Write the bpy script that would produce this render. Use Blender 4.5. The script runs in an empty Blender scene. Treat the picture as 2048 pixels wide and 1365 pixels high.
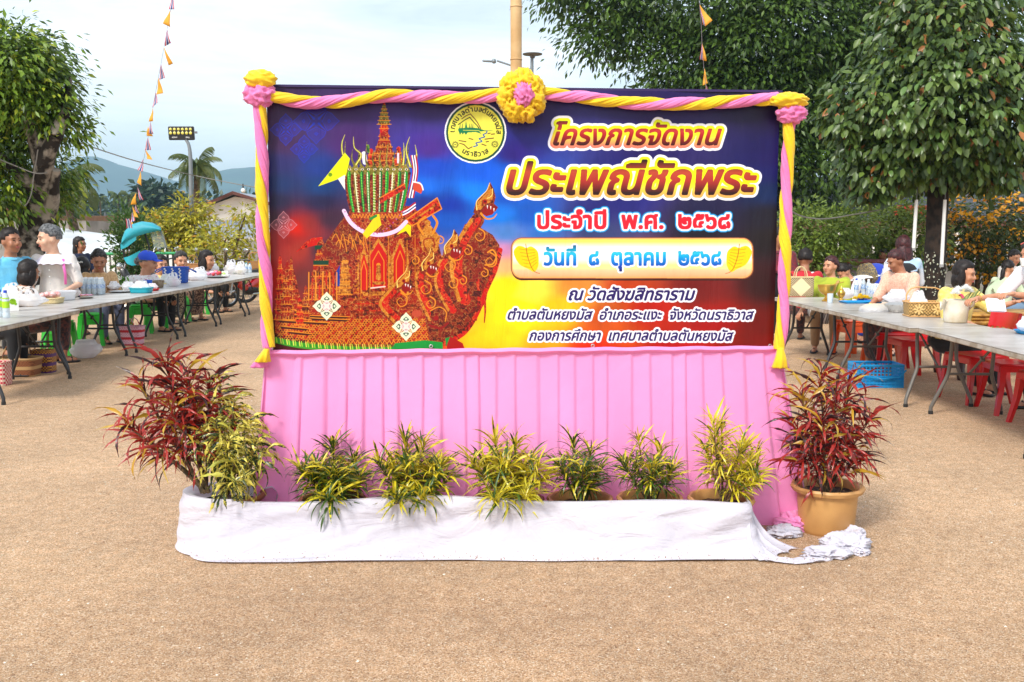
import bpy, bmesh, math, random
import numpy as np
from mathutils import Vector, Matrix, Euler
random.seed(7); RNG = np.random.default_rng(11)
R = math.radians; PI = math.pi
SC = bpy.context.scene
COL = SC.collection
# ------------------------------------------------------------------ camera
FPX, CAMH = 2000.0, 1.57
TH = math.atan((682.5 - 466) / FPX); CT, ST = math.cos(TH), math.sin(TH)
cam_d = bpy.data.cameras.new('camera'); cam = bpy.data.objects.new('camera', cam_d); COL.objects.link(cam)
cam.location = (0, 0, CAMH); cam.rotation_euler = (PI / 2 - TH, 0, 0)
cam_d.sensor_width = 36; cam_d.lens = FPX / 2048 * 36; cam_d.clip_end = 9000; cam_d.clip_start = .05
SC.camera = cam
# ------------------------------------------------------------------ sky and sun
SUN_EL, SUN_AZ = R(44), R(212)          # azimuth from +Y clockwise: behind the camera, to the left
w = bpy.data.worlds.new('World'); SC.world = w; w.use_nodes = True
nt = w.node_tree; nt.nodes.clear()
def nn(t, ty, **k):
    n = t.nodes.new(ty)
    for a, b in k.items(): setattr(n, a, b)
    return n
sky = nn(nt, 'ShaderNodeTexSky', sky_type='NISHITA', sun_disc=False, sun_elevation=SUN_EL, sun_rotation=SUN_AZ, air_density=1.0, dust_density=2.0)
skm = nn(nt, 'ShaderNodeVectorMath', operation='SCALE'); skm.inputs['Scale'].default_value = .12
nt.links.new(sky.outputs[0], skm.inputs[0])
tc = nn(nt, 'ShaderNodeTexCoord'); mp = nn(nt, 'ShaderNodeMapping'); mp.inputs['Scale'].default_value = (1.0, 1.0, 5.5); mp.inputs['Location'].default_value = (3.2, 1.4, .3)
nz = nn(nt, 'ShaderNodeTexNoise'); nz.inputs['Scale'].default_value = 2.3; nz.inputs['Detail'].default_value = 8; nz.inputs['Roughness'].default_value = .62; nz.inputs['Distortion'].default_value = .4
cr = nn(nt, 'ShaderNodeValToRGB'); cr.color_ramp.elements[0].position = .33; cr.color_ramp.elements[0].color = (.35, .35, .35, 1); cr.color_ramp.elements[1].position = .68; cr.color_ramp.elements[1].color = (.97, .97, .97, 1)
mx = nn(nt, 'ShaderNodeMix', data_type='RGBA'); mx.inputs[7].default_value = (1.06, 1.14, 1.21, 1)
bg = nn(nt, 'ShaderNodeBackground'); bg.inputs['Strength'].default_value = 1.0
ow = nn(nt, 'ShaderNodeOutputWorld')
nt.links.new(tc.outputs['Generated'], mp.inputs[0]); nt.links.new(mp.outputs[0], nz.inputs['Vector']); nt.links.new(nz.outputs[0], cr.inputs[0])
nt.links.new(cr.outputs[0], mx.inputs[0]); nt.links.new(skm.outputs[0], mx.inputs[6]); nt.links.new(mx.outputs[2], bg.inputs[0]); nt.links.new(bg.outputs[0], ow.inputs[0])
sd = bpy.data.lights.new('sun', 'SUN'); sd.energy = 2.9; sd.angle = R(13); sd.color = (1, .95, .88)
sun = bpy.data.objects.new('sun', sd); COL.objects.link(sun)
sdir = Vector((math.sin(SUN_AZ) * math.cos(SUN_EL), math.cos(SUN_AZ) * math.cos(SUN_EL), math.sin(SUN_EL)))
sun.rotation_euler = sdir.to_track_quat('Z', 'Y').to_euler(); sun.location = sdir * 30
SC.view_settings.view_transform = 'Standard'; SC.view_settings.look = 'None'; SC.view_settings.exposure = .43; SC.view_settings.gamma = 1
SC.cycles.max_bounces = 7; SC.cycles.transparent_max_bounces = 12; SC.cycles.volume_bounces = 0
# ------------------------------------------------------------------ helpers
def ray(u, v):
    x = (u - 1024) / FPX; y = (682.5 - v) / FPX
    return Vector((x, CT + y * ST, -ST + y * CT))
def G(u, v, z=0.0):
    r = ray(u, v); return r * ((z - CAMH) / r.z) + Vector((0, 0, CAMH))
def P(u, v, Y):
    r = ray(u, v); return r * (Y / r.y) + Vector((0, 0, CAMH))
def s2l(c):
    return tuple(((x / 255) / 12.92 if x / 255 <= .04045 else ((x / 255 + .055) / 1.055) ** 2.4) for x in c)
MATS = {}
def mat(name, col, rough=.6, col2=None, scale=30, bump=0, bscale=None, metal=0, trans=0, alpha=1, coat=0, detail=3, lo=.4, hi=.6, sheen=0, rnd=0, hue=None, emit=0, transm=0, attr=None, spec=None):
    """principled material with noise colour variation and noise bump"""
    if name in MATS: return MATS[name]
    m = bpy.data.materials.new(name); m.use_nodes = True; t = m.node_tree; b = t.nodes['Principled BSDF']; L = t.links
    b.inputs['Roughness'].default_value = rough; b.inputs['Metallic'].default_value = metal
    if spec is not None: b.inputs['Specular IOR Level'].default_value = spec
    c = (*col[:3], 1); b.inputs['Base Color'].default_value = c
    co = nn(t, 'ShaderNodeTexCoord'); out = None
    if col2 is not None:
        z = nn(t, 'ShaderNodeTexNoise'); z.inputs['Scale'].default_value = scale; z.inputs['Detail'].default_value = detail
        L.new(co.outputs['Object'], z.inputs['Vector'])
        r = nn(t, 'ShaderNodeValToRGB'); r.color_ramp.elements[0].position = lo; r.color_ramp.elements[1].position = hi
        r.color_ramp.elements[0].color = c; r.color_ramp.elements[1].color = (*col2[:3], 1)
        L.new(z.outputs[0], r.inputs[0]); out = r.outputs[0]
    if attr:
        a = nn(t, 'ShaderNodeAttribute', attribute_name=attr)
        if out is not None:
            q = nn(t, 'ShaderNodeMix', data_type='RGBA', blend_type='MULTIPLY'); q.inputs[0].default_value = 1
            L.new(out, q.inputs[6]); L.new(a.outputs['Color'], q.inputs[7]); out = q.outputs[2]
        else: out = a.outputs['Color']
    if rnd or hue:
        oi = nn(t, 'ShaderNodeObjectInfo'); h = nn(t, 'ShaderNodeHueSaturation')
        mr = nn(t, 'ShaderNodeMapRange'); mr.inputs[3].default_value = 1 - rnd; mr.inputs[4].default_value = 1 + rnd
        L.new(oi.outputs['Random'], mr.inputs[0]); L.new(mr.outputs[0], h.inputs['Value'])
        if hue:
            m2 = nn(t, 'ShaderNodeMapRange'); m2.inputs[3].default_value = .5 - hue; m2.inputs[4].default_value = .5 + hue
            wn = nn(t, 'ShaderNodeMath', operation='FRACT'); mu = nn(t, 'ShaderNodeMath', operation='MULTIPLY'); mu.inputs[1].default_value = 7.31
            L.new(oi.outputs['Random'], mu.inputs[0]); L.new(mu.outputs[0], wn.inputs[0]); L.new(wn.outputs[0], m2.inputs[0]); L.new(m2.outputs[0], h.inputs['Hue'])
        if out is not None: L.new(out, h.inputs['Color'])
        else: h.inputs['Color'].default_value = c
        out = h.outputs[0]
    if out is not None: L.new(out, b.inputs['Base Color'])
    if bump:
        z2 = nn(t, 'ShaderNodeTexNoise'); z2.inputs['Scale'].default_value = bscale or scale; z2.inputs['Detail'].default_value = 4
        L.new(co.outputs['Object'], z2.inputs['Vector'])
        bp = nn(t, 'ShaderNodeBump'); bp.inputs['Strength'].default_value = min(1, bump); bp.inputs['Distance'].default_value = .01
        L.new(z2.outputs[0], bp.inputs['Height']); L.new(bp.outputs[0], b.inputs['Normal'])
    if coat: b.inputs['Coat Weight'].default_value = coat; b.inputs['Coat Roughness'].default_value = .15
    if sheen: b.inputs['Sheen Weight'].default_value = sheen
    if transm: b.inputs['Transmission Weight'].default_value = transm
    if alpha < 1: b.inputs['Alpha'].default_value = alpha
    if emit: b.inputs['Emission Color'].default_value = c; b.inputs['Emission Strength'].default_value = emit
    if trans:
        tr = nn(t, 'ShaderNodeBsdfTranslucent'); ms = nn(t, 'ShaderNodeMixShader'); ms.inputs[0].default_value = trans
        if out is not None: L.new(out, tr.inputs[0])
        else: tr.inputs[0].default_value = c
        L.new(b.outputs[0], ms.inputs[1]); L.new(tr.outputs[0], ms.inputs[2]); L.new(ms.outputs[0], t.nodes['Material Output'].inputs[0])
    MATS[name] = m; return m
def rot(rx=0, ry=0, rz=0): return Euler((rx, ry, rz)).to_matrix()
class MB:
    """collects shapes into one mesh; mi = material slot"""
    def __init__(s): s.v = []; s.f = []; s.m = []; s.M = None
    def add(s, vs, fs, mi=0):
        n = len(s.v)
        if s.M is not None: vs = [s.M @ Vector(p) for p in vs]
        s.v += [tuple(p) for p in vs]; s.f += [tuple(i + n for i in f) for f in fs]; s.m += [mi] * len(fs); return s
    def box(s, c, d, r=None, mi=0, bev=0):
        c = Vector(c); x, y, z = d[0] / 2, d[1] / 2, d[2] / 2
        if bev:
            vs = []; b = min(bev, x * .9, y * .9, z * .9)
            for a in (-1, 1):
                for e in (-1, 1):
                    for g in (-1, 1): vs += [(a * (x - b), e * (y - b), g * z), (a * (x - b), e * y, g * (z - b)), (a * x, e * (y - b), g * (z - b))]
            bm = bmesh.new(); [bm.verts.new(q) for q in vs]; bmesh.ops.convex_hull(bm, input=bm.verts[:]); bm.verts.index_update()
            vs = [v.co.copy() for v in bm.verts]; fs = [[v.index for v in f.verts] for f in bm.faces]; bm.free()
        else:
            vs = [Vector((a * x, e * y, g * z)) for a in (-1, 1) for e in (-1, 1) for g in (-1, 1)]
            fs = [(0, 1, 3, 2), (4, 6, 7, 5), (0, 4, 5, 1), (2, 3, 7, 6), (0, 2, 6, 4), (1, 5, 7, 3)]
        if r is not None: vs = [r @ Vector(q) for q in vs]
        return s.add([Vector(q) + c for q in vs], fs, mi)
    def loft(s, rings, cap=True, closed=True, mi=0, loop=False):
        n = len(rings[0]); vs = [p for r in rings for p in r]; fs = []
        K = len(rings)
        for i in range(K if loop else K - 1):
            i2 = (i + 1) % K
            for j in range(n if closed else n - 1):
                a, b = i * n + j, i * n + (j + 1) % n; c, d = i2 * n + (j + 1) % n, i2 * n + j
                fs.append((a, b, c, d))
        if cap and closed and not loop: fs.append(tuple(range(n))[::-1]); fs.append(tuple(range((K - 1) * n, K * n)))
        return s.add(vs, fs, mi)
    def tube(s, pts, r, n=8, cap=True, mi=0, loop=False, flat=1.0):
        pts = [Vector(p) for p in pts]; K = len(pts); rr = r if hasattr(r, '__len__') else [r] * K
        rings = []; up = None
        for i, p in enumerate(pts):
            if loop: t = pts[(i + 1) % K] - pts[i - 1]
            else: t = pts[min(i + 1, K - 1)] - pts[max(i - 1, 0)]
            t = t.normalized() if t.length > 1e-9 else Vector((0, 0, 1))
            if up is None:
                up = Vector((0, 0, 1)) if abs(t.z) < .9 else Vector((1, 0, 0))
            a = t.cross(up); a = a.normalized() if a.length > 1e-6 else Vector((1, 0, 0)); b = a.cross(t).normalized(); up = b
            rings.append([p + a * (math.cos(2 * PI * k / n) * rr[i]) + b * (math.sin(2 * PI * k / n) * rr[i] * flat) for k in range(n)])
        return s.loft(rings, cap=cap, mi=mi, loop=loop)
    def lathe(s, prof, n=16, c=(0, 0, 0), sx=1, sy=1, r=None, mi=0, cap=True, wav=None):
        c = Vector(c); rings = []
        for (q, z) in prof:
            ring = []
            for k in range(n):
                a = 2 * PI * k / n; q2 = q * (1 + (wav(a, z) if wav else 0)); p = Vector((math.cos(a) * q2 * sx, math.sin(a) * q2 * sy, z))
                if r is not None: p = r @ p
                ring.append(c + p)
            rings.append(ring)
        return s.loft(rings, cap=cap, mi=mi)
    def ell(s, c, rad, r=None, n=10, m=7, mi=0):
        rad = rad if hasattr(rad, '__len__') else (rad,) * 3; c = Vector(c); vs = []; fs = []
        top = Vector((0, 0, rad[2])); bot = Vector((0, 0, -rad[2]))
        if r is not None: top, bot = r @ top, r @ bot
        vs.append(c + top)
        for i in range(1, m):
            a = PI * i / m
            for k in range(n):
                b = 2 * PI * k / n; p = Vector((rad[0] * math.sin(a) * math.cos(b), rad[1] * math.sin(a) * math.sin(b), rad[2] * math.cos(a)))
                if r is not None: p = r @ p
                vs.append(c + p)
        vs.append(c + bot); B = len(vs) - 1
        for k in range(n): fs.append((0, 1 + k, 1 + (k + 1) % n)); fs.append((B, B - n + (k + 1) % n, B - n + k))
        for i in range(m - 2):
            for k in range(n): a = 1 + i * n; fs.append((a + k, a + n + k, a + n + (k + 1) % n, a + (k + 1) % n))
        return s.add(vs, fs, mi)
    def cap(s, p0, p1, r0, r1, n=10, sx=1.0, ax=None, mi=0):
        """tapered capsule as loft; sx widens along axis ax"""
        p0, p1 = Vector(p0), Vector(p1); t = (p1 - p0); L = t.length; t = t / L if L > 1e-6 else Vector((0, 0, 1))
        a = Vector(ax) if ax is not None else (Vector((1, 0, 0)) if abs(t.x) < .8 else Vector((0, 1, 0)))
        a = (a - t * a.dot(t)).normalized(); b = t.cross(a)
        rings = []
        for i in range(1, 4): q = PI / 2 * i / 3.0; rings.append((p0 - t * r0 * math.cos(q), r0 * math.sin(q)))
        for i in range(3, 0, -1): q = PI / 2 * i / 3.0; rings.append((p1 + t * r1 * math.cos(q), r1 * math.sin(q)))
        return s.loft([[c + a * (math.cos(2 * PI * k / n) * q * sx) + b * (math.sin(2 * PI * k / n) * q) for k in range(n)] for c, q in rings], mi=mi)
    def grid(s, fn, nu, nv, mi=0, wrap=False):
        vs = [fn(i / nu, j / nv) for j in range(nv + 1) for i in range(nu + 1)]
        fs = [(j * (nu + 1) + i, j * (nu + 1) + i + 1, (j + 1) * (nu + 1) + i + 1, (j + 1) * (nu + 1) + i) for j in range(nv) for i in range(nu)]
        return s.add(vs, fs, mi)
    def build(s, name, ms, parent=None, smooth=True, loc=None, fix=True, angle=50):
        me = bpy.data.meshes.new(name); me.from_pydata(s.v, [], s.f)
        if not hasattr(ms, '__len__'): ms = [ms]
        for m in ms: me.materials.append(m)
        if len(ms) > 1: me.polygons.foreach_set('material_index', s.m)
        if fix:
            bm = bmesh.new(); bm.from_mesh(me); bmesh.ops.recalc_face_normals(bm, faces=bm.faces[:]); bm.to_mesh(me); bm.free()
        if smooth:
            me.polygons.foreach_set('use_smooth', [True] * len(me.polygons)); me.update()
            try: me.set_sharp_from_angle(angle=R(angle))
            except Exception: pass
        return link(name, me, parent, loc)
def link(name, me, parent=None, loc=None):
    o = bpy.data.objects.new(name, me); COL.objects.link(o)
    if parent is not None: o.parent = parent
    if loc is not None: o.location = loc
    return o
def tag(o, label=None, cat=None, group=None, kind=None):
    if label: o['label'] = label
    if cat: o['category'] = cat
    if group: o['group'] = group
    if kind: o['kind'] = kind
    return o
def thing(name, label, cat, loc=(0, 0, 0), rz=0, group=None):
    o = bpy.data.objects.new(name, None); COL.objects.link(o); o.location = loc; o.rotation_euler = (0, 0, rz); o.empty_display_size = .1
    return tag(o, label, cat, group)
def copy_tree(o, parent=None):
    kids = list(o.children); c = o.copy(); COL.objects.link(c); c.parent = parent
    for k in kids: copy_tree(k, c)
    return c
def dup(o, loc, rz, label, group=None):
    c = copy_tree(o); c.location = loc; c.rotation_euler = (0, 0, rz); c['label'] = label
    if group: c['group'] = group
    return c
def dome(n=6): return
def npmesh(name, V, F, ms, parent=None, col=None, smooth=False):
    """fast mesh from numpy arrays; F is (n,3) or (n,4); col per vertex (n,3) -> 'tint'"""
    me = bpy.data.meshes.new(name); V = np.asarray(V, dtype=np.float32); F = np.asarray(F, dtype=np.int32); k = F.shape[1]
    me.vertices.add(len(V)); me.vertices.foreach_set('co', V.ravel()); me.loops.add(F.size); me.loops.foreach_set('vertex_index', F.ravel())
    me.polygons.add(len(F)); me.polygons.foreach_set('loop_start', np.arange(0, F.size, k, dtype=np.int32))
    me.update(calc_edges=True)
    for m in (ms if hasattr(ms, '__len__') else [ms]): me.materials.append(m)
    if smooth: me.polygons.foreach_set('use_smooth', np.ones(len(F), dtype=bool))
    if col is not None:
        a = me.color_attributes.new('tint', 'FLOAT_COLOR', 'POINT'); c4 = np.ones((len(V), 4), dtype=np.float32); c4[:, :3] = col; a.data.foreach_set('color', c4.ravel())
    return link(name, me, parent)
def unit(a): return a / np.maximum(1e-9, np.linalg.norm(a, axis=-1, keepdims=True))
# leaf template: (along, across, up)
LEAF6 = np.array([(0, 0, 0), (.35, .5, .1), (.75, .36, .02), (1, 0, -.15), (.75, -.36, .02), (.35, -.5, .1), (.4, 0, -.04), (.75, 0, -.07)], dtype=float)
LF6 = np.array([(0, 6, 1, 0), (6, 7, 2, 1), (7, 3, 2, 2), (0, 5, 6, 0), (5, 4, 7, 6), (4, 3, 7, 7)])
LT6 = np.array([(0, 6, 1), (6, 7, 2), (6, 2, 1), (7, 3, 2), (0, 5, 6), (5, 4, 7), (5, 7, 6), (4, 3, 7)])
LEAF4 = np.array([(0, 0, 0), (.45, .5, .08), (1, 0, -.1), (.45, -.5, .08)], dtype=float)
LT4 = np.array([(0, 2, 1), (0, 3, 2)])
def leaves(pos, dirs, size, asp=.4, nrm=None, tmpl=4, col=None):
    """arrays of leaves -> V, F, C"""
    n = len(pos); T, F = (LEAF4, LT4) if tmpl == 4 else (LEAF6, LT6)
    d = unit(dirs); nr = nrm if nrm is not None else unit(RNG.normal(size=(n, 3)) * .5 + (0, 0, 1))
    s = unit(np.cross(nr, d)); u = np.cross(d, s); sz = size.reshape(-1, 1, 1) if hasattr(size, 'reshape') else size
    V = pos[:, None, :] + sz * (T[None, :, 0:1] * d[:, None] + asp * T[None, :, 1:2] * s[:, None] + asp * 1.2 * T[None, :, 2:3] * u[:, None])
    Fo = (F[None] + (np.arange(n) * len(T))[:, None, None]).reshape(-1, 3)
    C = None if col is None else np.repeat(col, len(T), axis=0)
    return V.reshape(-1, 3), Fo, C
# ------------------------------------------------------------------ banner geometry and its flat print
BL0, BR0 = P(547, 700, 5.15), P(1545, 695, 5.36)      # foot corners of the vinyl
BX = Vector((BR0.x - BL0.x, BR0.y - BL0.y, 0)); BW = BX.length; BX.normalize(); BN = Vector((BX.y, -BX.x, 0))   # BN towards the camera
BO = Vector((BL0.x, BL0.y, .955)); BH = 1.345
def bpt(a, b, d=0): return BO + BX * a + Vector((0, 0, b)) + BN * d
CW, CH = 1960, int(1960 * BH / BW)
def to_canvas(u, v):
    """photo-frame position -> print position (x right, y down) on the vinyl"""
    u = np.asarray(u, float); v = np.asarray(v, float)
    x = (u - 1024) / FPX; y = (682.5 - v) / FPX; ry = CT + y * ST; rz = -ST + y * CT
    t = (BO.x * BN.x + BO.y * BN.y) / (x * BN.x + ry * BN.y)
    a = (x * t - BO.x) * BX.x + (ry * t - BO.y) * BX.y; b = CAMH + rz * t - BO.z
    return a / BW * CW, (1 - b / BH) * CH
CAN = np.zeros((CH, CW, 3), dtype=np.float32)
def paint(mask, box, colr):
    x0, y0, x1, y1 = box
    if x1 <= x0 or y1 <= y0: return
    reg = CAN[y0:y1, x0:x1]; c = colr[y0:y1, x0:x1] if hasattr(colr, 'shape') and colr.ndim == 3 else np.array(colr, dtype=np.float32)
    m = mask[..., None]; CAN[y0:y1, x0:x1] = reg * (1 - m) + c * m
def poly_mask(px, py):
    x0, x1 = max(0, int(px.min()) - 1), min(CW, int(px.max()) + 2); y0, y1 = max(0, int(py.min()) - 1), min(CH, int(py.max()) + 2)
    if x1 <= x0 or y1 <= y0: return np.zeros((0, 0)), (0, 0, 0, 0)
    Y, X = np.mgrid[y0:y1, x0:x1]; ins = np.zeros(X.shape, bool); n = len(px)
    for i in range(n):
        j = (i + 1) % n; ax, ay, bx_, by = px[i], py[i], px[j], py[j]
        if ay == by: continue
        ins ^= ((ay > Y) != (by > Y)) & (X < (bx_ - ax) * (Y - ay) / (by - ay) + ax)
    return ins.astype(np.float32), (x0, y0, x1, y1)
def poly(pts, c):
    px, py = to_canvas(*np.array(pts, float).T); m, b = poly_mask(px, py); paint(m, b, c)
def spline(pts, k=6):
    pts = [np.array(p, float) for p in pts]; out = []
    for i in range(len(pts) - 1):
        p0, p1, p2, p3 = pts[max(0, i - 1)], pts[i], pts[i + 1], pts[min(len(pts) - 1, i + 2)]
        for j in range(k):
            t = j / k; out.append(.5 * ((2 * p1) + (p2 - p0) * t + (2 * p0 - 5 * p1 + 4 * p2 - p3) * t * t + (3 * p1 - p0 - 3 * p2 + p3) * t ** 3))
    out.append(pts[-1]); return out
def stroke(pts, wd, c, k=5):
    pts = spline(pts, k) if k > 1 else [np.array(p, float) for p in pts]
    px, py = to_canvas(*np.array(pts).T); n = len(px); wds = np.linspace(wd[0], wd[1], n) if hasattr(wd, '__len__') else np.full(n, wd)
    wds = wds * CW / 1000 / 2
    W = wds.max() + 2; x0, x1 = max(0, int(px.min() - W)), min(CW, int(px.max() + W) + 1); y0, y1 = max(0, int(py.min() - W)), min(CH, int(py.max() + W) + 1)
    if x1 <= x0 or y1 <= y0: return
    Y, X = np.mgrid[y0:y1, x0:x1].astype(np.float32); d = np.full(X.shape, 1e9, np.float32)
    for i in range(n - 1):
        ax, ay, dx, dy = px[i], py[i], px[i + 1] - px[i], py[i + 1] - py[i]; t = np.clip(((X - ax) * dx + (Y - ay) * dy) / (dx * dx + dy * dy + 1e-9), 0, 1)
        d = np.minimum(d, np.hypot(X - ax - t * dx, Y - ay - t * dy) - (wds[i] * (1 - t) + wds[i + 1] * t))
    paint(np.clip(.5 - d, 0, 1), (x0, y0, x1, y1), c)
def disc(u, v, r, c, ry=None):
    a = np.linspace(0, 2 * PI, 28, endpoint=False); poly(list(zip(u + r * np.cos(a), v + (ry or r) * np.sin(a))), c)
def vnoise(h, w, s, seed):
    g = np.random.default_rng(seed).random((int(h / s) + 3, int(w / s) + 3)).astype(np.float32)
    y = np.arange(h) / s; x = np.arange(w) / s; yi = y.astype(int); xi = x.astype(int); fy = (y - yi)[:, None]; fx = (x - xi)[None]
    fy = fy * fy * (3 - 2 * fy); fx = fx * fx * (3 - 2 * fx)
    a, b, c, d = g[yi][:, xi], g[yi][:, xi + 1], g[yi + 1][:, xi], g[yi + 1][:, xi + 1]
    return a * (1 - fx) * (1 - fy) + b * fx * (1 - fy) + c * (1 - fx) * fy + d * fx * fy
def rgb(*c): return np.array(s2l(c), dtype=np.float32)
def lerp(a, b, t): return a * (1 - t[..., None]) + b * t[..., None]
def make_print():
    global CAN
    # soft sky of the poster, from colour samples
    S = [(545,190,58,28,78),(700,190,56,28,92),(880,200,55,34,100),(1060,220,45,26,95),(1300,200,38,22,88),(1530,210,28,16,60),(560,290,66,34,84),(700,290,76,40,112),(860,300,75,42,140),(1030,310,50,34,130),(1300,310,38,24,100),(1535,320,28,20,90),
         (550,325,44,44,110),(640,335,36,60,140),(860,335,30,80,200),(960,345,20,100,225),(1020,350,40,100,215),(1250,350,36,36,120),(1530,345,26,28,100),(560,370,24,50,104),(640,375,24,64,124),(850,375,14,110,220),(950,385,10,130,235),(1010,395,40,90,200),(1535,385,16,40,90),(1250,400,40,40,125),
         (555,405,30,32,70),(640,405,30,30,72),(850,405,36,50,140),(905,410,34,60,170),(1000,425,20,120,220),(1060,430,36,90,190),(1180,430,40,40,120),(1400,430,30,28,70),(1535,430,22,16,34),
         (555,440,44,30,50),(592,455,215,50,40),(615,450,150,50,50),(660,440,60,34,60),(570,480,150,40,40),(600,500,170,60,50),(640,500,60,40,60),(900,440,40,90,190),(1010,470,80,130,200),(1080,470,60,110,190),(1200,470,60,70,120),(1400,470,26,22,40),(1535,480,26,14,18),
         (560,560,170,40,30),(600,560,110,44,44),(650,640,110,20,16),(1005,500,190,130,170),(1010,530,235,170,120),(1012,570,250,215,60),(1060,580,250,220,90),(1150,575,225,140,70),(1250,575,190,70,40),(1400,575,120,28,26),(1530,570,50,14,16),(1030,630,252,225,30),(1120,620,240,190,60),(1200,640,205,90,50),(1300,620,190,45,34),(1420,640,170,34,26),(1530,650,110,22,20),
         (1000,680,250,205,30),(960,690,250,190,40),(1080,690,240,160,60),(1180,690,215,60,40),(1350,690,180,36,26),(1530,690,130,26,20),(930,650,240,180,70),(860,690,210,60,40),(700,695,150,30,20),(555,690,60,16,12)]
    S = np.array(S, float); sx, sy = to_canvas(S[:, 0], S[:, 1]); q = 14
    gy, gx = np.mgrid[0:CH // q + 2, 0:CW // q + 2] * q
    wgt = 1 / (((gx[..., None] - sx) ** 2 + ((gy[..., None] - sy) * 1.5) ** 2) + 900) ** 1.9
    cols = np.array([s2l(r[2:5]) for r in S]); low = (wgt[..., None] * cols).sum(2) / wgt.sum(2)[..., None]
    y = np.arange(CH) / q; x = np.arange(CW) / q; yi, xi = y.astype(int), x.astype(int); fy, fx = (y - yi)[:, None, None], (x - xi)[None, :, None]
    CAN = (low[yi][:, xi] * (1 - fx) * (1 - fy) + low[yi][:, xi + 1] * fx * (1 - fy) + low[yi + 1][:, xi] * (1 - fx) * fy + low[yi + 1][:, xi + 1] * fx * fy).astype(np.float32)
    n1 = vnoise(CH, CW, 9, 1) * .5 + vnoise(CH, CW, 4.2, 2) * .35 + vnoise(CH, CW, 2.2, 3) * .15
    n2 = vnoise(CH, CW, 60, 4) * .6 + vnoise(CH, CW, 22, 5) * .4
    n3 = vnoise(CH, CW, 12, 9) * .6 + vnoise(CH, CW, 5, 8) * .4
    CAN *= (1 + (n2[..., None] - .5) * .25)
    ridge = 1 - np.abs(n1 - .5) * 9; r2 = 1 - np.abs(n3 - .5) * 10
    dark, red, brt, gold, pale = rgb(70, 8, 10), rgb(158, 18, 22), rgb(200, 32, 30), rgb(220, 140, 60), rgb(240, 205, 120)
    def carve(amt, base=red, gl=gold, dk=dark):
        c = lerp(np.broadcast_to(dk, (CH, CW, 3)), base, np.clip((n3 - .18) * 3.4, 0, 1)); c = lerp(c, gl, np.clip(ridge * amt - .25, 0, 1) * .42); return lerp(c, pale, np.clip((r2 - .55) * amt, 0, .4))
    RG, RD, GD = carve(.95), carve(.55, brt), carve(.8, rgb(196, 120, 50), pale, rgb(130, 30, 18))
    GR = carve(.8, rgb(40, 120, 40), rgb(190, 200, 70), rgb(14, 50, 20)); OL = carve(1, rgb(120, 110, 40), rgb(215, 205, 110), rgb(50, 50, 14)); DK = carve(.7, rgb(132, 22, 20), gold, rgb(52, 7, 9))
    # faint lotus ornaments
    def lotus(u, v, s, c, a=.5, inner=None):
        for k in range(4):
            t = k * PI / 2
            for (r0, r1, wd, cc) in ((.25, 1, .42, c), (.38, .72, .22, inner if inner is not None else None), (.5, .62, .08, c)):
                if cc is None: continue
                pts = []
                for (rr, ww) in ((r0, 0), (r0 + (r1 - r0) * .3, wd), (r0 + (r1 - r0) * .55, wd * .8), (r0 + (r1 - r0) * .8, wd * .3), (r1, 0), (r0 + (r1 - r0) * .8, -wd * .3), (r0 + (r1 - r0) * .55, -wd * .8), (r0 + (r1 - r0) * .3, -wd)):
                    pts.append((u + s * (math.sin(t) * rr + math.cos(t) * ww), v - s * (math.cos(t) * rr - math.sin(t) * ww)))
                px, py = to_canvas(*np.array(pts).T); m, b = poly_mask(px, py); paint(m * a, b, cc)
                if cc is c: stroke(pts + pts[:1], .9, cc, 1)
            t2 = t + PI / 4
            stroke([(u + s * .15 * math.sin(t2), v - s * .15 * math.cos(t2)), (u + s * .62 * math.sin(t2), v - s * .62 * math.cos(t2))], (s * .09, .5), c, 1)
        lozenge = [(u, v - s * .3), (u + s * .3, v), (u, v + s * .3), (u - s * .3, v)]; px, py = to_canvas(*np.array(lozenge, float).T); m, b = poly_mask(px, py); paint(m * a, b, c)
    bl = rgb(48, 62, 190)
    for (u, v, s) in ((572, 260, 32), (609, 299, 28), (633, 243, 46)): lotus(u, v, s, bl, .3, rgb(60, 40, 130))
    lotus(568, 450, 27, rgb(190, 130, 140), .22, rgb(150, 60, 70))
    def tower(cx, yb, yt, wd, n, c, spike=True, bands=None):
        H_ = yb - yt; pts = []; q = []
        for i in range(n):
            t0 = i / n; w0 = wd / 2 * (1 - t0) ** .75 + 1.2; w1 = w0 * .8; ya = yb - H_ * t0; yc = yb - H_ * (i + 1) / n
            q += [(w0, ya), (w0, ya - (ya - yc) * .25), (w1, ya - (ya - yc) * .4), (w1, yc)]
        pts = [(cx + a, b) for a, b in q] + [(cx, yt - H_ * .07)] + [(cx - a, b) for a, b in q[::-1]]
        poly(pts, c)
        for i in range(n):
            t0 = i / n; w0 = wd / 2 * (1 - t0) ** .75 + 1.2; ya = yb - H_ * t0
            stroke([(cx - w0 - 1, ya - 1), (cx + w0 + 1, ya - 1)], 1.3, gold, 1); stroke([(cx - w0 * .8, ya - H_ / n * .4), (cx + w0 * .8, ya - H_ / n * .4)], .8, dark, 1)
            k = max(2, int(w0 / 2.6))
            for j in range(k):
                xx = cx - w0 + 2 * w0 * (j + .5) / k; stroke([(xx, ya - 2), (xx, ya - H_ / n * .5)], .9, pale if (i + j) % 3 == 0 else dark, 1)
                if spike: stroke([(xx, ya - H_ / n * .1), (xx, ya - H_ / n * .55)], (1.2, .3), gold, 1)
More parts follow.
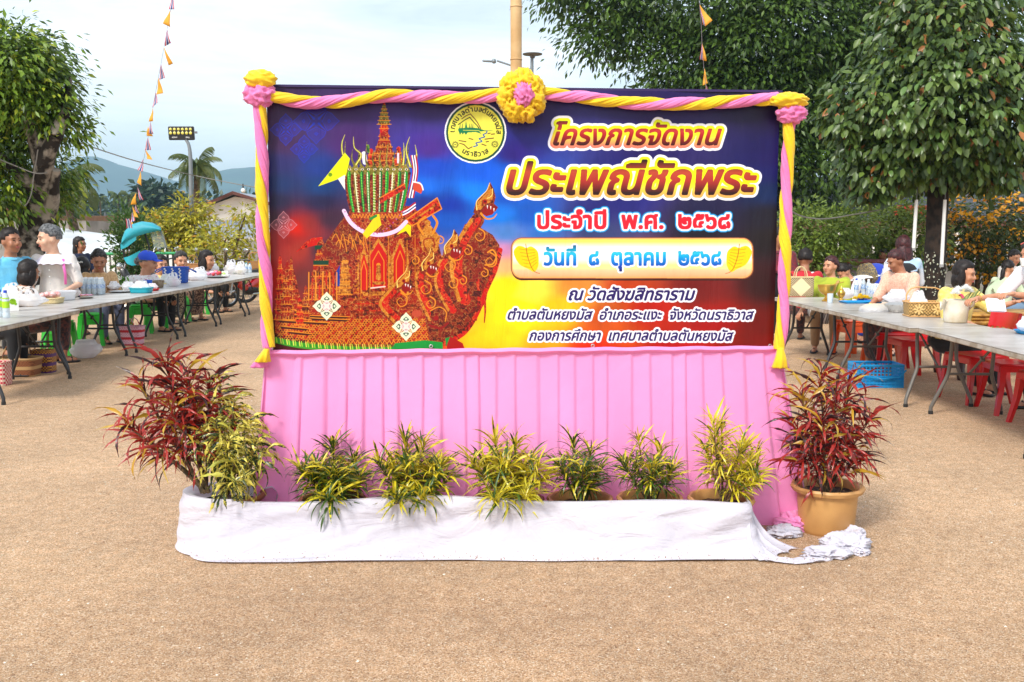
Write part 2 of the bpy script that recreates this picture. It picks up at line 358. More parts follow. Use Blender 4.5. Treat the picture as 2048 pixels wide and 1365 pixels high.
    # main mass of the carved boat
    poly([(551,612),(560,560),(575,520),(590,545),(602,600),(616,600),(624,560),(628,520),(650,500),(668,470),(690,440),(705,412),(815,412),(850,430),(872,470),(885,520),(930,560),(950,640),(925,668),(880,692),(740,694),(640,684),(551,668)], RG)
    for i in range(13):      # boat base: rows of carved arcs
        yy = 632 + i * 4.0
        for j in range(62):
            xx = 556 + j * 5.6 + (i % 2) * 2.8
            if yy > 628 + abs(xx - 700) * .02 + 8 and xx < 890 and yy < 682: stroke([(xx, yy), (xx + 2.6, yy - 2.8), (xx + 5.2, yy)], 1.1, gold if (i * 7 + j * 3) % 4 else brt, 1)
    for j in range(26): xx = 612 + j * 9; stroke([(xx, 688), (xx + 4.5, 680), (xx + 9, 688)], 1.4, gold, 1)
    for (xa, xb, yy) in ((553, 700, 628), (556, 660, 640), (600, 700, 634), (560, 620, 652), (575, 625, 662), (552, 610, 618)): poly([(xa, yy), (xb, yy + 5), (xb - 8, yy + 9), (xa + 4, yy + 5)], dark); stroke([(xa, yy), (xb, yy + 5)], 1.6, gold, 1)
    # towers on the left
    tower(561, 640, 518, 22, 6, RD); tower(583, 640, 520, 13, 6, RG); tower(572, 640, 548, 26, 6, RG); tower(612, 640, 575, 18, 5, RG); tower(600, 650, 600, 16, 4, RD)
    tower(690, 590, 498, 26, 7, GD); tower(718, 600, 505, 16, 7, RG)
    poly([(594,503),(612,484),(625,476),(645,474),(646,488),(618,494)], RD); stroke([(594, 503), (618, 487), (645, 476)], 1.6, brt)
    tower(642, 600, 486, 50, 5, RG); poly([(630, 491), (654, 491), (654, 499), (630, 499)], rgb(16, 70, 50)); poly([(627, 521), (658, 521), (658, 530), (627, 530)], rgb(14, 64, 44)); poly([(672, 545), (680, 530), (680, 572), (672, 572)], rgb(30, 60, 150))
    for k in range(9): xx = 618 + k * 7; stroke([(xx, 545), (xx, 600)], 2.2, RD if k % 2 else gold, 1)
    # roof, niches, pillars
    poly([(640,500),(690,432),(715,455),(735,470),(700,520),(655,520)], DK)
    for k in range(9): stroke([(664 + k * 8, 480 + (k % 3) * 9), (672 + k * 7, 468 + (k % 2) * 12), (680 + k * 7, 486 + (k % 3) * 9)], 1.4, gold)
    for (cx, yb, yt, wd) in ((757, 575, 480, 44), (800, 590, 480, 30), (728, 580, 500, 22)):
        poly([(cx - wd / 2, yb), (cx - wd / 2, yt + 35), (cx, yt), (cx + wd / 2, yt + 35), (cx + wd / 2, yb)], brt); stroke([(cx - wd / 2, yb), (cx - wd / 2, yt + 35), (cx, yt), (cx + wd / 2, yt + 35), (cx + wd / 2, yb)], 4.5, GD, 1)
        stroke([(cx - wd / 4, yb), (cx - wd / 4, yt + 42), (cx, yt + 22), (cx + wd / 4, yt + 42), (cx + wd / 4, yb)], 1.6, gold, 1)
    disc(757, 530, 4.2, gold); stroke([(757, 533), (757, 556)], (7, 10), GD, 1); stroke([(748, 566), (768, 566)], 6, GD, 1); stroke([(742, 576), (770, 573)], 2.5, rgb(240, 200, 190), 1); stroke([(730, 588), (768, 586)], 8, GD, 1)
    for (xx, ya, yb) in ((720, 505, 622), (738, 470, 610), (775, 470, 590), (812, 480, 600), (828, 470, 560)): stroke([(xx, ya), (xx, yb)], 3.4, RG, 1); stroke([(xx + 2, ya), (xx + 2, yb)], 1, gold, 1)
    for k in range(5): stroke([(712, 600 + k * 7), (772, 600 + k * 7)], 2 if k % 2 else 3.4, RD if k % 2 else DK, 1)
    # green serpent crown with the main spire behind it
    tower(768, 352, 212, 34, 9, RD); tower(768, 350, 268, 66, 6, RG, True); tower(768, 250, 212, 24, 5, OL); tower(742, 345, 300, 22, 4, RD); tower(797, 345, 296, 24, 4, RD)
    stroke([(728, 308), (730, 325)], 9, rgb(225, 225, 235), 1); stroke([(796, 308), (796, 325)], 4, rgb(215, 205, 215), 1); stroke([(736, 292), (737, 304)], 5, GR, 1)
    poly([(688, 345), (822, 345), (812, 405), (800, 436), (704, 436), (694, 400)], DK)
    for k in range(10):
        t = (k + .5) / 10; xa = 692 + t * 126; xb = 704 + t * 100
        stroke([(xa, 342), (xa * .7 + xb * .3 + (t - .5) * 6, 380), (xb, 432)], (7.5, 4), (rgb(26, 150, 52), OL, rgb(20, 110, 44))[k % 3])
        stroke([(xa - 1.5, 346), (xa * .7 + xb * .3 - 1, 380), (xb - 1, 428)], (2, 1), (rgb(120, 220, 90), rgb(235, 235, 200))[k % 2])
        for j in range(15): yy = 348 + j * 5.4; xx = xa + (xb - xa) * (yy - 345) / 90; stroke([(xx - 2.4, yy), (xx + 2, yy + .8)], .9, rgb(18, 60, 24) if k % 3 != 1 else rgb(245, 240, 190), 1)
        stroke([(xa - 6, 346), (xa - 1, 334), (xa + 5, 342)], 7, OL); disc(xa + 1, 339, 3, rgb(236, 224, 200), 2); disc(xa + 1, 339, 1.6, rgb(30, 20, 14))
        stroke([(xa, 334), (xa - 3 + (t - .5) * 12, 318), (xa + (t - .5) * 16, 300 - 16 * (k % 3 == 0))], (5.5, .6), OL)
    for pts in (([(694,332),(686,310),(684,288),(690,270)]), ([(712,330),(722,310),(709,296),(707,274)]), ([(820,332),(812,300),(819,274)]), ([(826,335),(833,312),(830,290)]), ([(806,330),(808,308),(807,286)])): stroke(pts, (7, .8), OL); stroke(pts, (2.2, .4), rgb(225, 220, 120))
    poly([(637,373),(690,306),(700,318),(692,352),(668,362)], rgb(214, 222, 40)); disc(661, 350, 4, rgb(120, 160, 40)); poly([(676,358),(690,350),(690,380)], rgb(235, 235, 225))
    fl = [rgb(186, 30, 40), rgb(235, 232, 240), rgb(40, 40, 110), rgb(235, 232, 240), rgb(186, 30, 40)]
    for k, c in enumerate(fl): stroke([(822 + k * 2.4, 312), (826 + k * 2.2, 345), (816 + k * 2.6, 395)], 2.8, c); stroke([(788 + k * 2, 438 - k * 3.2), (812, 430 - k * 2.8), (830, 418 - k * 3)], 3, c)
    poly([(758,396),(808,366),(812,378),(760,408)], RD); stroke([(758, 397), (810, 368)], 1.3, gold, 1); poly([(826,366),(840,364),(846,378),(842,388),(826,380)], rgb(205, 80, 60)); stroke([(826, 364), (841, 368), (846, 380)], 2.4, rgb(240, 235, 235))
    poly([(812,440),(874,396),(883,418),(824,452)], RD); stroke([(812, 440), (874, 396), (883, 418), (824, 452), (812, 440)], 2, gold, 1); stroke([(826, 441), (870, 411)], 3.5, GD, 1)
    poly([(700, 425), (806, 425), (800, 446), (712, 446)], RG)
    for k in range(16): stroke([(704 + k * 6.4, 436), (707 + k * 6.4, 428), (710 + k * 6.4, 436)], 1.2, gold, 1)
    stroke([(688, 422), (702, 446), (728, 464), (760, 470), (792, 462), (812, 444)], 7.5, rgb(226, 196, 226))
    for k in range(20): t = k / 19; disc(690 + 122 * t, 424 + 44 * math.sin(PI * min(1, t * 1.06)) , 1.4, rgb(180, 90, 150))
    poly([(725,468),(752,430),(758,428),(763,450),(734,477)], rgb(226, 196, 52)); poly([(793,470),(814,448),(822,452),(821,474),(812,462)], rgb(226, 206, 60)); stroke([(741, 438), (752, 432)], 5, rgb(40, 140, 60), 1)
    # gold figure
    disc(855, 446, 6, GD); poly([(838,470),(850,452),(862,452),(880,474),(876,500),(858,510),(844,500)], GD); stroke([(846, 468), (836, 448), (850, 434)], 4.5, gold); stroke([(866, 466), (874, 446), (866, 432)], 4.5, gold); stroke([(850, 500), (848, 480), (866, 478), (868, 496)], 2, red)
    # serpents on the right
    def naga(pts, wd, hx, hy, s, a=0):
        stroke(pts, wd, DK); off = [(p[0] + wd[0] * .32, p[1] + 2) for p in pts]; stroke(pts, (wd[0] * .62, wd[1] * .5), RD); stroke([(p[0] - wd[0] * .36, p[1]) for p in pts], (wd[0] * .22, wd[1] * .3), GD)
        ca, sa = math.cos(a), math.sin(a); T = lambda x, y: (hx + s * (x * ca - y * sa), hy + s * (x * sa + y * ca))
        poly([T(*p) for p in ((-18,16),(-15,-4),(-6,-16),(2,-26),(6,-42),(14,-30),(19,-16),(17,-4),(25,2),(21,10),(10,6),(2,14),(-6,22))], DK)
        poly([T(*p) for p in ((-14,12),(-12,-4),(-4,-14),(3,-24),(6,-38),(12,-26),(14,-14),(12,-6),(2,-2),(-4,8))], GD)
        poly([T(*p) for p in ((0,4),(10,0),(22,6),(16,16),(6,20),(-2,16))], rgb(150, 16, 18))
        for q in ((6, 1), (12, 2), (18, 5)): stroke([T(*q), T(q[0] + .5, q[1] + 5)], (2.2, .5), rgb(240, 230, 225), 1)
        stroke([T(-4, 16), T(6, 24), T(18, 22), T(24, 14)], (4 * s, 1.5), gold); disc(*T(1, -6), 4.2 * s, rgb(170, 20, 18)); disc(*T(1, -6), 2 * s, rgb(90, 8, 8))
        stroke([T(-12, 10), T(-14, -4), T(-6, -16), T(2, -26), T(6, -40)], (2, 1), pale); stroke([T(4, -12), T(12, -18), T(12, -30)], 1.4, pale)
    def curl(x, y, s, c=gold): stroke([(x, y - s), (x + s * .8, y - s * .4), (x + s * .7, y + s * .6), (x - s * .1, y + s * .9), (x - s * .6, y + s * .2), (x - s * .1, y - s * .3), (x + s * .3, y + s * .1)], (2.6, 1), c)
    poly([(905,500),(930,448),(955,452),(985,470),(998,490),(1001,515),(990,548),(976,575),(972,600),(950,642),(925,672),(890,690),(860,688),(850,640),(870,560)], DK)
    stroke([(880, 690), (925, 668), (952, 630), (972, 580), (990, 540), (1000, 500)], 9, RD); 
    for k in range(22): t = k / 21; stroke([(905 + 92 * t, 684 - 178 * t ** .8), (911 + 92 * t, 690 - 178 * t ** .8)], (3, 1), dark, 1)
    naga([(930, 600), (915, 540), (925, 490), (955, 440)], (34, 26), 968, 410, 1.12, .1); naga([(905, 620), (880, 570), (885, 530), (905, 500)], (24, 18), 902, 498, .95, 0)
    naga([(868, 640), (845, 590), (842, 550), (858, 520)], (24, 17), 856, 532, .88, 0); naga([(800, 645), (770, 610), (785, 585), (808, 560)], (26, 18), 806, 567, .86, .1)
    for (x, y, s) in ((958, 470, 13), (980, 520, 15), (898, 530, 14), (905, 565, 12), (850, 575, 14), (860, 605, 12), (802, 600, 14), (935, 500, 10), (968, 545, 9), (830, 520, 9), (880, 480, 8), (925, 560, 9)): curl(x, y, s)
    stroke([(975, 505), (985, 500), (992, 512), (985, 528), (970, 530)], 3, gold); disc(872, 635, 12, DK); disc(872, 636, 5, rgb(160, 20, 18)); stroke([(858, 650), (880, 656), (896, 646)], 4, rgb(150, 16, 16)); stroke([(860, 622), (878, 614), (892, 624), (890, 642)], 2, gold)
    stroke([(955, 560), (957, 600), (952, 640)], (6, 3), RD); stroke([(968, 590), (970, 620), (968, 645)], (6, 2), RD); disc(833, 627, 10, rgb(190, 80, 60), 7)
    for k in range(16): xx = 870 + (k * 37) % 120; yy = 560 + (k * 53) % 90; 
    # green fringe, ornaments, lower right of the picture
    stroke([(552, 680), (600, 690), (680, 697), (780, 699), (850, 694)], 11, rgb(70, 165, 50))
    for k in range(70): xx = 553 + k * 4.2; yy = 680 + 16 * (1 - math.exp(-(xx - 553) / 70)); stroke([(xx, yy - 6), (xx + 1.6, yy + 4)], 1.5, (rgb(170, 215, 80), rgb(30, 120, 40), rgb(225, 215, 110))[k % 3], 1)
    stroke([(552, 692), (590, 700), (640, 706)], 7, rgb(80, 10, 10)); poly([(790,686),(850,680),(885,684),(886,704),(780,704)], rgb(20, 150, 60)); poly([(890,676),(905,672),(906,692),(892,692)], rgb(30, 140, 60)); poly([(893,690),(900,672),(925,686),(930,700),(894,700)], rgb(170, 30, 24))
    for (u, v) in ((654, 612), (812, 653)): lotus(u, v, 28, rgb(214, 226, 196), .92, rgb(30, 70, 56)); lotus(u, v, 12, rgb(225, 205, 205), .8, rgb(150, 40, 40))
    # date plate
    def rrect(x0, y0, x1, y1, r, n=8):
        o = []
        for (cx, cy, a0) in ((x1 - r, y0 + r, -PI / 2), (x1 - r, y1 - r, 0), (x0 + r, y1 - r, PI / 2), (x0 + r, y0 + r, PI)):
            o += [(cx + r * math.cos(a0 + PI / 2 * k / n), cy + r * math.sin(a0 + PI / 2 * k / n)) for k in range(n + 1)]
        return o
    poly(rrect(1022, 478, 1506, 561, 22), rgb(60, 20, 14)); poly(rrect(1021, 475, 1505, 558, 22), rgb(150, 84, 60)); poly(rrect(1023, 476.5, 1503, 556, 20), rgb(226, 170, 110))
    yy = np.arange(CH); gp = np.array([rgb(*c) for c in ((240, 215, 110), (245, 232, 120), (246, 244, 236), (244, 244, 246), (244, 240, 150), (240, 190, 150), (232, 160, 120))]); gs = to_canvas(1260, np.array([478, 484, 496, 514, 530, 541, 556]))[1]
    grad = np.stack([np.interp(yy, gs, gp[:, k]) for k in range(3)], 1)[:, None, :] * np.ones((1, CW, 1)); grad = grad.astype(np.float32); poly(rrect(1025, 479, 1501, 553, 18), grad)
    for (cx, sg) in ((1052, 1), (1476, -1)):
        T = lambda x, y: (cx + sg * x, 514 + y)
        pts = [T(*p) for p in ((-4,-20),(-16,-22),(-25,-12),(-22,2),(-12,16),(4,24),(16,30),(24,18),(25,2),(22,-12),(10,-21),(0,-18))]; poly(spline(pts + pts[:1], 4), rgb(240, 200, 40)); stroke([T(-1, -26), T(2, -4), T(10, 20), T(18, 30), T(27, 33)], (1.6, 1.2), rgb(170, 90, 40))
        for k in range(6): stroke([T(0 + k * 1.6, -14 + k * 7), T(-14 + k * 2, -16 + k * 7)], .8, rgb(190, 120, 40), 1); stroke([T(1 + k * 1.6, -14 + k * 7), T(16 + k, -14 + k * 5)], .8, rgb(190, 120, 40), 1)
    # lettering -----------------------------------------------------
    tcv = bpy.data.curves.new('lettering', 'FONT'); tob = bpy.data.objects.new('lettering', tcv); COL.objects.link(tob); tcv.resolution_u = 3
    def glyphs(txt):
        tcv.body = txt; me = bpy.data.meshes.new_from_object(tob.evaluated_get(bpy.context.evaluated_depsgraph_get()))
        V = np.array([v.co[:2] for v in me.vertices]); F = [tuple(p.vertices) for p in me.polygons]; bpy.data.meshes.remove(me); return V, F
    def tri_mask(px, py, F, pad):
        x0, x1 = int(px.min()) - pad, int(px.max()) + pad; y0, y1 = int(py.min()) - pad, int(py.max()) + pad; M = np.zeros((y1 - y0, x1 - x0), bool)
        for f in F:
            i, j, k = f[0], f[1], f[2]; ax, ay, bx_, by, cx, cy = px[i] - x0, py[i] - y0, px[j] - x0, py[j] - y0, px[k] - x0, py[k] - y0
            d = (bx_ - ax) * (cy - ay) - (cx - ax) * (by - ay)
            if abs(d) < 1e-6: continue
            u0, u1, v0, v1 = int(min(ax, bx_, cx)), int(max(ax, bx_, cx)) + 2, int(min(ay, by, cy)), int(max(ay, by, cy)) + 2
            Y, X = np.ogrid[v0:v1, u0:u1]; w1 = ((X - ax) * (cy - ay) - (cx - ax) * (Y - ay)) / d; w2 = ((bx_ - ax) * (Y - ay) - (X - ax) * (by - ay)) / d; e = .012
            M[v0:v1, u0:u1] |= (w1 >= -e) & (w2 >= -e) & (w1 + w2 <= 1 + e)
        return M, (x0, y0, x1, y1)
    def grow(M, r):
        if r <= 0: return M.astype(np.float32)
        O = M.astype(np.float32); A = O.copy(); n = int(r) + 1; H_, W_ = M.shape
        for dy in range(-n, n + 1):
            for dx in range(-n, n + 1):
                dd = math.hypot(dx, dy); wt = min(1, r + .5 - dd)
                if wt <= 0: continue
                ys, yd = max(0, -dy), max(0, dy); xs, xd = max(0, -dx), max(0, dx); h = H_ - abs(dy); w_ = W_ - abs(dx)
                np.maximum(O[yd:yd + h, xd:xd + w_], A[ys:ys + h, xs:xs + w_] * wt, out=O[yd:yd + h, xd:xd + w_])
        return O
    def line(txt, x0, x1, base, xh, shear, bold, layers, fill, slope=0):
        V, F = glyphs(txt); k = (x1 - x0) / (V[:, 0].max() - V[:, 0].min() + shear * .5); ky = xh / .56
        U = x0 + (V[:, 0] - V[:, 0].min() + shear * V[:, 1]) * k; W_ = base - V[:, 1] * ky + slope * (U - x0)
        px, py = to_canvas(U, W_); pad = int(max([l[0] for l in layers] + [2])) * 2 + 8; M, b = tri_mask(px, py, F, pad)
        for (r, c) in layers: paint(grow(M, r * 2), b, c if not callable(c) else c())
        paint(grow(M, bold), b, fill)
    def vgrad(ys, cs):
        g = to_canvas(1260, np.array(ys, float))[1]; cs = np.array([rgb(*c) for c in cs]); return (np.stack([np.interp(yy, g, cs[:, k]) for k in range(3)], 1)[:, None, :] * np.ones((1, CW, 1))).astype(np.float32)
    wh = rgb(238, 238, 246)
    line('โครงการจัดงาน', 1100, 1440, 290, 31, .32, 3.4, [(11.5, wh), (7.2, vgrad((255, 272, 292), ((222, 230, 60), (236, 214, 80), (226, 130, 110))))], vgrad((238, 262, 272, 290), ((60, 16, 10), (200, 70, 66), (176, 40, 44), (60, 10, 10))))
    line('ประเพณีชักพระ', 1011, 1512, 388, 47, .26, 5.4, [(12.5, wh), (8, vgrad((335, 365, 390), ((222, 232, 50), (232, 228, 70), (232, 170, 100))))], vgrad((322, 345, 362, 386), ((46, 20, 12), (190, 80, 60), (180, 62, 56), (50, 22, 20))))
    line('ประจำปี  พ.ศ.  ๒๕๖๘', 1075, 1458, 457, 26, 0, 4.2, [(7.5, rgb(50, 160, 225)), (5.2, wh)], rgb(222, 54, 66))
    line('วันที่  ๘  ตุลาคม  ๒๕๖๘', 1088, 1440, 530, 25, 0, 3.6, [(5, wh)], vgrad((492, 506, 518, 532, 540), ((20, 110, 160), (70, 190, 220), (40, 150, 220), (30, 80, 190), (30, 40, 120))))
    nv = rgb(46, 30, 104)
    line('ณ วัดสังฆสิทธาราม', 1136, 1388, 600, 19, 0.3, 2.5, [(4.8, wh)], nv); line('ตำบลตันหยงมัส  อำเภอระแงะ  จังหวัดนราธิวาส', 1014, 1505, 639, 16, .3, 2.1, [(4.4, wh)], nv); line('กองการศึกษา  เทศบาลตำบลตันหยงมัส', 1058, 1464, 681, 16, .3, 2.1, [(4.4, wh)], nv)
    # round emblem
    cx, cy = 950.5, 265.5; gn = rgb(24, 84, 66); disc(cx, cy, 62, wh); disc(cx, cy, 59, gn); disc(cx, cy, 54.6, rgb(226, 222, 100)); bk = rgb(30, 34, 30); br = rgb(120, 66, 46)
    def arc(txt, r, a0, a1, h, outward):
        cl = [];
        for ch in txt:
            if ch in 'ัิีึืฺุู็่้๊๋์ํำ' and ch != 'ำ': cl[-1] += ch
            else: cl.append(ch)
        for i, c in enumerate(cl):
            V, F = glyphs(c); t = a0 + (a1 - a0) * (i + .5) / len(cl); V = V * h / .56; V[:, 0] -= (V[:, 0].min() + V[:, 0].max()) / 2 if 'ำ' != c else V[:, 0].max() * .5
            if outward: U = cx + np.sin(t) * (r + V[:, 1]) + np.cos(t) * V[:, 0]; W_ = cy - np.cos(t) * (r + V[:, 1]) + np.sin(t) * V[:, 0]
            else: U = cx + np.sin(t) * (r - V[:, 1]) - np.cos(t) * V[:, 0]; W_ = cy - np.cos(t) * (r - V[:, 1]) - np.sin(t) * V[:, 0]
            px, py = to_canvas(U, W_); M, b = tri_mask(px, py, F, 4); paint(grow(M, 1.3), b, bk)
    arc('เทศบาลตำบลตันหยงมัส', 42, -1.62, 1.66, 8.0, True); arc('นราธิวาส', 48, PI + .62, PI - .62, 8.0, False)
    E = lambda x, y: (870 + x / 9.1, 190 + y / 9.1)
    stroke([E(*p) for p in ((485, 440), (560, 385), (640, 350), (720, 440), (770, 510), (830, 620))], 1.8, br, 1); stroke([E(*p) for p in ((420, 545), (540, 460), (630, 412), (700, 500), (760, 560), (810, 630))], 1.8, bk, 1)
    poly([E(*p) for p in ((415,640),(430,610),(540,605),(560,480),(585,600),(700,600),(780,610),(900,650),(1090,655),(900,665),(800,670),(850,720),(740,680),(590,690),(560,735),(530,690),(500,730),(480,690),(450,735),(430,680))], rgb(20, 130, 84)); stroke([E(510, 648), E(800, 655)], .9, rgb(226, 222, 100), 1)
    for x in (448, 490, 620, 650, 680): stroke([E(x, 610), E(x + 8, 530)], (1.8, .8), gn, 1)
    stroke([E(*p) for p in ((940, 665), (930, 700), (870, 730), (900, 770), (800, 800), (850, 850), (740, 880), (770, 920), (700, 945))], 2.2, rgb(30, 100, 170), 3)
    for a, b in (((435, 835), (560, 855)), ((445, 885), (520, 905)), ((520, 905), (590, 970)), ((600, 985), (670, 950)), ((615, 795), (685, 815)), ((905, 810), (1060, 790)), ((850, 900), (925, 925)), ((960, 710), (1000, 700)), ((1020, 720), (1080, 715)), ((925, 860), (970, 850))): stroke([E(*a), E(*b)], 2.0, br, 1)
    for (x, y) in ((365, 910), (1085, 900)):
        for k in range(9): a = k * 2 * PI / 9; q = E(x + 48 * math.cos(a), y + 48 * math.sin(a)); disc(q[0], q[1], 1.9, bk); disc(q[0], q[1], .9, rgb(226, 222, 100))
        stroke([E(x - 14, y), E(x + 14, y)], 1.6, bk, 1)
    bpy.data.objects.remove(tob)
    lum = CAN.mean(2, keepdims=True); CAN[:] = np.clip(lum + (CAN - lum) * 1.12, 0, 1) * (.66 + .32 * np.clip(lum * 2.0, 0, 1))
    # finish: faint printing grain
    CAN[:] = np.clip(CAN * (1 + (np.random.default_rng(3).random((CH, CW, 1)) - .5) * .06), 0, 1)
    img = bpy.data.images.new('banner_print', CW, CH, float_buffer=True); img.colorspace_settings.name = 'Linear Rec.709'
    px = np.ones((CH, CW, 4), dtype=np.float32); px[:, :, :3] = CAN[::-1]; img.pixels.foreach_set(px.ravel()); img.update(); img.pack()
    return img
# ------------------------------------------------------------------ the banner stand
from mathutils import noise as MN
PRINT = make_print()
def print_mat():
    m = bpy.data.materials.new('printed_vinyl'); m.use_nodes = True; t = m.node_tree; b = t.nodes['Principled BSDF']; L = t.links
    im = nn(t, 'ShaderNodeTexImage', image=PRINT, extension='EXTEND'); L.new(im.outputs[0], b.inputs['Base Color'])
    b.inputs['Roughness'].default_value = .45; b.inputs['Specular IOR Level'].default_value = .3; b.inputs['Coat Weight'].default_value = .08; b.inputs['Coat Roughness'].default_value = .22
    co = nn(t, 'ShaderNodeTexCoord'); mp = nn(t, 'ShaderNodeMapping'); mp.inputs['Rotation'].default_value = (0, R(32), 0); mp.inputs['Scale'].default_value = (5.5, 1, .9)
    z = nn(t, 'ShaderNodeTexNoise'); z.inputs['Scale'].default_value = 1.6; z.inputs['Detail'].default_value = 4; z.inputs['Distortion'].default_value = .6
    bp = nn(t, 'ShaderNodeBump'); bp.inputs['Strength'].default_value = .6; bp.inputs['Distance'].default_value = .02
    L.new(co.outputs['Object'], mp.inputs[0]); L.new(mp.outputs[0], z.inputs['Vector']); L.new(z.outputs[0], bp.inputs['Height']); L.new(bp.outputs[0], b.inputs['Normal'])
    return m
bstand = thing('event_banner', 'wide printed vinyl banner with carved temple boat and Thai lettering, framed by garland', 'banner', BO - Vector((0, 0, BO.z)))
def loc_b(a, b, d=0): return BX * a + Vector((0, 0, BO.z + b)) + BN * d
def bwave(a, b):
    return .006 * math.sin(a * 3.1 + b * 2) + .004 * math.sin(a * 9 - b * 7) + .0025 * math.sin(a * 23 + b * 15) * math.exp(-a * 2)
mb = MB(); nu, nv = 120, 60; mb.grid(lambda i, j: loc_b(i * BW, j * BH, .012 + bwave(i * BW, j * BH)), nu, nv)
sheet = mb.build('vinyl_sheet', print_mat(), bstand, fix=False)
uv = sheet.data.uv_layers.new(name='uv'); vi = np.zeros(len(sheet.data.loops), dtype=np.int32); sheet.data.loops.foreach_get('vertex_index', vi)
uvs = np.stack([(vi % (nu + 1)) / nu, (vi // (nu + 1)) / nv], 1).astype(np.float32); uv.data.foreach_set('uv', uvs.ravel())
vinyl_edge = mat('vinyl_edge', s2l((44, 22, 80)), .4); wood = mat('frame_wood', s2l((120, 84, 56)), .7, s2l((90, 60, 38)), 20, .3); steel = mat('grey_steel', s2l((120, 122, 124)), .45, metal=.6)
mb = MB(); mb.loft([[loc_b(a, b, d) for (b, d) in ((BH, .016), (BH + .012, .016), (BH + .012, -.03), (BH, -.03))] for a in np.linspace(-.01, BW + .01, 20)]); mb.build('top_hem', vinyl_edge, bstand)
for a in (.03, BW / 2, BW - .03):
    mb = MB(); mb.tube([BX * a - BN * .03, loc_b(a, BH - .02, -.03)], .018, 8); mb.build('post', wood, bstand)
for b in (.02, BH * .5, BH - .02):
    mb = MB(); mb.tube([loc_b(.01, b, -.03), loc_b(BW - .01, b, -.03)], .014, 6); mb.build('crossbar', wood, bstand)
for a in (.3, BW - .3):
    mb = MB(); mb.tube([loc_b(a, .1, -.04), BX * a - BN * .75], .014, 6); mb.build('rear_brace', wood, bstand)
for (u, v) in ((862, 692), (1184, 691), (543, 697), (1537, 691)):
    x, y = to_canvas(u, v); a, b = x / CW * BW, (1 - y / CH) * BH; mb = MB()
    mb.tube([loc_b(a + .008 * math.cos(q), b + .008 * math.sin(q), .026) for q in np.linspace(0, 2 * PI, 12, endpoint=False)], .003, 6, loop=True); mb.build('eyelet', mat('eyelet_metal', s2l((190, 190, 185)), .3, metal=.8), bstand)
# ------------------------------------------------------------------ twisted garland
YEL = mat('yellow_cloth', (.90, .60, .004), .7, (.86, .52, .003), 4, .25, 60, sheen=.3, trans=.08); PNK = mat('pink_cloth', (.86, .22, .50), .7, (.80, .18, .44), 4, .25, 60, sheen=.3, trans=.08)
garl = thing('cloth_garland', 'twisted yellow and pink cloth garland with rosettes around the banner edge', 'garland', BO - Vector((0, 0, BO.z)))
def bl(u, v, d=.06):
    x, y = to_canvas(u, v); return loc_b(float(x) / CW * BW, (1 - float(y) / CH) * BH, d)
def resample(pts, n):
    pts = [Vector(p) for p in pts]; sp = [Vector(q) for q in spline([tuple(p) for p in pts], 10)]; d = [0]
    for i in range(1, len(sp)): d.append(d[-1] + (sp[i] - sp[i - 1]).length)
    out = []; j = 0
    for k in range(n):
        t = d[-1] * k / (n - 1)
        while j < len(d) - 2 and d[j + 1] < t: j += 1
        out.append(sp[j].lerp(sp[j + 1], min(1, max(0, (t - d[j]) / max(1e-9, d[j + 1] - d[j])))))
    return out, d[-1]
def strand(path, ph, m, name, off=.0135, r=.0225, pitch=.47, seed=0):
    pts, L = resample(path, 130); rings = []
    for i, p in enumerate(pts):
        t = (pts[min(i + 1, 129)] - pts[max(i - 1, 0)]).normalized(); s = BN.copy(); u = t.cross(s).normalized(); s = u.cross(t).normalized()
        a = ph + 2 * PI * (L * i / 129) / pitch; o = u * math.cos(a) + s * math.sin(a); q = t.cross(o); rr = r * (1 + .10 * math.sin(i * .21 + seed)); c = p + o * off; ring = []
        for k in range(48):
            b = 2 * PI * k / 48; w_ = 1.10 - .17 * (1 - abs(math.sin(2.5 * b + i * .03 + seed))) ** 2 - .13 * (1 - abs(math.sin(4.5 * b - i * .045))) ** 2 - .10 * (1 - abs(math.sin(7.5 * b + i * .02 + 1))) ** 2 + .05 * MN.noise(Vector((i * .12, b * 2, seed)))
            ring.append(c + o * (math.cos(b) * rr * .82 * w_) + q * (math.sin(b) * rr * 1.12 * w_))
        rings.append(ring)
    mb = MB(); mb.loft(rings); mb.build(name, m, garl, angle=80)
tops = [[(548, 196), (600, 207), (680, 206), (770, 196), (860, 197), (940, 198), (1005, 192)], [(1075, 190), (1150, 197), (1240, 207), (1320, 212), (1420, 209), (1500, 203), (1548, 200)]]
for k, pth in enumerate(tops):
    w3 = [bl(*p) for p in pth]; strand(w3, 1.2 + k, YEL, 'yellow_strand', seed=k); strand(w3, 1.2 + k + PI, PNK, 'pink_strand', seed=k + 3)
sides = [[(524, 215), (527, 300), (529, 400), (530, 480), (535, 560), (538, 640), (541, 692)], [(1571, 240), (1568, 320), (1564, 400), (1563, 480), (1561, 560), (1557, 640), (1551, 696)]]
for k, pth in enumerate(sides):
    w3 = [bl(*p) for p in pth]; strand(w3, 2.6 - k * 2.4, YEL, 'yellow_strand', pitch=.56, seed=k + 5); strand(w3, 2.6 - k * 2.4 + PI, PNK, 'pink_strand', pitch=.56, seed=k + 8)
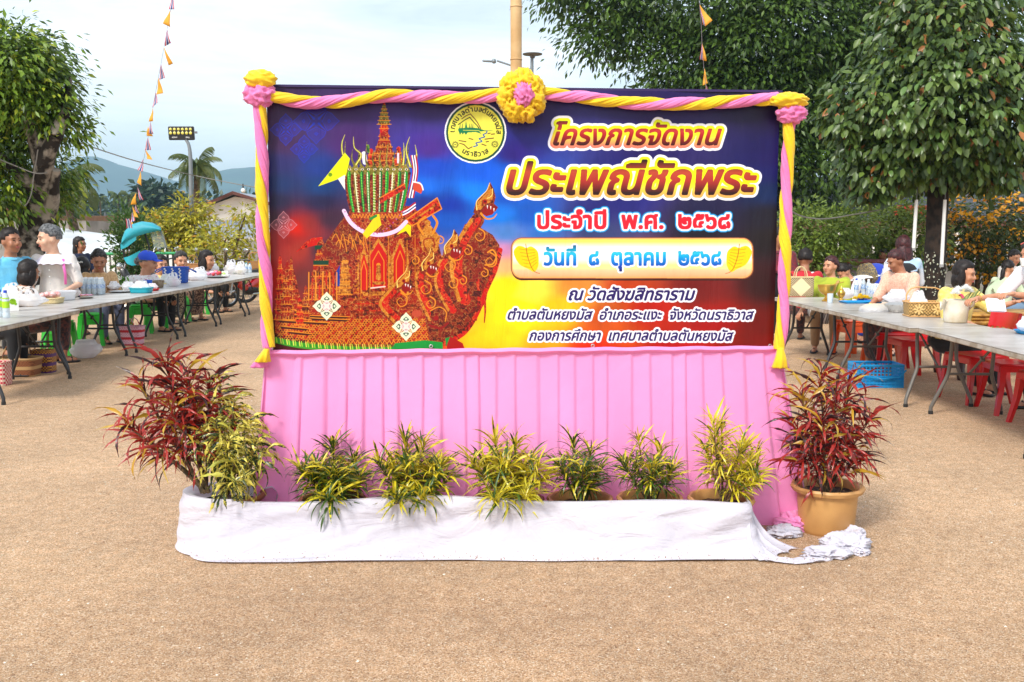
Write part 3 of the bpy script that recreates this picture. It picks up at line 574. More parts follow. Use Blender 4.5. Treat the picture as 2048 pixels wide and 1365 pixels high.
def crumple(c, rad, m, name, parent, fold=.16, seed=0, n=56, mm=30, fr=3.2, ver=False):
    """a gathered lump of cloth"""
    mb = MB(); vs = []; o = Vector((seed * 3.1, seed * 1.7, 0))
    mb.ell((0, 0, 0), (1, 1, 1), n=n, m=mm)
    for p in mb.v:
        p = Vector(p); a = math.atan2(p.z, p.x); rr = math.hypot(p.x, p.z)
        q = MN.noise(p * fr * .6 + o) * .8; rd = 1 - abs(MN.noise(Vector((p.x * fr, p.y * fr * .8, p.z * fr)) + o) * 2.2); r3 = 1 - abs(MN.noise(p * fr * 2.1 + o) * 2)
        f = 1 + fold * (rd - .5) * 1.0 + fold * .35 * (r3 - .5) + fold * .6 * q
        if ver: f *= 1 + fold * .12 * math.sin(a * 9 + 5 * q) * rr
        vs.append(Vector(c) + BX * (p.x * rad[0] * f) - BN * (p.y * rad[1] * f) + Vector((0, 0, p.z * rad[2] * f)))
    mb.v = [tuple(v) for v in vs]; return mb.build(name, m, parent, angle=180)
def rosette(): return link('rosette', None, garl)
PXM = BW / 1000.0
rs = rosette(); crumple(bl(525, 164, .075), (29 * PXM, .05, 17 * PXM), YEL, 'yellow_ruffle', rs, .2, 1, ver=True, fr=1.6); crumple(bl(524, 193, .07), (28 * PXM, .052, 22 * PXM), PNK, 'pink_ruffle', rs, .3, 2, ver=True, fr=2.0)
rs = rosette(); crumple(bl(1567, 206, .085), (36 * PXM, .055, 16 * PXM), YEL, 'yellow_ruffle', rs, .22, 3, ver=True, fr=2.0); crumple(bl(1573, 231, .075), (29 * PXM, .052, 19 * PXM), PNK, 'pink_ruffle', rs, .3, 4, ver=True, fr=2.2)
rs = rosette()
for k in range(7):
    a = 2 * PI * k / 7 + .35; crumple(bl(1040 + 27 * math.cos(a), 198 + 28 * math.sin(a), .085), (21 * PXM, .06, (23 if k != 5 else 26) * PXM), YEL, 'yellow_ruffle', rs, .34, 5 + k, fr=2.6)
crumple(bl(1043, 195, .125), (18 * PXM, .045, 22 * PXM), PNK, 'pink_ruffle', rs, .36, 14, fr=2.8)
def tail(u, v, du, dv, m, wtop, wbot, d, seed, name='tail'):
    mb = MB(); rings = []
    for i in range(14):
        t = i / 13; c = bl(u + du * t, v + dv * t, d + .012 * math.sin(t * PI)); w_ = (wtop * (1 - t) + wbot * t) * PXM; ring = []
        for k in range(24): b = 2 * PI * k / 24; f = 1 + .16 * math.sin(6 * b + seed) * (0.3 + t); ring.append(c + BX * (math.cos(b) * w_ * f) + BN * (math.sin(b) * (.02 + .012 * t) * f))
        rings.append(ring)
    mb.loft(rings); mb.build(name, m, garl, angle=120)
tail(541, 692, -18, 40, PNK, 5, 17, .06, 0, 'pink_tail'); tail(539, 694, -8, 26, YEL, 5, 14, .085, 2, 'yellow_tail'); tail(1551, 694, 1, 40, PNK, 5, 18, .055, 1, 'pink_tail'); tail(1550, 692, -1, 40, YEL, 6, 15, .08, 4, 'yellow_tail')
# ------------------------------------------------------------------ pink pleated skirt
SKP = mat('pink_skirt_cloth', (.98, .335, .665), .62, (.96, .31, .63), 2, .3, 14, sheen=.4, trans=.22)
sk = thing('pleated_skirt', 'bright pink pleated cloth skirt hanging below the banner to the ground', 'skirt', BO - Vector((0, 0, BO.z)))
def skirt(i, j):
    # i along, j from top to ground
    NP = 27; L = BW + .06; a0 = i * L - .03; x = i * NP + .16 * math.sin(i * 31) + .10 * math.sin(i * 77 + 1) + .05 * math.sin(j * 3 + i * 40) * j; fl = x - math.floor(x); k = int(x)
    rn = math.sin(k * 12.9) * .5; 
    pl = .0045 * max(0, math.sin(PI * fl)) ** .5 + (.012 + .004 * rn) * (fl ** 1.6 if fl < .88 else .815 * (1 - (fl - .88) / .12) ** .8)
    if i < .055: pl = .012 * math.sin(i * 90 + j * 1.2) * (0.3 + j) + .004
    flare = .02 + j * .05 + .02 * j * j
    side = (a0 - L / 2) / (L / 2); ax = a0 + side ** 3 * .055 * j + .006 * math.sin(j * 4 + i * 50) * j + (.10 * max(0, side) ** 8 * j) - (.03 * max(0, -side) ** 8 * j)
    wv = j ** 1.6 * (.014 * math.sin(a0 * 9 + 1.3 * math.sin(a0 * 4)) + .01 * math.sin(a0 * 23 + k)) + .012 * rn * j
    d = flare + pl * (1 + .7 * j) + wv
    return BX * ax + Vector((0, 0, (BO.z + .004) * (1 - j) + .006)) + BN * d
mb = MB(); mb.grid(skirt, 27 * 16, 26); mb.build('pleated_cloth', SKP, sk, fix=False, angle=70)
mb = MB(); mb.grid(lambda i, j: BX * (i * (BW + .05) - .025) + Vector((0, 0, BO.z + .014 - .034 * j + .002 * math.sin(i * 70))) + BN * (.03 + .024 * math.sin(PI * (.15 + j * .8)) + .0015 * math.sin(i * 170)), 300, 4); mb.build('top_band', SKP, sk, fix=False)
for sgn, a0 in ((-1, -.03), (1, BW + .03)):    # returns round the sides
    mb = MB(); mb.grid(lambda i, j: BX * (a0 + sgn * (.055 * j + (.10 if sgn > 0 else .03) * j) + sgn * .012 * math.sin(i * 22)) + Vector((0, 0, (BO.z) * (1 - j) + .006)) + BN * ((.02 + j * .11) * (1 - i) - i * .26 + .01), 24, 12); mb.build('side_return', SKP, sk, fix=False)
crumple(BX * (BW + .10) + BN * .16 + Vector((0, 0, .035)), (.10, .09, .045), SKP, 'bunched_hem', sk, .5, 21, fr=2)
# ------------------------------------------------------------------ white cloth in front of the pots
def white_mat():
    m = mat('white_cloth', (.68, .655, .73), .85, (.62, .60, .68), 3, .3, 40, sheen=.2, trans=.18); t = m.node_tree; b = t.nodes['Principled BSDF']; L = t.links
    src = b.inputs['Base Color'].links[0].from_socket; co = nn(t, 'ShaderNodeTexCoord'); z = nn(t, 'ShaderNodeTexNoise'); z.inputs['Scale'].default_value = 95; z.inputs['Detail'].default_value = 3
    sp = nn(t, 'ShaderNodeSeparateXYZ'); mr = nn(t, 'ShaderNodeMapRange'); mr.inputs[1].default_value = 0; mr.inputs[2].default_value = .10; mr.inputs[3].default_value = .61; mr.inputs[4].default_value = .80
    gt = nn(t, 'ShaderNodeMath', operation='GREATER_THAN'); mxx = nn(t, 'ShaderNodeMix', data_type='RGBA'); mxx.inputs[7].default_value = (*s2l((150, 110, 80)), 1)
    L.new(co.outputs['Object'], z.inputs['Vector']); L.new(co.outputs['Object'], sp.inputs[0]); L.new(sp.outputs[2], mr.inputs[0]); L.new(z.outputs[0], gt.inputs[0]); L.new(mr.outputs[0], gt.inputs[1])
    L.new(gt.outputs[0], mxx.inputs[0]); L.new(src, mxx.inputs[6]); L.new(mxx.outputs[2], b.inputs['Base Color'])
    mp = nn(t, 'ShaderNodeMapping'); mp.inputs['Rotation'].default_value = (0, R(-38), 0); mp.inputs['Scale'].default_value = (1.6, 1, 5); zz = nn(t, 'ShaderNodeTexNoise'); zz.inputs['Scale'].default_value = 2.2; zz.inputs['Detail'].default_value = 5; zz.inputs['Distortion'].default_value = .8; bb = nn(t, 'ShaderNodeBump'); bb.inputs['Strength'].default_value = .8; bb.inputs['Distance'].default_value = .03
    L.new(co.outputs['Object'], mp.inputs[0]); L.new(mp.outputs[0], zz.inputs['Vector']); L.new(zz.outputs[0], bb.inputs['Height']); L.new(b.inputs['Normal'].links[0].from_socket, bb.inputs['Normal']); L.new(bb.outputs[0], b.inputs['Normal'])
    return m
WHT = white_mat()
lp = Vector((-1.445, 4.98, 0))                     # left big pot
wc = thing('white_cloth', 'long white cloth wrapped round the left pot and draped before the plant row', 'cloth', (lp.x, lp.y, 0))
path = [(lp.x + .215 * math.cos(a), lp.y + .2 * math.sin(a)) for a in np.linspace(R(15), R(262), 22)]
path += [(-1.25, 4.795), (-1.0, 4.80), (-.7, 4.79), (-.3, 4.78), (0, 4.78), (.4, 4.775), (.8, 4.77), (1.12, 4.77), (1.17, 4.82)]
pw, PL = resample([Vector((x, y, 0)) for x, y in path], 340)
def cloth(i, j):
    k = i * 339; a = int(k); f = k - a; p = pw[a].lerp(pw[min(339, a + 1)], f); t = (pw[min(339, a + 2)] - pw[max(0, a - 1)]).normalized(); n = Vector((t.y, -t.x, 0)); s = i * PL
    if (p - lp).length > .3 or p.y < 4.8: n = n if n.y < 0 else -n
    else: n = (p - lp).normalized()
    top = .262 - .012 * math.sin(s * 2.2) - .012 * math.sin(s * 5.1 + 1) + (.012 if s < 1.0 else 0)
    # j 0: inside edge behind the rim, .2: rim, 1: ground
    if j < .14: q = j / .14; d = -.075 * (1 - q) * (1 if s < 1.0 else .55); z = top - .018 * (1 - q) ** 2 * (3.0 if s < 1 else 1) + .008 * math.sin(q * PI)
    else:
        q = (j - .14) / .86; z = top * (1 - q) + .008; d = .014 * math.sin(min(1, q * 4) * PI / 2) + .012 * q + .085 * q ** 3 * (1 if s > .9 else .3)
        d += .014 * math.sin(s * 4.3 + q * 3) * q + .010 * math.sin(s * 17 + q * 6 * math.sin(s * 2)) * (q * (1 - q) * 3) + .018 * abs(MN.noise(Vector((s * 2.4 + q * 2.5, q * 1.2, 3)))) * 2
    return p + n * d + Vector((0, 0, z)) - Vector((lp.x, lp.y, 0))
mb = MB(); mb.grid(cloth, 420, 26); mb.build('draped_sheet', WHT, wc, fix=False)
def ribbon(pts, wid, name, hgt=.02, n=60, m=14, seed=0, z0=.006):
    pp, L = resample([Vector((*p[:2], p[2] if len(p) > 2 else 0)) for p in pts], n + 1)
    def f(i, j):
        k = int(round(i * n)); p = pp[k]; t = (pp[min(n, k + 1)] - pp[max(0, k - 1)]); t.z = 0; t.normalize(); nr = Vector((-t.y, t.x, 0)); w_ = wid[0] * (1 - i) + wid[1] * i
        return p + nr * ((j - .5) * w_) + Vector((0, 0, z0 + hgt * abs(MN.noise(Vector((i * 5 + seed, j * 3.5, seed))) * 2) * (1 - abs(j - .5) * 1.2) + .5 * hgt * abs(math.sin(j * 9 + i * 5)))) - Vector((lp.x, lp.y, 0))
    mb = MB(); mb.grid(f, n, m); return mb.build(name, WHT, wc, fix=False)
# end fold falling from the last pot to the ground and the strip trailing to the right pot
def endfold(i, j):
    a = Vector((1.165 + .02 * i, 4.79 + .02 * j, .258)); g0 = G(1520, 1128); g1 = G(1600, 1100); g = g0.lerp(g1, i) + Vector((0, 0, .01)); top = a + Vector((0, .16 * i, -.02 * i)); p = top.lerp(g, j)
    p += Vector((-.03 * math.sin(j * PI), 0, -.05 * math.sin(j * PI))) + Vector((.012 * math.sin(i * 22), .014 * math.cos(i * 22), 0)) * (.4 + j)
    return p - Vector((lp.x, lp.y, 0))
mb = MB(); mb.grid(endfold, 50, 30); mb.build('end_fold', WHT, wc, fix=False)
ribbon([G(360 + 30, 1108), G(440, 1124), G(700, 1122), G(1000, 1118), G(1300, 1120), G(1530, 1118)], (.07, .08), 'hem_on_ground', .010, 160, 8, 2)
ribbon([G(1490, 1114), G(1540, 1122), G(1590, 1126), G(1645, 1122)], (.08, .07), 'trailing_strip', .012, 60, 10, 1)
def heap(u, v, rx, ry, rz, seed, fold=.5): q = G(u, v); o = crumple(Vector((q.x, q.y, rz * .55)) - Vector((lp.x, lp.y, 0)), (rx, ry, rz), WHT, 'crumpled_heap', wc, fold, seed, n=70, mm=36, fr=2.2)
heap(1652, 1114, .10, .06, .03, 31); heap(1690, 1098, .11, .07, .045, 32); heap(1704, 1075, .05, .09, .035, 33); heap(1716, 1106, .05, .05, .02, 35); heap(1566, 1072, .085, .055, .035, 34)
# ------------------------------------------------------------------ pots
CLAY = mat('tan_pot_plastic', s2l((196, 148, 88)), .5, s2l((180, 132, 78)), 4, .1, 40); SOIL = mat('soil', s2l((70, 46, 34)), .95, s2l((38, 24, 18)), 60, 1, 60)
BPOT = mat('brown_pot_plastic', s2l((150, 96, 52)), .55, s2l((128, 78, 42)), 5)
def pot_parts(root, r=.175, h=.235, m=CLAY, stain=True):
    mb = MB(); wv = lambda a, z: .018 * math.sin(a * 13) * (1 if z > h - .03 else 0)
    mb.lathe([(.0, .0), (r * .74, 0), (r * .78, .012), (r * .80, .02), (r * .84, h * .5), (r * .88, h - .045), (r * .89, h - .035), (r * 1.02, h - .03), (r * 1.06, h - .012), (r * 1.03, h), (r * .95, h - .002), (r * .9, h - .012), (r * .86, h - .05), (r * .5, h - .05)], 52, wav=wv, cap=True)
    p = mb.build('pot', m, root, angle=35)
    mb = MB(); n = 22
    def f(i, j): a = 2 * PI * i; q = r * .875 * j; x, y = q * math.cos(a), q * math.sin(a); return Vector((x, y, h - .048 + .016 * MN.noise(Vector((x * 30, y * 30, r))) + .008 * (1 - j)))
    mb.grid(f, 26, 8); mb.build('soil', SOIL, root, fix=False)
    if stain:
        mb = MB(); mb.ell((0, -r * .80, .022), (.012, .006, .008), n=8, m=5); mb.build('drain_hole', mat('dark_hole', (.02, .015, .01), .9), root)
def croton_leaf(name, curve, twist, wid, wavy, ms):
    """local x along the blade, length 1; folded midrib"""
    n = 9; vs = []; fs = []
    x = z = 0; ang = .25
    for i in range(n + 1):
        t = i / n; w_ = wid * (math.sin(PI * min(1, t * .92 + .06)) ** .7) * (1 + wavy * math.sin(i * 2.1)); tw = twist * t
        ca, sa = math.cos(tw), math.sin(tw)
        for s_ in (-1, 0, 1): y = s_ * w_; zz = abs(s_) * w_ * .35 + (wavy * wid * .8 * math.sin(i * 2.6 + s_)); vs.append((x, y * ca - zz * sa, z + y * sa + zz * ca))
        x += math.cos(ang) / n; z += math.sin(ang) / n; ang -= curve / n
    for i in range(n):
        for s_ in (0, 1): a = i * 3 + s_; fs.append((a, a + 1, a + 4, a + 3))
    me = bpy.data.meshes.new(name); me.from_pydata(vs, [], fs); me.materials.append(ms); me.polygons.foreach_set('use_smooth', [True] * len(fs)); me.update(); return me
def mottle(name, c1, c2, c3, lo, hi, scale, rough=.35, third=.0, stretch=(1, 5, 5), bias=.25):
    """leaf material: blotches of c1 on c2, random share per leaf, some leaves c3"""
    m = bpy.data.materials.new(name); m.use_nodes = True; t = m.node_tree; b = t.nodes['Principled BSDF']; L = t.links; b.inputs['Roughness'].default_value = rough; b.inputs['Coat Weight'].default_value = .15; b.inputs['Coat Roughness'].default_value = .3
    co = nn(t, 'ShaderNodeTexCoord'); oi = nn(t, 'ShaderNodeObjectInfo'); mp = nn(t, 'ShaderNodeMapping'); mp.inputs['Scale'].default_value = stretch; L.new(co.outputs['Object'], mp.inputs[0])
    cm = nn(t, 'ShaderNodeVectorMath', operation='SCALE'); cm.inputs['Scale'].default_value = 30; cb = nn(t, 'ShaderNodeCombineXYZ'); [L.new(oi.outputs['Random'], cb.inputs[k]) for k in range(3)]; L.new(cb.outputs[0], cm.inputs[0]); L.new(cm.outputs[0], mp.inputs['Location'])
    z = nn(t, 'ShaderNodeTexNoise'); z.inputs['Scale'].default_value = scale; z.inputs['Detail'].default_value = 2; L.new(mp.outputs[0], z.inputs['Vector'])
    ad = nn(t, 'ShaderNodeMath', operation='MULTIPLY_ADD'); ad.inputs[1].default_value = bias * 2; ad.inputs[2].default_value = -bias; L.new(oi.outputs['Random'], ad.inputs[0]); sm = nn(t, 'ShaderNodeMath', operation='ADD'); L.new(z.outputs[0], sm.inputs[0]); L.new(ad.outputs[0], sm.inputs[1])
    r = nn(t, 'ShaderNodeValToRGB'); r.color_ramp.elements[0].position = lo; r.color_ramp.elements[1].position = hi; r.color_ramp.elements[0].color = (*c2, 1); r.color_ramp.elements[1].color = (*c1, 1); L.new(sm.outputs[0], r.inputs[0]); out = r.outputs[0]
    if third:
        gt = nn(t, 'ShaderNodeMath', operation='FRACT'); mu = nn(t, 'ShaderNodeMath', operation='MULTIPLY'); mu.inputs[1].default_value = 17.7; L.new(oi.outputs['Random'], mu.inputs[0]); L.new(mu.outputs[0], gt.inputs[0]); g2 = nn(t, 'ShaderNodeMath', operation='LESS_THAN'); g2.inputs[1].default_value = third; L.new(gt.outputs[0], g2.inputs[0])
        x = nn(t, 'ShaderNodeMix', data_type='RGBA'); x.inputs[7].default_value = (*c3, 1); L.new(out, x.inputs[6]); m3 = nn(t, 'ShaderNodeMath', operation='MULTIPLY'); m3.inputs[1].default_value = .8; L.new(g2.outputs[0], m3.inputs[0]); L.new(m3.outputs[0], x.inputs[0]); out = x.outputs[2]
    L.new(out, b.inputs['Base Color']); tr = nn(t, 'ShaderNodeBsdfTranslucent'); L.new(out, tr.inputs[0]); ms = nn(t, 'ShaderNodeMixShader'); ms.inputs[0].default_value = .22; L.new(b.outputs[0], ms.inputs[1]); L.new(tr.outputs[0], ms.inputs[2]); L.new(ms.outputs[0], t.nodes['Material Output'].inputs[0])
    return m
YG = mottle('yellow_green_leaf', (.68, .56, .02), (.045, .10, .012), (.60, .52, .03), .42, .54, 3.2, third=.14)
RDL = mottle('red_croton_leaf', (.36, .022, .014), (.035, .010, .010), (.58, .38, .03), .38, .54, 3.6, third=.16)
SPK = mottle('speckled_croton_leaf', (.72, .62, .10), (.02, .05, .012), (.55, .55, .08), .45, .54, 4.2, third=.05, stretch=(1.6, 8, 8), bias=.12)
YG_M = [croton_leaf('leaf', c, tw, .034, .15, YG) for c, tw in ((1.1, .5), (1.7, -.6), (.6, .9), (2.2, .4))]
RD_M = [croton_leaf('leaf', c, tw, .029, .45, RDL) for c, tw in ((1.6, 3.2), (2.4, -4.0), (1.1, 2.6), (3.0, 4.6), (2.0, -3))]
SP_M = [croton_leaf('leaf', c, tw, .050, .45, SPK) for c, tw in ((2.2, 2.4), (2.8, -2.8), (1.4, 3.2), (2.6, 4.2))]
BARK = mat('croton_stem', s2l((120, 96, 66)), .8, s2l((70, 60, 40)), 60, .4, 60)
def put_leaf(me, root, p, d, ln, rl):
    d = d.normalized(); up = Vector((0, 0, 1)); y = up.cross(d); y = y.normalized() if y.length > 1e-3 else Vector((0, 1, 0)); z = d.cross(y)
    M = Matrix((d, y, z)).transposed().to_4x4(); o = bpy.data.objects.new('leaf', me); COL.objects.link(o); o.parent = root
    o.matrix_basis = Matrix.Translation(p) @ M @ Matrix.Rotation(rl, 4, 'X') @ Matrix.Scale(ln, 4)
def croton(root, base, tips, meshes, ln, rnd, stem_r=.006, zone=.55, up=.1, droop=0, more=1.0):
    if more:      # leaves past the countable ones: one joined mass in the same shape
        mv = []; mf = []; keep = put_leaf; M_ = {}
        def leaf_in(me, root_, p, d, l_, rl):
            d = d.normalized(); up_ = Vector((0, 0, 1)); y = up_.cross(d); y = y.normalized() if y.length > 1e-3 else Vector((0, 1, 0)); z = d.cross(y); T_ = Matrix.Translation(p) @ Matrix((d, y, z)).transposed().to_4x4() @ Matrix.Rotation(rl, 4, 'X') @ Matrix.Scale(l_, 4); k = len(mv)
            mv.extend([tuple(T_ @ v.co) for v in me.vertices]); mf.extend([tuple(i + k for i in f.vertices) for f in me.polygons])
        sow(root, base, [(p, int(n * more), k) for p, n, k in tips], meshes, ln * .9, rnd, stem_r, zone, up - .15, droop, leaf_in, False)
        me = bpy.data.meshes.new('foliage'); me.from_pydata(mv, [], mf); me.materials.append(meshes[0].materials[0]); me.polygons.foreach_set('use_smooth', [True] * len(mf)); me.update(); link('foliage', me, root)['kind'] = 'stuff'
    sow(root, base, tips, meshes, ln, rnd, stem_r, zone, up, droop, put_leaf, True)
def sow(root, base, tips, meshes, ln, rnd, stem_r, zone, up, droop, put, stems):
    for (tp, n, k) in tips:
        tp = Vector(tp); b = Vector(base) + Vector((rnd.uniform(-.02, .02), rnd.uniform(-.02, .02), 0)); mid = b.lerp(tp, .5) + Vector((rnd.uniform(-.02, .02), rnd.uniform(-.02, .02), .03)); mb = MB()
        cur = [b.lerp(mid, t).lerp(mid.lerp(tp, t), t) for t in (0, .2, .4, .6, .8, 1)]; mb.tube(cur, [stem_r * q for q in (1.2, 1, .9, .8, .7, .4)], 6); (mb.build('stem', BARK, root) if stems else None)
        for i in range(n):
            q = 1 - zone * (i / n) ** 1.1; p = b.lerp(mid, q).lerp(mid.lerp(tp, q), q); a = i * 2.4 + rnd.uniform(-.4, .4); e = (1.15 - 1.15 * (i / n)) + rnd.uniform(-.28, .28) + up - droop
            d = Vector((math.cos(a) * math.cos(e), math.sin(a) * math.cos(e), math.sin(e))); d = (d + (tp - b).normalized() * .25)
            put(rnd.choice(meshes), root, p, d, ln * k * rnd.uniform(.7, 1.15) * (.62 if i < n * .08 else 1), rnd.uniform(-.6, .6))
rd = random.Random(5)
rows = [(665, 4.96, .16, (590, 745, 872), 'low yellow green croton at the left end of the small plant row', 1.0, BPOT, 0),
        (822, 4.95, .17, (745, 925, 850), 'broad yellow green croton, second in the row, bright yellow tips', 1.05, BPOT, 1),
        (1018, 4.95, .17, (925, 1110, 850), 'dense arching yellow croton third in the row, its leaves hanging over the cloth', 1.05, BPOT, 2),
        (1160, 4.97, .16, (1098, 1222, 855), 'thin leaved dark green croton in a tan pot, fourth in the row', .85, CLAY, 3),
        (1300, 4.98, .16, (1218, 1375, 850), 'upright speckled green croton, fifth in the row, pot hidden by raised cloth', .85, CLAY, 4),
        (1442, 4.98, .16, (1385, 1555, 808), 'tallest yellow green croton at the right end of the row beside the skirt', .9, CLAY, 5)]
for (u, Y, r, (xa, xb, vt), lab, kl, pm, idx) in rows:
    c = P(u, 1000, Y); root = thing('potted_croton', lab, 'potted plant', (c.x, Y, 0), 0, 'small yellow green crotons in front of the skirt'); pot_parts(root, r, .235, pm, False)
    z1 = P(u, vt, Y).z; xl, xr = P(xa, 900, Y).x - c.x, P(xb, 900, Y).x - c.x; tips = []; nt_ = (8, 11, 11, 9, 9, 10)[idx]
    for k in range(nt_):
        t = (k + .5) / nt_; x = (xl + (xr - xl) * t) * .86; h = .235 + (z1 - .235) * (.86 if k % 3 == 0 else .62) * (1 - .35 * abs(t - .45) * 2) - .03
        y = (-.13, .06, -.05, .11, -.16)[k % 5]; 
        if idx == 5: h = .235 + (z1 - .3) * (1.0, .65, .95, .5, .7, .45, .6, .35, .5, .3)[k] if k < 10 else h; x = (xl * .5, xl * .2, -.02, xl * .4, .06, .1, xr * .5, xr * .6, xr * .75, xr * .55)[k]
        tips.append(((x, y, h), (34, 30, 30, 26, 26, 28)[idx] - (k % 3) * 3, 1))
    if idx in (1, 2): tips += [((xl * .3, -.24, .27), 26, 1.1), ((xr * .35, -.24, .29), 26, 1.1)]
    if idx == 0: tips += [((0.02, -.22, .27), 26, 1.2), ((xl * .45, -.1, .36), 20, 1.1)]
    tips = tips[:]; tot = sum(q[1] for q in tips)
    if tot > 290: tips = [(p, int(n * 290 / tot), k) for p, n, k in tips]
    croton(root, (0, 0, .18), tips, YG_M, .165 * kl, rd, .0045, .65, -.12, 0, 1.5)
# right big red croton
c = P(1652, 1060, 5.17); rr = thing('red_croton_pot', 'large dark red croton in a tan plastic pot at the right end', 'potted plant', (c.x, 5.17, 0), 0, 'tall red crotons flanking the banner'); pot_parts(rr, .178, .25, CLAY)
def rl(u, v, Y): q = P(u, v, Y); return (q.x - rr.location.x, Y - rr.location.y, q.z)
tips = [(rl(1600, 790, 5.1), 30, 1.1), (rl(1640, 760, 5.2), 34, 1.15), (rl(1672, 790, 5.1), 28, 1.0), (rl(1700, 770, 5.25), 32, 1.2), (rl(1590, 860, 5.15), 26, 1), (rl(1740, 840, 5.2), 30, 1.1), (rl(1645, 850, 5.0), 26, 1), (rl(1700, 870, 5.05), 28, 1.1), (rl(1622, 910, 5.05), 22, 1), (rl(1715, 920, 5.12), 22, 1), (rl(1600, 930, 5.1), 16, 1.1)]
croton(rr, (0, 0, .2), tips, RD_M, .25, rd, .006, .65, .0, .1, .6)
# left big red croton and the speckled one in the same pot
rr = thing('red_croton_pot', 'large spreading red croton leaning left in a cloth wrapped pot at the left end', 'potted plant', (lp.x, lp.y, 0), 0, 'tall red crotons flanking the banner'); pot_parts(rr, .178, .255, BPOT, False)
tips = [(rl(330, 730, 4.95), 36, 1.1), (rl(372, 742, 5.0), 36, 1.1), (rl(280, 775, 4.9), 30, 1.05), (rl(420, 770, 5.05), 32, 1.05), (rl(250, 850, 4.88), 26, 1.05), (rl(340, 820, 4.85), 28, 1), (rl(390, 830, 4.95), 26, 1), (rl(285, 885, 4.92), 20, 1.15), (rl(450, 820, 5.1), 24, 1), (rl(355, 890, 4.9), 20, 1)]
croton(rr, rl(412, 985, 4.96), tips, RD_M, .26, rd, .0085, .55, .0, .1, .6)
sp = thing('speckled_croton', 'yellow speckled curly leaved croton drooping over the right side of the left pot', 'potted plant', (lp.x, lp.y, 0)); 
tips = [(rl(440, 755, 5.0), 30, .9), (rl(470, 800, 4.98), 44, 1), (rl(430, 840, 4.85), 38, 1), (rl(500, 840, 4.95), 44, 1.05), (rl(460, 880, 4.82), 40, 1.15), (rl(400, 890, 4.8), 14, 1.0), (rl(515, 880, 4.9), 36, 1.1), (rl(475, 920, 4.8), 24, 1.3), (rl(535, 900, 4.88), 26, 1.1), (rl(470, 965, 4.74), 22, 1.2)]; tips = [(p, int(n * .85), k) for p, n, k in tips]
croton(sp, rl(452, 990, 4.96), tips, SP_M, .17, rd, .007, .6, -.1, .65, .5)
# ------------------------------------------------------------------ ground
def ground_mat():
    m = bpy.data.materials.new('pebble_wash'); m.use_nodes = True; t = m.node_tree; b = t.nodes['Principled BSDF']; L = t.links; b.inputs['Roughness'].default_value = .85
    co = nn(t, 'ShaderNodeTexCoord'); v = nn(t, 'ShaderNodeTexVoronoi'); v.inputs['Scale'].default_value = 210; L.new(co.outputs['Object'], v.inputs['Vector'])
    sc = nn(t, 'ShaderNodeSeparateColor'); L.new(v.outputs['Color'], sc.inputs[0])
    r = nn(t, 'ShaderNodeValToRGB'); e = r.color_ramp.elements; e[0].position = 0; e[0].color = (*s2l((140, 104, 76)), 1); e[1].position = 1; e[1].color = (*s2l((240, 220, 192)), 1)
    for p, c in ((.18, (188, 146, 104)), (.5, (208, 168, 128)), (.8, (222, 184, 146))): q = e.new(p); q.color = (*s2l(c), 1)
    L.new(sc.outputs[0], r.inputs[0])
    z = nn(t, 'ShaderNodeTexNoise'); z.inputs['Scale'].default_value = .55; z.inputs['Detail'].default_value = 6; z.inputs['Roughness'].default_value = .6; L.new(co.outputs['Object'], z.inputs['Vector'])
    mr = nn(t, 'ShaderNodeMapRange'); mr.inputs[1].default_value = .3; mr.inputs[2].default_value = .7; mr.inputs[3].default_value = .72; mr.inputs[4].default_value = 1.14; L.new(z.outputs[0], mr.inputs[0])
    z3 = nn(t, 'ShaderNodeTexNoise'); z3.inputs['Scale'].default_value = 14; z3.inputs['Detail'].default_value = 5; L.new(co.outputs['Object'], z3.inputs['Vector']); m3 = nn(t, 'ShaderNodeMapRange'); m3.inputs[1].default_value = .3; m3.inputs[2].default_value = .7; m3.inputs[3].default_value = .86; m3.inputs[4].default_value = 1.12; L.new(z3.outputs[0], m3.inputs[0])
    pr = nn(t, 'ShaderNodeMath', operation='MULTIPLY'); L.new(mr.outputs[0], pr.inputs[0]); L.new(m3.outputs[0], pr.inputs[1])
    hs = nn(t, 'ShaderNodeHueSaturation'); L.new(r.outputs[0], hs.inputs['Color']); L.new(pr.outputs[0], hs.inputs['Value']); L.new(hs.outputs[0], b.inputs['Base Color'])
    v2 = nn(t, 'ShaderNodeTexVoronoi', feature='DISTANCE_TO_EDGE'); v2.inputs['Scale'].default_value = 210; L.new(co.outputs['Object'], v2.inputs['Vector'])
    mm = nn(t, 'ShaderNodeMath', operation='MINIMUM'); mm.inputs[1].default_value = .25; L.new(v2.outputs[0], mm.inputs[0])
    bp = nn(t, 'ShaderNodeBump'); bp.inputs['Strength'].default_value = .9; bp.inputs['Distance'].default_value = .012; L.new(mm.outputs[0], bp.inputs['Height']); L.new(bp.outputs[0], b.inputs['Normal'])
    return m
mb = MB(); mb.grid(lambda i, j: Vector((-60 + 120 * i, -12 + 60 * j, .0)), 24, 12); tag(mb.build('courtyard', ground_mat(), None, fix=False), kind='structure')
GR0 = mat('grass_ground', (.05, .075, .02), .95, (.11, .10, .045), 1.2, .5, 12)
mb = MB(); mb.grid(lambda i, j: Vector((-2600 + 5200 * i, -60 + 4400 * j, -.02)), 20, 20); tag(mb.build('ground', GR0, None, fix=False), kind='structure')
SC['x'] = 1
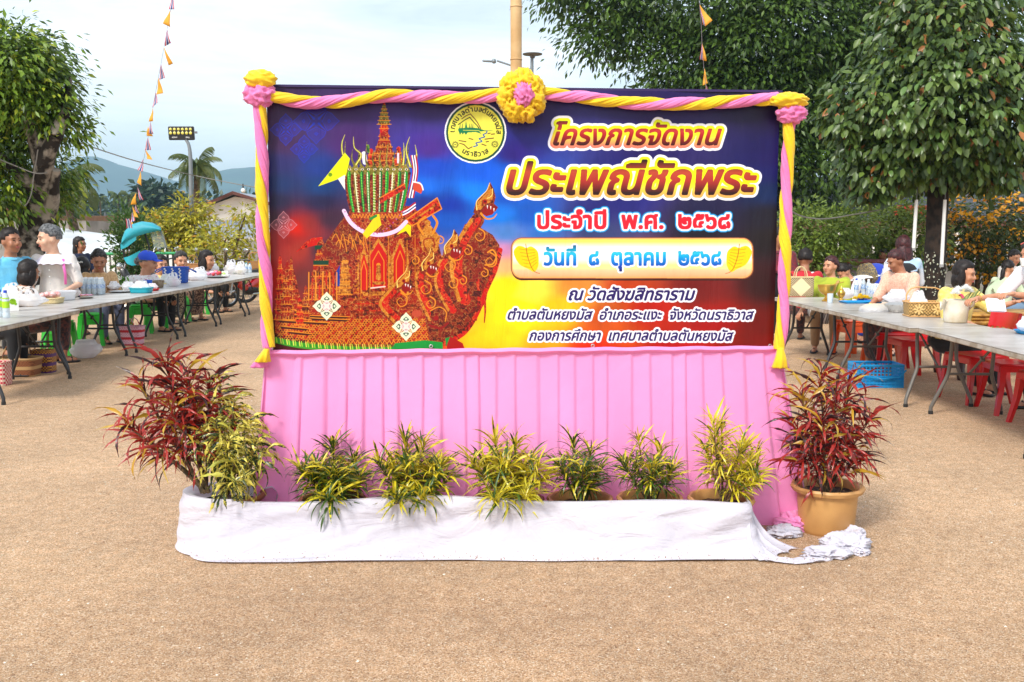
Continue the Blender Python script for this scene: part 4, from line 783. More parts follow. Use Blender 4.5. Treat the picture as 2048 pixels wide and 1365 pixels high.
# loose pebbles that stand proud of the wash, too many to count
n = 2600; rg = np.random.default_rng(4); pos = np.stack([rg.uniform(-4.5, 4.5, n), rg.uniform(2.6, 11, n), np.full(n, .001)], 1); sz = rg.uniform(.0025, .007, n)
octa = np.array([(1, 0, 0), (0, 1, 0), (-1, 0, 0), (0, -1, 0), (0, 0, .7)]); of = np.array([(0, 1, 4), (1, 2, 4), (2, 3, 4), (3, 0, 4)])
V = pos[:, None] + octa[None] * sz[:, None, None] * rg.uniform(.7, 1.3, (n, 5, 1)); F = of[None] + (np.arange(n) * 5)[:, None, None]
cc = np.repeat(np.array([s2l((205, 190, 165)), s2l((140, 100, 66)), s2l((224, 212, 196))])[rg.integers(0, 3, n)], 5, 0)
tag(npmesh('loose_pebbles', V.reshape(-1, 3), F.reshape(-1, 3), mat('pebble', (1, 1, 1), .8, attr='tint'), None, cc), kind='stuff')
# ------------------------------------------------------------------ hills, air, far trees
prof = [(-400, 430), (-100, 420), (40, 436), (100, 405), (140, 372), (165, 350), (183, 336), (200, 322), (212, 317), (228, 322), (246, 332), (275, 338), (300, 345), (335, 356), (365, 365), (395, 366), (425, 356), (455, 347), (490, 341), (530, 338), (600, 345), (700, 372), (850, 395), (1000, 380), (1200, 370), (1400, 400), (1700, 410), (2100, 390), (2600, 420)]
HY = 2000.0
def hill(i, j):
    u = -400 + 3000 * i; k = np.interp(u, [p[0] for p in prof], [p[1] for p in prof]) + 1.5 * MN.noise(Vector((u * .03, 1, 2))) ; y = HY - 500 + 1100 * j
    zc = (466 - k) / FPX * HY * 1.01 + CAMH; x = (u - 1024) / FPX * HY
    sh = math.sin(min(1, j * 2.2) * PI / 2) if j < .4545 else max(0, 1 - (j - .4545) * 1.2); nz_ = MN.noise(Vector((x * .006, y * .006, 0))) * 16 + MN.noise(Vector((x * .02, y * .02, 3))) * 6
    return Vector((x, y, -1 + zc * sh ** 1.2 + nz_ * sh * (1 - sh) * 3))
mb = MB(); mb.grid(hill, 260, 30); tag(mb.build('hills', mat('hazed_forest_hill', (.03, .075, .09), 1, (.04, .095, .10), .02, detail=6), None, fix=False), kind='structure')  # part of the haze blue is painted into the hill colour
hz = bpy.data.materials.new('haze'); hz.use_nodes = True; hz.node_tree.nodes.clear(); pv = nn(hz.node_tree, 'ShaderNodeVolumePrincipled'); ho = nn(hz.node_tree, 'ShaderNodeOutputMaterial')
pv.inputs['Density'].default_value = .00036; pv.inputs['Color'].default_value = (.55, .82, 1.0, 1); pv.inputs['Anisotropy'].default_value = .1; hz.node_tree.links.new(pv.outputs[0], ho.inputs[1])
mb = MB(); mb.box((0, 1500, 90), (5600, 3200, 184)); hb = mb.build('haze', hz, None, smooth=False); hb.display_type = 'WIRE'; tag(hb, kind='stuff')
# ------------------------------------------------------------------ foliage
def leafmat(name, rough=.45, tr=.3, gloss=.5):
    m = mat(name, (1, 1, 1), rough, attr='tint', trans=tr); m.node_tree.nodes['Principled BSDF'].inputs['Specular IOR Level'].default_value = gloss; return m
LM = leafmat('tree_leaf'); LMG = leafmat('glossy_leaf', .38, .2)
def lumps_px(Y, L, dy=None):
    """(u, v, ru, rv[, depth]) in the photo frame at distance Y -> world ellipsoids"""
    out = []
    for q in L:
        c = P(q[0], q[1], Y + (q[4] if len(q) > 4 else 0)); s = c.y / FPX; out.append((np.array(c), np.array((q[2] * s, max(q[2], q[3]) * s * .9, q[3] * s))))
    return out
def crown_arrays(lumps, ncl, nlf, leaf, cols, seed, spread=.3, droop=.5, asp=.42, inner=.45, tmpl=4, cw=None):
    g = np.random.default_rng(seed); vol = np.array([np.prod(r) ** (2 / 3) for c, r in lumps]); pick = g.choice(len(lumps), ncl, p=vol / vol.sum())
    C = np.array([c for c, r in lumps])[pick]; Rr = np.array([r for c, r in lumps])[pick]
    d = unit(g.normal(size=(ncl, 3))); rad = inner + (1 - inner) * g.random((ncl, 1)) ** .45; rad = rad * (1 + .10 * g.normal(size=(ncl, 1)))
    cen = C + d * Rr * rad; tone = g.random((ncl, 1))
    cl = np.repeat(np.arange(ncl), nlf); n = len(cl); off = g.normal(size=(n, 3)) * spread * np.array((1, 1, .6)); pos = cen[cl] + off
    out = unit(off + d[cl] * spread * .9) ; dirs = out + np.array((0, 0, -droop)) + g.normal(size=(n, 3)) * .3
    nr = unit(g.normal(size=(n, 3)) * .55 + np.array((0, -.25, .9)) + d[cl] * .35); t = np.clip(tone[cl] ** 1.4 * .85 + g.random((n, 1)) * .4 - .12, 0, 1)
    c1, c2 = np.array(cols[0]), np.array(cols[1]); col = c1 * (1 - t) + c2 * t
    if len(cols) > 2: k = g.random(n) < cols[3]; col[k] = np.array(cols[2]) * (.7 + .6 * g.random((k.sum(), 1)))
    size = leaf * (.65 + .6 * g.random(n)); return pos, dirs, size, nr, col, cen
def crown(name, root, lumps, ncl, nlf, leaf, cols, seed, m=None, kind=True, **k):
    asp = k.get('asp', .42); tm = k.get('tmpl', 4); pos, dirs, size, nr, col, cen = crown_arrays(lumps, ncl, nlf, leaf, cols, seed, **k)
    rl_ = np.array(root.location) if root is not None else 0
    V, F, C = leaves(pos - rl_, dirs, size, asp, nr, tm, col); o = npmesh(name, V, F, m or LM, root, C)
    if kind: o['kind'] = 'stuff'
    return o, cen
def limb(mb, pts, r): sp = [Vector(p) for p in spline([tuple(p) for p in pts], 5)]; mb.tube(sp, list(np.interp(np.linspace(0, 1, len(sp)), np.linspace(0, 1, len(r)), r)), 10)
BK1 = mat('pale_mottled_bark', s2l((150, 140, 126)), .9, s2l((34, 26, 18)), 5, .9, 16, lo=.40, hi=.52, detail=6); BK2 = mat('dark_bark', s2l((52, 40, 32)), .95, s2l((26, 20, 16)), 9, 1, 24); BK3 = mat('brown_bark', s2l((110, 88, 66)), .9, s2l((70, 54, 40)), 12, .6, 20)
# left tree
Y0 = 13.5; b0 = P(45, 600, Y0); t1 = thing('broadleaf_tree', 'leafy green tree with leaning pale mottled trunk at the left edge', 'tree', (b0.x, Y0, 0))
def tl(u, v):
    return P(u, v, 13.75 if v > 420 else 13.75 - (420 - v) * .004 if v > 280 else 13.2 + (280 - v) * .003) - t1.location
mb = MB(); limb(mb, [tl(28, 690), tl(48, 560), tl(62, 480), tl(78, 400), tl(88, 330), tl(110, 270)], [.28, .23, .19, .14, .125, .09]); limb(mb, [tl(66, 470), tl(92, 425), tl(105, 395), tl(112, 340)], [.2, .13, .09, .05]); limb(mb, [tl(88, 330), tl(60, 250), tl(20, 180)], [.14, .10, .06]); limb(mb, [tl(110, 275), tl(130, 220), tl(140, 150)], [.10, .07, .03]); limb(mb, [tl(80, 390), tl(30, 340), tl(-20, 300)], [.1, .08, .04])
for i, v in enumerate(mb.v): p = Vector(v); q = 1 + 0; mb.v[i] = tuple(p + Vector((1, .5, 0)) * .02 * MN.noise(p * 3.5))
mb.build('trunk', BK1, t1)
lu = lumps_px(Y0, [(-40, 150, 150, 96), (20, 130, 92, 72), (46, 195, 90, 72), (-30, 262, 92, 78), (100, 232, 50, 42), (0, 318, 38, 42, .9), (105, 350, 34, 55, 1.2), (-20, 370, 75, 80), (105, 410, 26, 30, .9), (0, 410, 30, 46, .8), (142, 262, 26, 18)])
crown('crown', t1, lu, 1050, 22, .115, [(.022, .055, .008), (.22, .36, .02), (.36, .42, .03), .10], 3, spread=.17, droop=.75, asp=.36, inner=.5)  # sunlit and shaded clumps painted in as bright and dark leaf colours
# right tree with big drooping leaves
Y0 = 15.5; b0 = P(1868, 600, Y0); t2 = thing('broadleaf_tree', 'round crowned tree with big drooping oval leaves and a dark trunk at right', 'tree', (b0.x, Y0, 0))
def tl2(u, v, Y=Y0): return P(u, v, Y) - t2.location
mb = MB(); limb(mb, [tl2(1862, 690), tl2(1866, 590), tl2(1872, 480), tl2(1876, 380), tl2(1880, 250), tl2(1880, 120)], [.19, .165, .155, .16, .12, .06])
for a in ((1876, 385, 1780, 330), (1876, 380, 1960, 320), (1878, 300, 1760, 220), (1880, 290, 2000, 200), (1880, 200, 1840, 90), (1880, 200, 1960, 90)): limb(mb, [tl2(a[0], a[1]), tl2((a[0] + a[2]) / 2, (a[1] + a[3]) / 2 + 6), tl2(a[2], a[3])], [.08, .05, .02])
for i, v in enumerate(mb.v): p = Vector(v); mb.v[i] = tuple(p + Vector((1, .5, 0)) * .02 * MN.noise(p * 5))
mb.build('trunk', BK2, t2)
mb = MB()
for k in range(70):      # lichen flakes low on the trunk
    a = random.uniform(PI, 2 * PI); q = random.random(); v = 500 + 95 * q; c = tl2(1871 - 5 * q, v); mb.ell(c + Vector((math.cos(a) * .163, math.sin(a) * .163, 0)), (.016 * random.uniform(.3, 1), .01, .022 * random.uniform(.3, 1)), n=6, m=4)
mb.build('lichen', mat('pale_lichen', s2l((176, 180, 160)), .9), t2)['kind'] = 'stuff'
lu = lumps_px(Y0, [(1885, 120, 145, 145), (1865, 215, 185, 130), (1925, 225, 175, 140), (1775, 325, 90, 62), (1980, 312, 100, 66), (1880, 318, 110, 52), (1710, 235, 60, 60), (1870, 20, 110, 60), (1740, 385, 34, 22)])
pos, dirs, size, nr, col, cen = crown_arrays(lu, 2700, 7, .150, [(.026, .060, .012), (.15, .23, .04), (.30, .12, .03), .035], 8, spread=.09, droop=1.15, inner=.6)
rl_ = np.array(t2.location); key = np.linalg.norm(pos - np.array(cam.location), axis=1) + np.where(pos[:, 2] > 4.6, 9, 0) + np.where(np.abs(pos[:, 0] - rl_[0]) > 1.7, 3, 0); order = np.argsort(key); A, B = order[:300], order[300:]
V, F, C = leaves(pos[B] - rl_, dirs[B], size[B], .52, nr[B], 6, col[B]); npmesh('crown', V, F, LMG, t2, C)['kind'] = 'stuff'
big = [croton_leaf('leaf', c, .1, .26, 0.02, mat('big_leaf_green', (.10, .165, .035), .36, rnd=.4, hue=.02, trans=.15)) for c in (.5, .9, .3)]
for k in A: put_leaf(big[k % 3], t2, Vector(pos[k] - rl_), Vector(dirs[k]), float(size[k]), random.uniform(-.4, .4))
# big dark tree behind
Y0 = 27; b0 = P(1500, 520, Y0); t3 = thing('rain_tree', 'huge dark green tree spreading behind the banner with a low overhang', 'tree', (b0.x, Y0, 0))
def tl3(u, v, Y=Y0): return P(u, v, Y) - t3.location
mb = MB(); limb(mb, [tl3(1500, 590), tl3(1505, 430), tl3(1500, 260), tl3(1450, 120)], [.5, .4, .34, .2]); limb(mb, [tl3(1500, 300), tl3(1620, 180), tl3(1720, 60)], [.3, .2, .1]); limb(mb, [tl3(1500, 260), tl3(1380, 80), tl3(1240, 20)], [.24, .14, .06]); limb(mb, [tl3(1505, 400), tl3(1640, 330)], [.2, .08]); mb.build('trunk', BK2, t3)
lu = lumps_px(Y0, [(1400, -20, 190, 110), (1220, -10, 95, 70), (1140, -25, 60, 50), (1195, 75, 45, 38), (1260, 65, 60, 50), (1420, 120, 130, 90), (1370, 230, 90, 80), (1560, 60, 190, 130), (1700, 30, 170, 110), (1520, 230, 150, 110), (1630, 330, 100, 85), (1480, 330, 130, 80), (1640, 180, 120, 110), (1700, 260, 80, 90), (1860, -30, 150, 60), (2010, 5, 60, 45), (2040, 100, 30, 60, 3)])
crown('crown', t3, lu, 2900, 24, .20, [(.014, .040, .007), (.12, .22, .025)], 9, spread=.38, droop=.6, asp=.38, inner=.45)
# smaller plants at right
def shrub(name, label, cat, Y, L, ncl, nlf, leaf, cols, seed, base=None, group=None, stems=3, **k):
    lu = lumps_px(Y, L); c = lu[0][0] if base is None else np.array(P(base, 500, Y)); t = thing(name, label, cat, (float(c[0]), Y, 0), 0, group); o, cen = crown('crown', t, lu, ncl, nlf, leaf, cols, seed, **k)
    mb = MB(); r = random.Random(seed)
    for i in range(stems):
        q = lu[i % len(lu)][0] - np.array((c[0], Y, 0)); limb(mb, [(r.uniform(-.1, .1), r.uniform(-.1, .1), 0), (q[0] * .4, q[1] * .5, q[2] * .5), tuple(q)], [.06, .04, .015])
    mb.build('trunk', BK3, t); return t
gcol = [(.08, .14, .02), (.24, .33, .045)]
shrub('small_tree', 'light green layered small tree right of the garland', 'tree', 17.5, [(1630, 470, 70, 48), (1600, 430, 40, 25), (1650, 520, 50, 26), (1690, 450, 40, 30), (1600, 500, 50, 30)], 420, 12, .10, gcol, 21, spread=.14, droop=.25)
shrub('small_tree', 'bright green feathery small tree between the white poles', 'tree', 18.5, [(1760, 450, 70, 45), (1800, 420, 50, 28), (1840, 470, 40, 50), (1740, 500, 50, 26), (1800, 520, 30, 18)], 420, 12, .10, [(.09, .15, .02), (.28, .36, .05)], 22, spread=.14, droop=.25)
t = shrub('flowering_shrub', 'tall shrub covered in orange yellow flowers at the right edge', 'shrub', 19, [(1960, 440, 75, 50), (2030, 430, 60, 60), (1930, 490, 50, 50), (2010, 520, 70, 45), (1900, 420, 36, 24), (2070, 500, 60, 70)], 560, 12, .10, [(.03, .055, .010), (.09, .13, .02)], 23, spread=.16, droop=.4)
pos, dirs, size, nr, col, cen = crown_arrays(lumps_px(18.7, [(1945, 420, 70, 26), (2035, 430, 45, 45), (1915, 465, 40, 40), (1960, 520, 50, 35)]), 95, 7, .085, [(.75, .30, .005), (.85, .45, .01)], 31, spread=.07, droop=0, inner=.8)
V, F, C = leaves(pos - np.array(t.location), dirs, size, .8, nr, 6, col); npmesh('flowers', V, F, LM, t, C)['kind'] = 'stuff'
# left: green column shrub and yellow shrubs
shrub('conifer_shrub', 'narrow dark green column shrub left of the teal canopy', 'shrub', 21.5, [(262, 500, 24, 66), (255, 450, 14, 36), (272, 545, 30, 30)], 260, 13, .11, [(.03, .08, .012), (.09, .17, .03)], 25, spread=.12, droop=-.5)
yc = [(.22, .24, .02), (.62, .52, .03), (.55, .28, .03), .05]
shrub('yellow_shrub', 'golden yellow leaved bush behind the lamp pole', 'shrub', 25, [(330, 450, 48, 26), (375, 425, 34, 32), (350, 490, 60, 34), (400, 470, 40, 40), (305, 455, 30, 24)], 360, 12, .14, yc, 26, group='golden shrubs along the fence', spread=.17, droop=.3)
shrub('yellow_shrub', 'open branched golden shrub nearest the banner', 'shrub', 24, [(450, 480, 50, 24), (492, 425, 30, 20), (480, 455, 40, 16), (430, 510, 50, 24), (500, 500, 36, 24)], 130, 10, .14, yc, 27, group='golden shrubs along the fence', spread=.16, droop=.3, stems=5)
# palms
FRM = mat('palm_frond', (.07, .11, .02), .5, (.17, .18, .035), .6, rnd=.25, trans=.25)
def frond_mesh(L, curve, seed, n=26):
    vs = []; fs = []; x = z = 0; a = .95; pts = []
    for i in range(n + 1): pts.append((x, z, a)); x += math.cos(a) * L / n; z += math.sin(a) * L / n; a -= curve / n
    r = random.Random(seed)
    for i in range(1, n + 1):
        x, z, a = pts[i]; t = i / n; ll = L * .27 * (math.sin(PI * (.12 + .82 * t))) ** .7; wd = L * .017
        for s in (-1, 1):
            dr = -.55 - .5 * r.random() - .4 * t; dx = .45 + .5 * t; d = Vector((math.cos(a) * dx, s * .9, math.sin(a) * dx + dr)).normalized(); p = Vector((x, 0, z)); t_ = Vector((math.cos(a), 0, math.sin(a))) * wd; k = len(vs)
            vs += [p - t_, p + t_, p + d * ll * .6 + t_ * .9 + Vector((0, 0, -.02 * L)), p + d * ll + Vector((0, 0, -.07 * L))]; fs.append((k, k + 1, k + 2, k + 3))
    k = len(vs)
    for i, (x, z, a) in enumerate(pts): w_ = L * .012 * (1 - i / n * .8); vs += [(x, -w_, z), (x, w_, z), (x, 0, z - w_ * 1.5)]
    for i in range(n): b = k + i * 3; fs += [(b, b + 1, b + 4, b + 3), (b + 1, b + 2, b + 5, b + 4), (b + 2, b, b + 3, b + 5)]
    me = bpy.data.meshes.new('frond'); me.from_pydata([tuple(v) for v in vs], [], fs); me.materials.append(FRM); me.update(); return me
FR = [frond_mesh(1, c, i) for i, c in enumerate((1.9, 2.4, 1.4, 2.8))]
def palm(label, u, v, Y, rpx, n, lean, group=None, seed=0, trunk=None):
    r = random.Random(seed); c = P(u, v, Y); L = rpx * Y / FPX * 1.12; b = Vector((c.x + lean, Y, 0)); t = thing('coconut_palm', label, 'palm tree', b, 0, group); top = c - b
    mb = MB(); limb(mb, [(0, 0, 0), (top.x * .35, 0, top.z * .4), (top.x * .8, 0, top.z * .75), tuple(top)], [.2, .15, .13, .12]); mb.build('trunk', BK3, t)
    for i in range(n):
        a = 2 * PI * i / n * 1.0 + r.uniform(-.2, .2); e = (1.0, .35, -.25)[i % 3] + r.uniform(-.15, .15)
        o = link('frond', FR[i % 4], t); M = Matrix.Rotation(a, 4, 'Z') @ Matrix.Rotation(-(e - .75), 4, 'Y'); o.matrix_basis = Matrix.Translation(top) @ M @ Matrix.Scale(L * r.uniform(.85, 1.1), 4)
    mb = MB(); [mb.ell(top + Vector((math.cos(k) * .16, math.sin(k) * .16, -.18)), .12, n=8, m=6) for k in range(5)]; mb.build('coconuts', mat('coconut_husk', s2l((120, 130, 50)), .6), t); return t
palm('tall coconut palm with drooping fronds half hidden by the left tree', 132, 368, 31, 84, 18, .4, None, 1); palm('round headed coconut palm behind the lamp pole', 394, 338, 42, 60, 20, -.3, None, 2)
palm('small hazy palm above the far trees, leftmost', 200, 398, 150, 17, 12, 0, 'hazy palms above the far tree line', 3); palm('tallest hazy palm above the far trees', 235, 392, 140, 22, 13, 0, 'hazy palms above the far tree line', 4); palm('hazy palm just left of the far round tree', 258, 393, 150, 18, 12, 0, 'hazy palms above the far tree line', 5); palm('faint low palm right of the far round tree', 342, 404, 170, 16, 11, 0, 'hazy palms above the far tree line', 6)
# far tree line
lu = []; r = random.Random(5)
for k in range(110): u = -260 + k * 24 + r.uniform(-8, 8); lu += lumps_px(190 + r.uniform(-25, 40), [(u, 438 - r.uniform(0, 14) * (1 if k % 4 else 1.6), r.uniform(18, 34), r.uniform(16, 30))])
V = crown('far_trees', None, lu, 4200, 7, 1.5, [(.020, .045, .018), (.05, .09, .035)], 41, spread=1.3, droop=.2, asp=.6, inner=.3)[0]
shrub('far_tree', 'big round dark tree standing above the far tree line', 'tree', 165, [(312, 405, 34, 28), (300, 425, 30, 22), (330, 420, 26, 26)], 420, 9, 1.3, [(.02, .045, .02), (.04, .08, .035)], 43, spread=1.1, asp=.6)
# grass verge
n = 9000; g = np.random.default_rng(6); pos = np.stack([g.uniform(-22, 26, n), g.uniform(24, 34, n), np.zeros(n)], 1); d = g.normal(size=(n, 3)) * .3 + (0, 0, 1)
V, F, C = leaves(pos, d, g.uniform(.1, .3, n), .16, None, 4, np.array((.08, .13, .02)) * g.uniform(.6, 1.4, (n, 1))); npmesh('grass', V, F, LM, None, C)['kind'] = 'stuff'
# ------------------------------------------------------------------ buildings and yard furniture
WALLW = mat('cream_plaster', s2l((242, 238, 230)), .9, s2l((230, 226, 216)), 1.5, .2, 10); WALLG = mat('grey_plaster', s2l((150, 146, 140)), .9, s2l((126, 122, 116)), 1.2, .2, 8); TIN = mat('white_sheet_roof', s2l((214, 218, 220)), .45, s2l((196, 200, 204)), 1, metal=.1); TING = mat('grey_sheet_roof', s2l((150, 156, 166)), .5, s2l((132, 136, 146)), 1)
REDR = mat('red_roof_tile', s2l((128, 62, 50)), .8, s2l((100, 48, 40)), 3); DKR = mat('dark_roof_tile', s2l((74, 78, 88)), .7, s2l((56, 60, 70)), 3); BRN = mat('brown_fascia', s2l((104, 62, 54)), .7); DGL = mat('dark_window_glass', s2l((36, 40, 46)), .15, spec=.6); WHP = mat('white_paint', s2l((226, 226, 222)), .5)
def corr_roof(name, a, b, c, d, m, parent, waves, amp=.03, n=None):
    """corrugated sheet from edge a-b to edge d-c"""
    a, b, c, d = map(Vector, (a, b, c, d)); nrm = (b - a).cross(d - a).normalized()
    mb = MB(); mb.grid(lambda i, j: a.lerp(b, i).lerp(d.lerp(c, i), j) + nrm * amp * math.sin(i * waves * 2 * PI), n or waves * 6, 1); o = mb.build(name, m, parent, fix=False)
    s = o.modifiers.new('t', 'SOLIDIFY'); s.thickness = .02; return o
def V3(p, o): return Vector(p) - Vector(o)
# white gable house
Y = 44; c = P(470, 388, Y); h = thing('gable_house', 'cream gable end house with brown roof edge behind the lamp pole', 'house', (c.x, Y, 0)); zt = c.z; ze = P(385, 424, Y).z; wl = P(385, 424, Y).x - c.x; wr = -wl * 1.05; er = ze + .3
mb = MB(); prof_ = [(wl, 0), (wl, ze), (0, zt - .12), (wr, er), (wr, 0)]; mb.loft([[Vector((x, y, z)) for x, z in prof_] for y in (0, 9)]); mb.build('wall', WALLW, h, smooth=False)
for s_, (x, z) in ((-1, (wl - .5, ze - .25)), (1, (wr + .5, er - .25))):
    mb = MB(); mb.loft([[Vector(q) for q in ((x, y, z), (0, y, zt), (0, y, zt + .08), (x, y, z + .08))] for y in (-.35, 9.3)]); mb.build('roof', TING, h, smooth=False)
    mb = MB(); mb.loft([[Vector(q) for q in ((x, y, z - .04), (0, y, zt - .04), (0, y, zt + .1), (x, y, z + .1))] for y in (-.42, -.36)]); mb.build('fascia', BRN, h, smooth=False)
mb = MB(); mb.box((-1.2, -.02, ze * .55), (.5, .04, .6)); mb.build('vent', mat('vent_grey', s2l((120, 116, 110)), .8), h, smooth=False)
# grey lean to roofs in front of it
def shed(name, label, cat, Y, p, dY, m, waves, group=None, wallm=None, amp=.03):
    (u0, v0), (u1, v1), (u2, v2), (u3, v3) = p; o = P(u0, v0, Y); o.z = 0; t = thing(name, label, cat, o, 0, group); a, b, c, d = P(u0, v0, Y) - o, P(u1, v1, Y) - o, P(u2, v2, Y + dY) - o, P(u3, v3, Y + dY) - o
    corr_roof('roof', a, b, c, d, m, t, waves, amp)
    for q in (a, b, c, d): mb = MB(); mb.tube([(q.x, q.y, 0), (q.x, q.y, q.z - .05)], .05, 8); mb.build('post', steel, t)
    if wallm: mb = MB(); mb.loft([[Vector(q) for q in ((a.x, a.y + .12, 0), (b.x, b.y + .12, 0), (b.x, b.y + .12, b.z - .12), (a.x, a.y + .12, a.z - .12))], [Vector(q) for q in ((a.x, a.y + .3, 0), (b.x, b.y + .3, 0), (b.x, b.y + .3, b.z - .12), (a.x, a.y + .3, a.z - .12))]]); mb.build('wall', wallm, t, smooth=False)
    return t
shed('lean_to', 'grey blue sheet roofed lean to below the gable house', 'shed', 33, ((384, 482), (560, 470), (570, 436), (384, 444)), 6, TING, 22, wallm=WALLG)
t = shed('long_shed', 'long shed with a white ribbed metal roof behind the standing women', 'shed', 24, ((40, 522), (244, 508), (238, 474), (105, 456)), 7, TIN, 3, wallm=None)
bpy.data.objects.remove([o for o in t.children if o.name.startswith('roof')][0]); o = t.location; rg_ = [P(40, 522, 24) - o, P(246, 510, 24) - o, P(238, 474, 31) - o, P(105, 456, 31) - o]
mb = MB(); mb.grid(lambda i, j: rg_[0].lerp(rg_[1], i).lerp(rg_[3].lerp(rg_[2], i), j) + Vector((0, 0, .045 * (abs((j * 17) % 1 - .5) ** .5))), 8, 17 * 6); mb.build('roof', TIN, t, fix=False)
shed('low_shed', 'flat white roofed shed far behind the long shed', 'shed', 52, ((130, 462), (242, 462), (236, 449), (135, 448)), 6, TIN, 8, wallm=WALLW)
shed('low_shed', 'small whitish roof sticking out left of the column shrub', 'shed', 40, ((214, 472), (250, 466), (250, 456), (220, 464)), 4, TIN, 5, wallm=WALLG)
Y = 36; c = P(60, 440, Y); h = thing('red_roof_house', 'house with a weathered red tiled roof behind the leaning trunk', 'house', (c.x, Y, 0)); mb = MB(); mb.box((-1.5, 2, 1.0), (7, 4, 2.0)); mb.build('wall', WALLG, h, smooth=False)
mb = MB(); e = [P(-80, 455, Y) - h.location, P(118, 455, Y) - h.location, P(60, 412, Y + 2.4) - h.location, P(-80, 405, Y + 2.4) - h.location]; mb.grid(lambda i, j: e[0].lerp(e[1], i).lerp(e[3].lerp(e[2], i), j) + Vector((0, 0, .05 * ((j * 12) % 1))), 10, 48); mb.build('roof', REDR, h, fix=False)
# brown net screen with posts
mb = MB(); Y = 62; tn = thing('net_fence', 'brown rusty mesh fence with posts below the far trees', 'fence', P(185, 440, Y) * 1); tn.location.z = 0
a0, a1 = P(100, 433, Y).x - tn.location.x, P(246, 433, Y).x - tn.location.x
for k in range(18): x = a0 + (a1 - a0) * k / 17; mb.tube([(x, 0, 1.6), (x, 0, P(0, 433, Y).z)], .03, 4)
for k in range(12): z = P(0, 449, Y).z + (P(0, 433, Y).z - P(0, 449, Y).z) * k / 11; mb.tube([(a0, 0, z), (a1, 0, z)], .022, 4)
mb.build('mesh_panel', mat('rusty_mesh', s2l((116, 84, 62)), .9), tn)
for k in range(5): mb = MB(); x = a0 + (a1 - a0) * k / 4; mb.tube([(x, .05, 0), (x, .05, P(0, 425, Y).z)], .06, 6); mb.build('post', steel, tn)
# arched bar fence
def arch_fence(label, Y, u0, u1, vt, vm):
    a, b = P(u0, vm, Y), P(u1, vm, Y); t = thing('arched_fence', label, 'fence', (a.x, Y, 0), 0, 'white picket fences with arched bars'); L = b.x - a.x; n = max(4, int(L / .13)); zt = P(0, vt, Y).z; zm = P(0, vm, Y).z
    for k in range(n + 1):
        x = L * k / n; mb = MB(); mb.tube([(x, 0, zm), (x, .03, zt - .06), (x, .14, zt), (x, .3, zt - .02), (x, .42, zm + .05)], .02, 5); mb.build('arched_bar', WHP if k % 2 else mat('black_paint', (.012, .012, .014), .5), t)
        mb = MB(); mb.box((x, .0, zm * .5), (.07, .025, zm - .06)); mb.build('picket', WHP, t, smooth=False)
    mb = MB(); mb.tube([(-.05, 0, zm), (L + .05, 0, zm)], .035, 8); mb.build('rail', mat('green_paint', s2l((30, 150, 90)), .5), t); mb = MB(); mb.box((L / 2, .5, zm * .5), (L, .05, zm)); mb.build('backing', mat('black_paint', (.012, .012, .014), .5), t)
    return t
arch_fence('arched black and white bar fence with green rail left of the teal canopy', 23, 205, 246, 497, 508); arch_fence('arched bar fence seen through the teal canopy windscreen', 24, 296, 352, 495, 507)
# lamp pole with LED floodlight
Y = 25; c = P(384, 515, Y); lpole = thing('light_pole', 'grey pole with a square black LED floodlight tilted at its top', 'lamp post', (c.x, Y, 0)); q = lambda u, v: P(u, v, Y) - lpole.location
mb = MB(); limb(mb, [(0, 0, 0), q(384, 460), q(382, 380), q(381, 320), q(378, 292), q(372, 280)], [.06, .058, .052, .048, .04, .035]); mb.build('pole', mat('galvanised', s2l((128, 134, 138)), .45, metal=.3), lpole)
fc = q(363, 267); fr = rot(R(8), 0, 0); mb = MB(); mb.box(fc, (.62, .12, .33), fr, bev=.02); fl_ = mb.build('lamp_housing', mat('black_housing', (.015, .015, .017), .5), lpole, angle=30)
for a in range(6):
    for b in range(2): mb = MB(); mb.lathe([(.0, 0), (.036, 0), (.036, .012), (.02, .02), (0, .022)], 12, fc + Vector((-.245 + a * .098, -.062, .045 - b * .095 + .05)), r=rot(PI / 2)); mb.build('lens', mat('yellow_lens', s2l((210, 200, 90)), .3, coat=.4), fl_)
mb = MB(); mb.box(fc + Vector((.34, 0, .02)), (.09, .06, .05)); mb.build('bracket', steel, fl_)
def text_obj(txt, p, size, m, parent, rz=0, name='lettering'):
    cu = bpy.data.curves.new(name, 'FONT'); cu.body = txt; cu.size = size; cu.align_x = 'CENTER'; cu.extrude = .0005; o = bpy.data.objects.new(name, cu); COL.objects.link(o); bpy.context.view_layer.update(); me = bpy.data.meshes.new_from_object(o.evaluated_get(bpy.context.evaluated_depsgraph_get())); bpy.data.objects.remove(o)
    me.materials.clear(); me.materials.append(m); o = link(name, me, parent, p); o.rotation_euler = (PI / 2, 0, rz); return o
text_obj('400W', fc + Vector((-.15, -.075, -.125)), .055, WHP, fl_); text_obj('IP66', fc + Vector((.17, -.075, -.125)), .055, WHP, fl_)
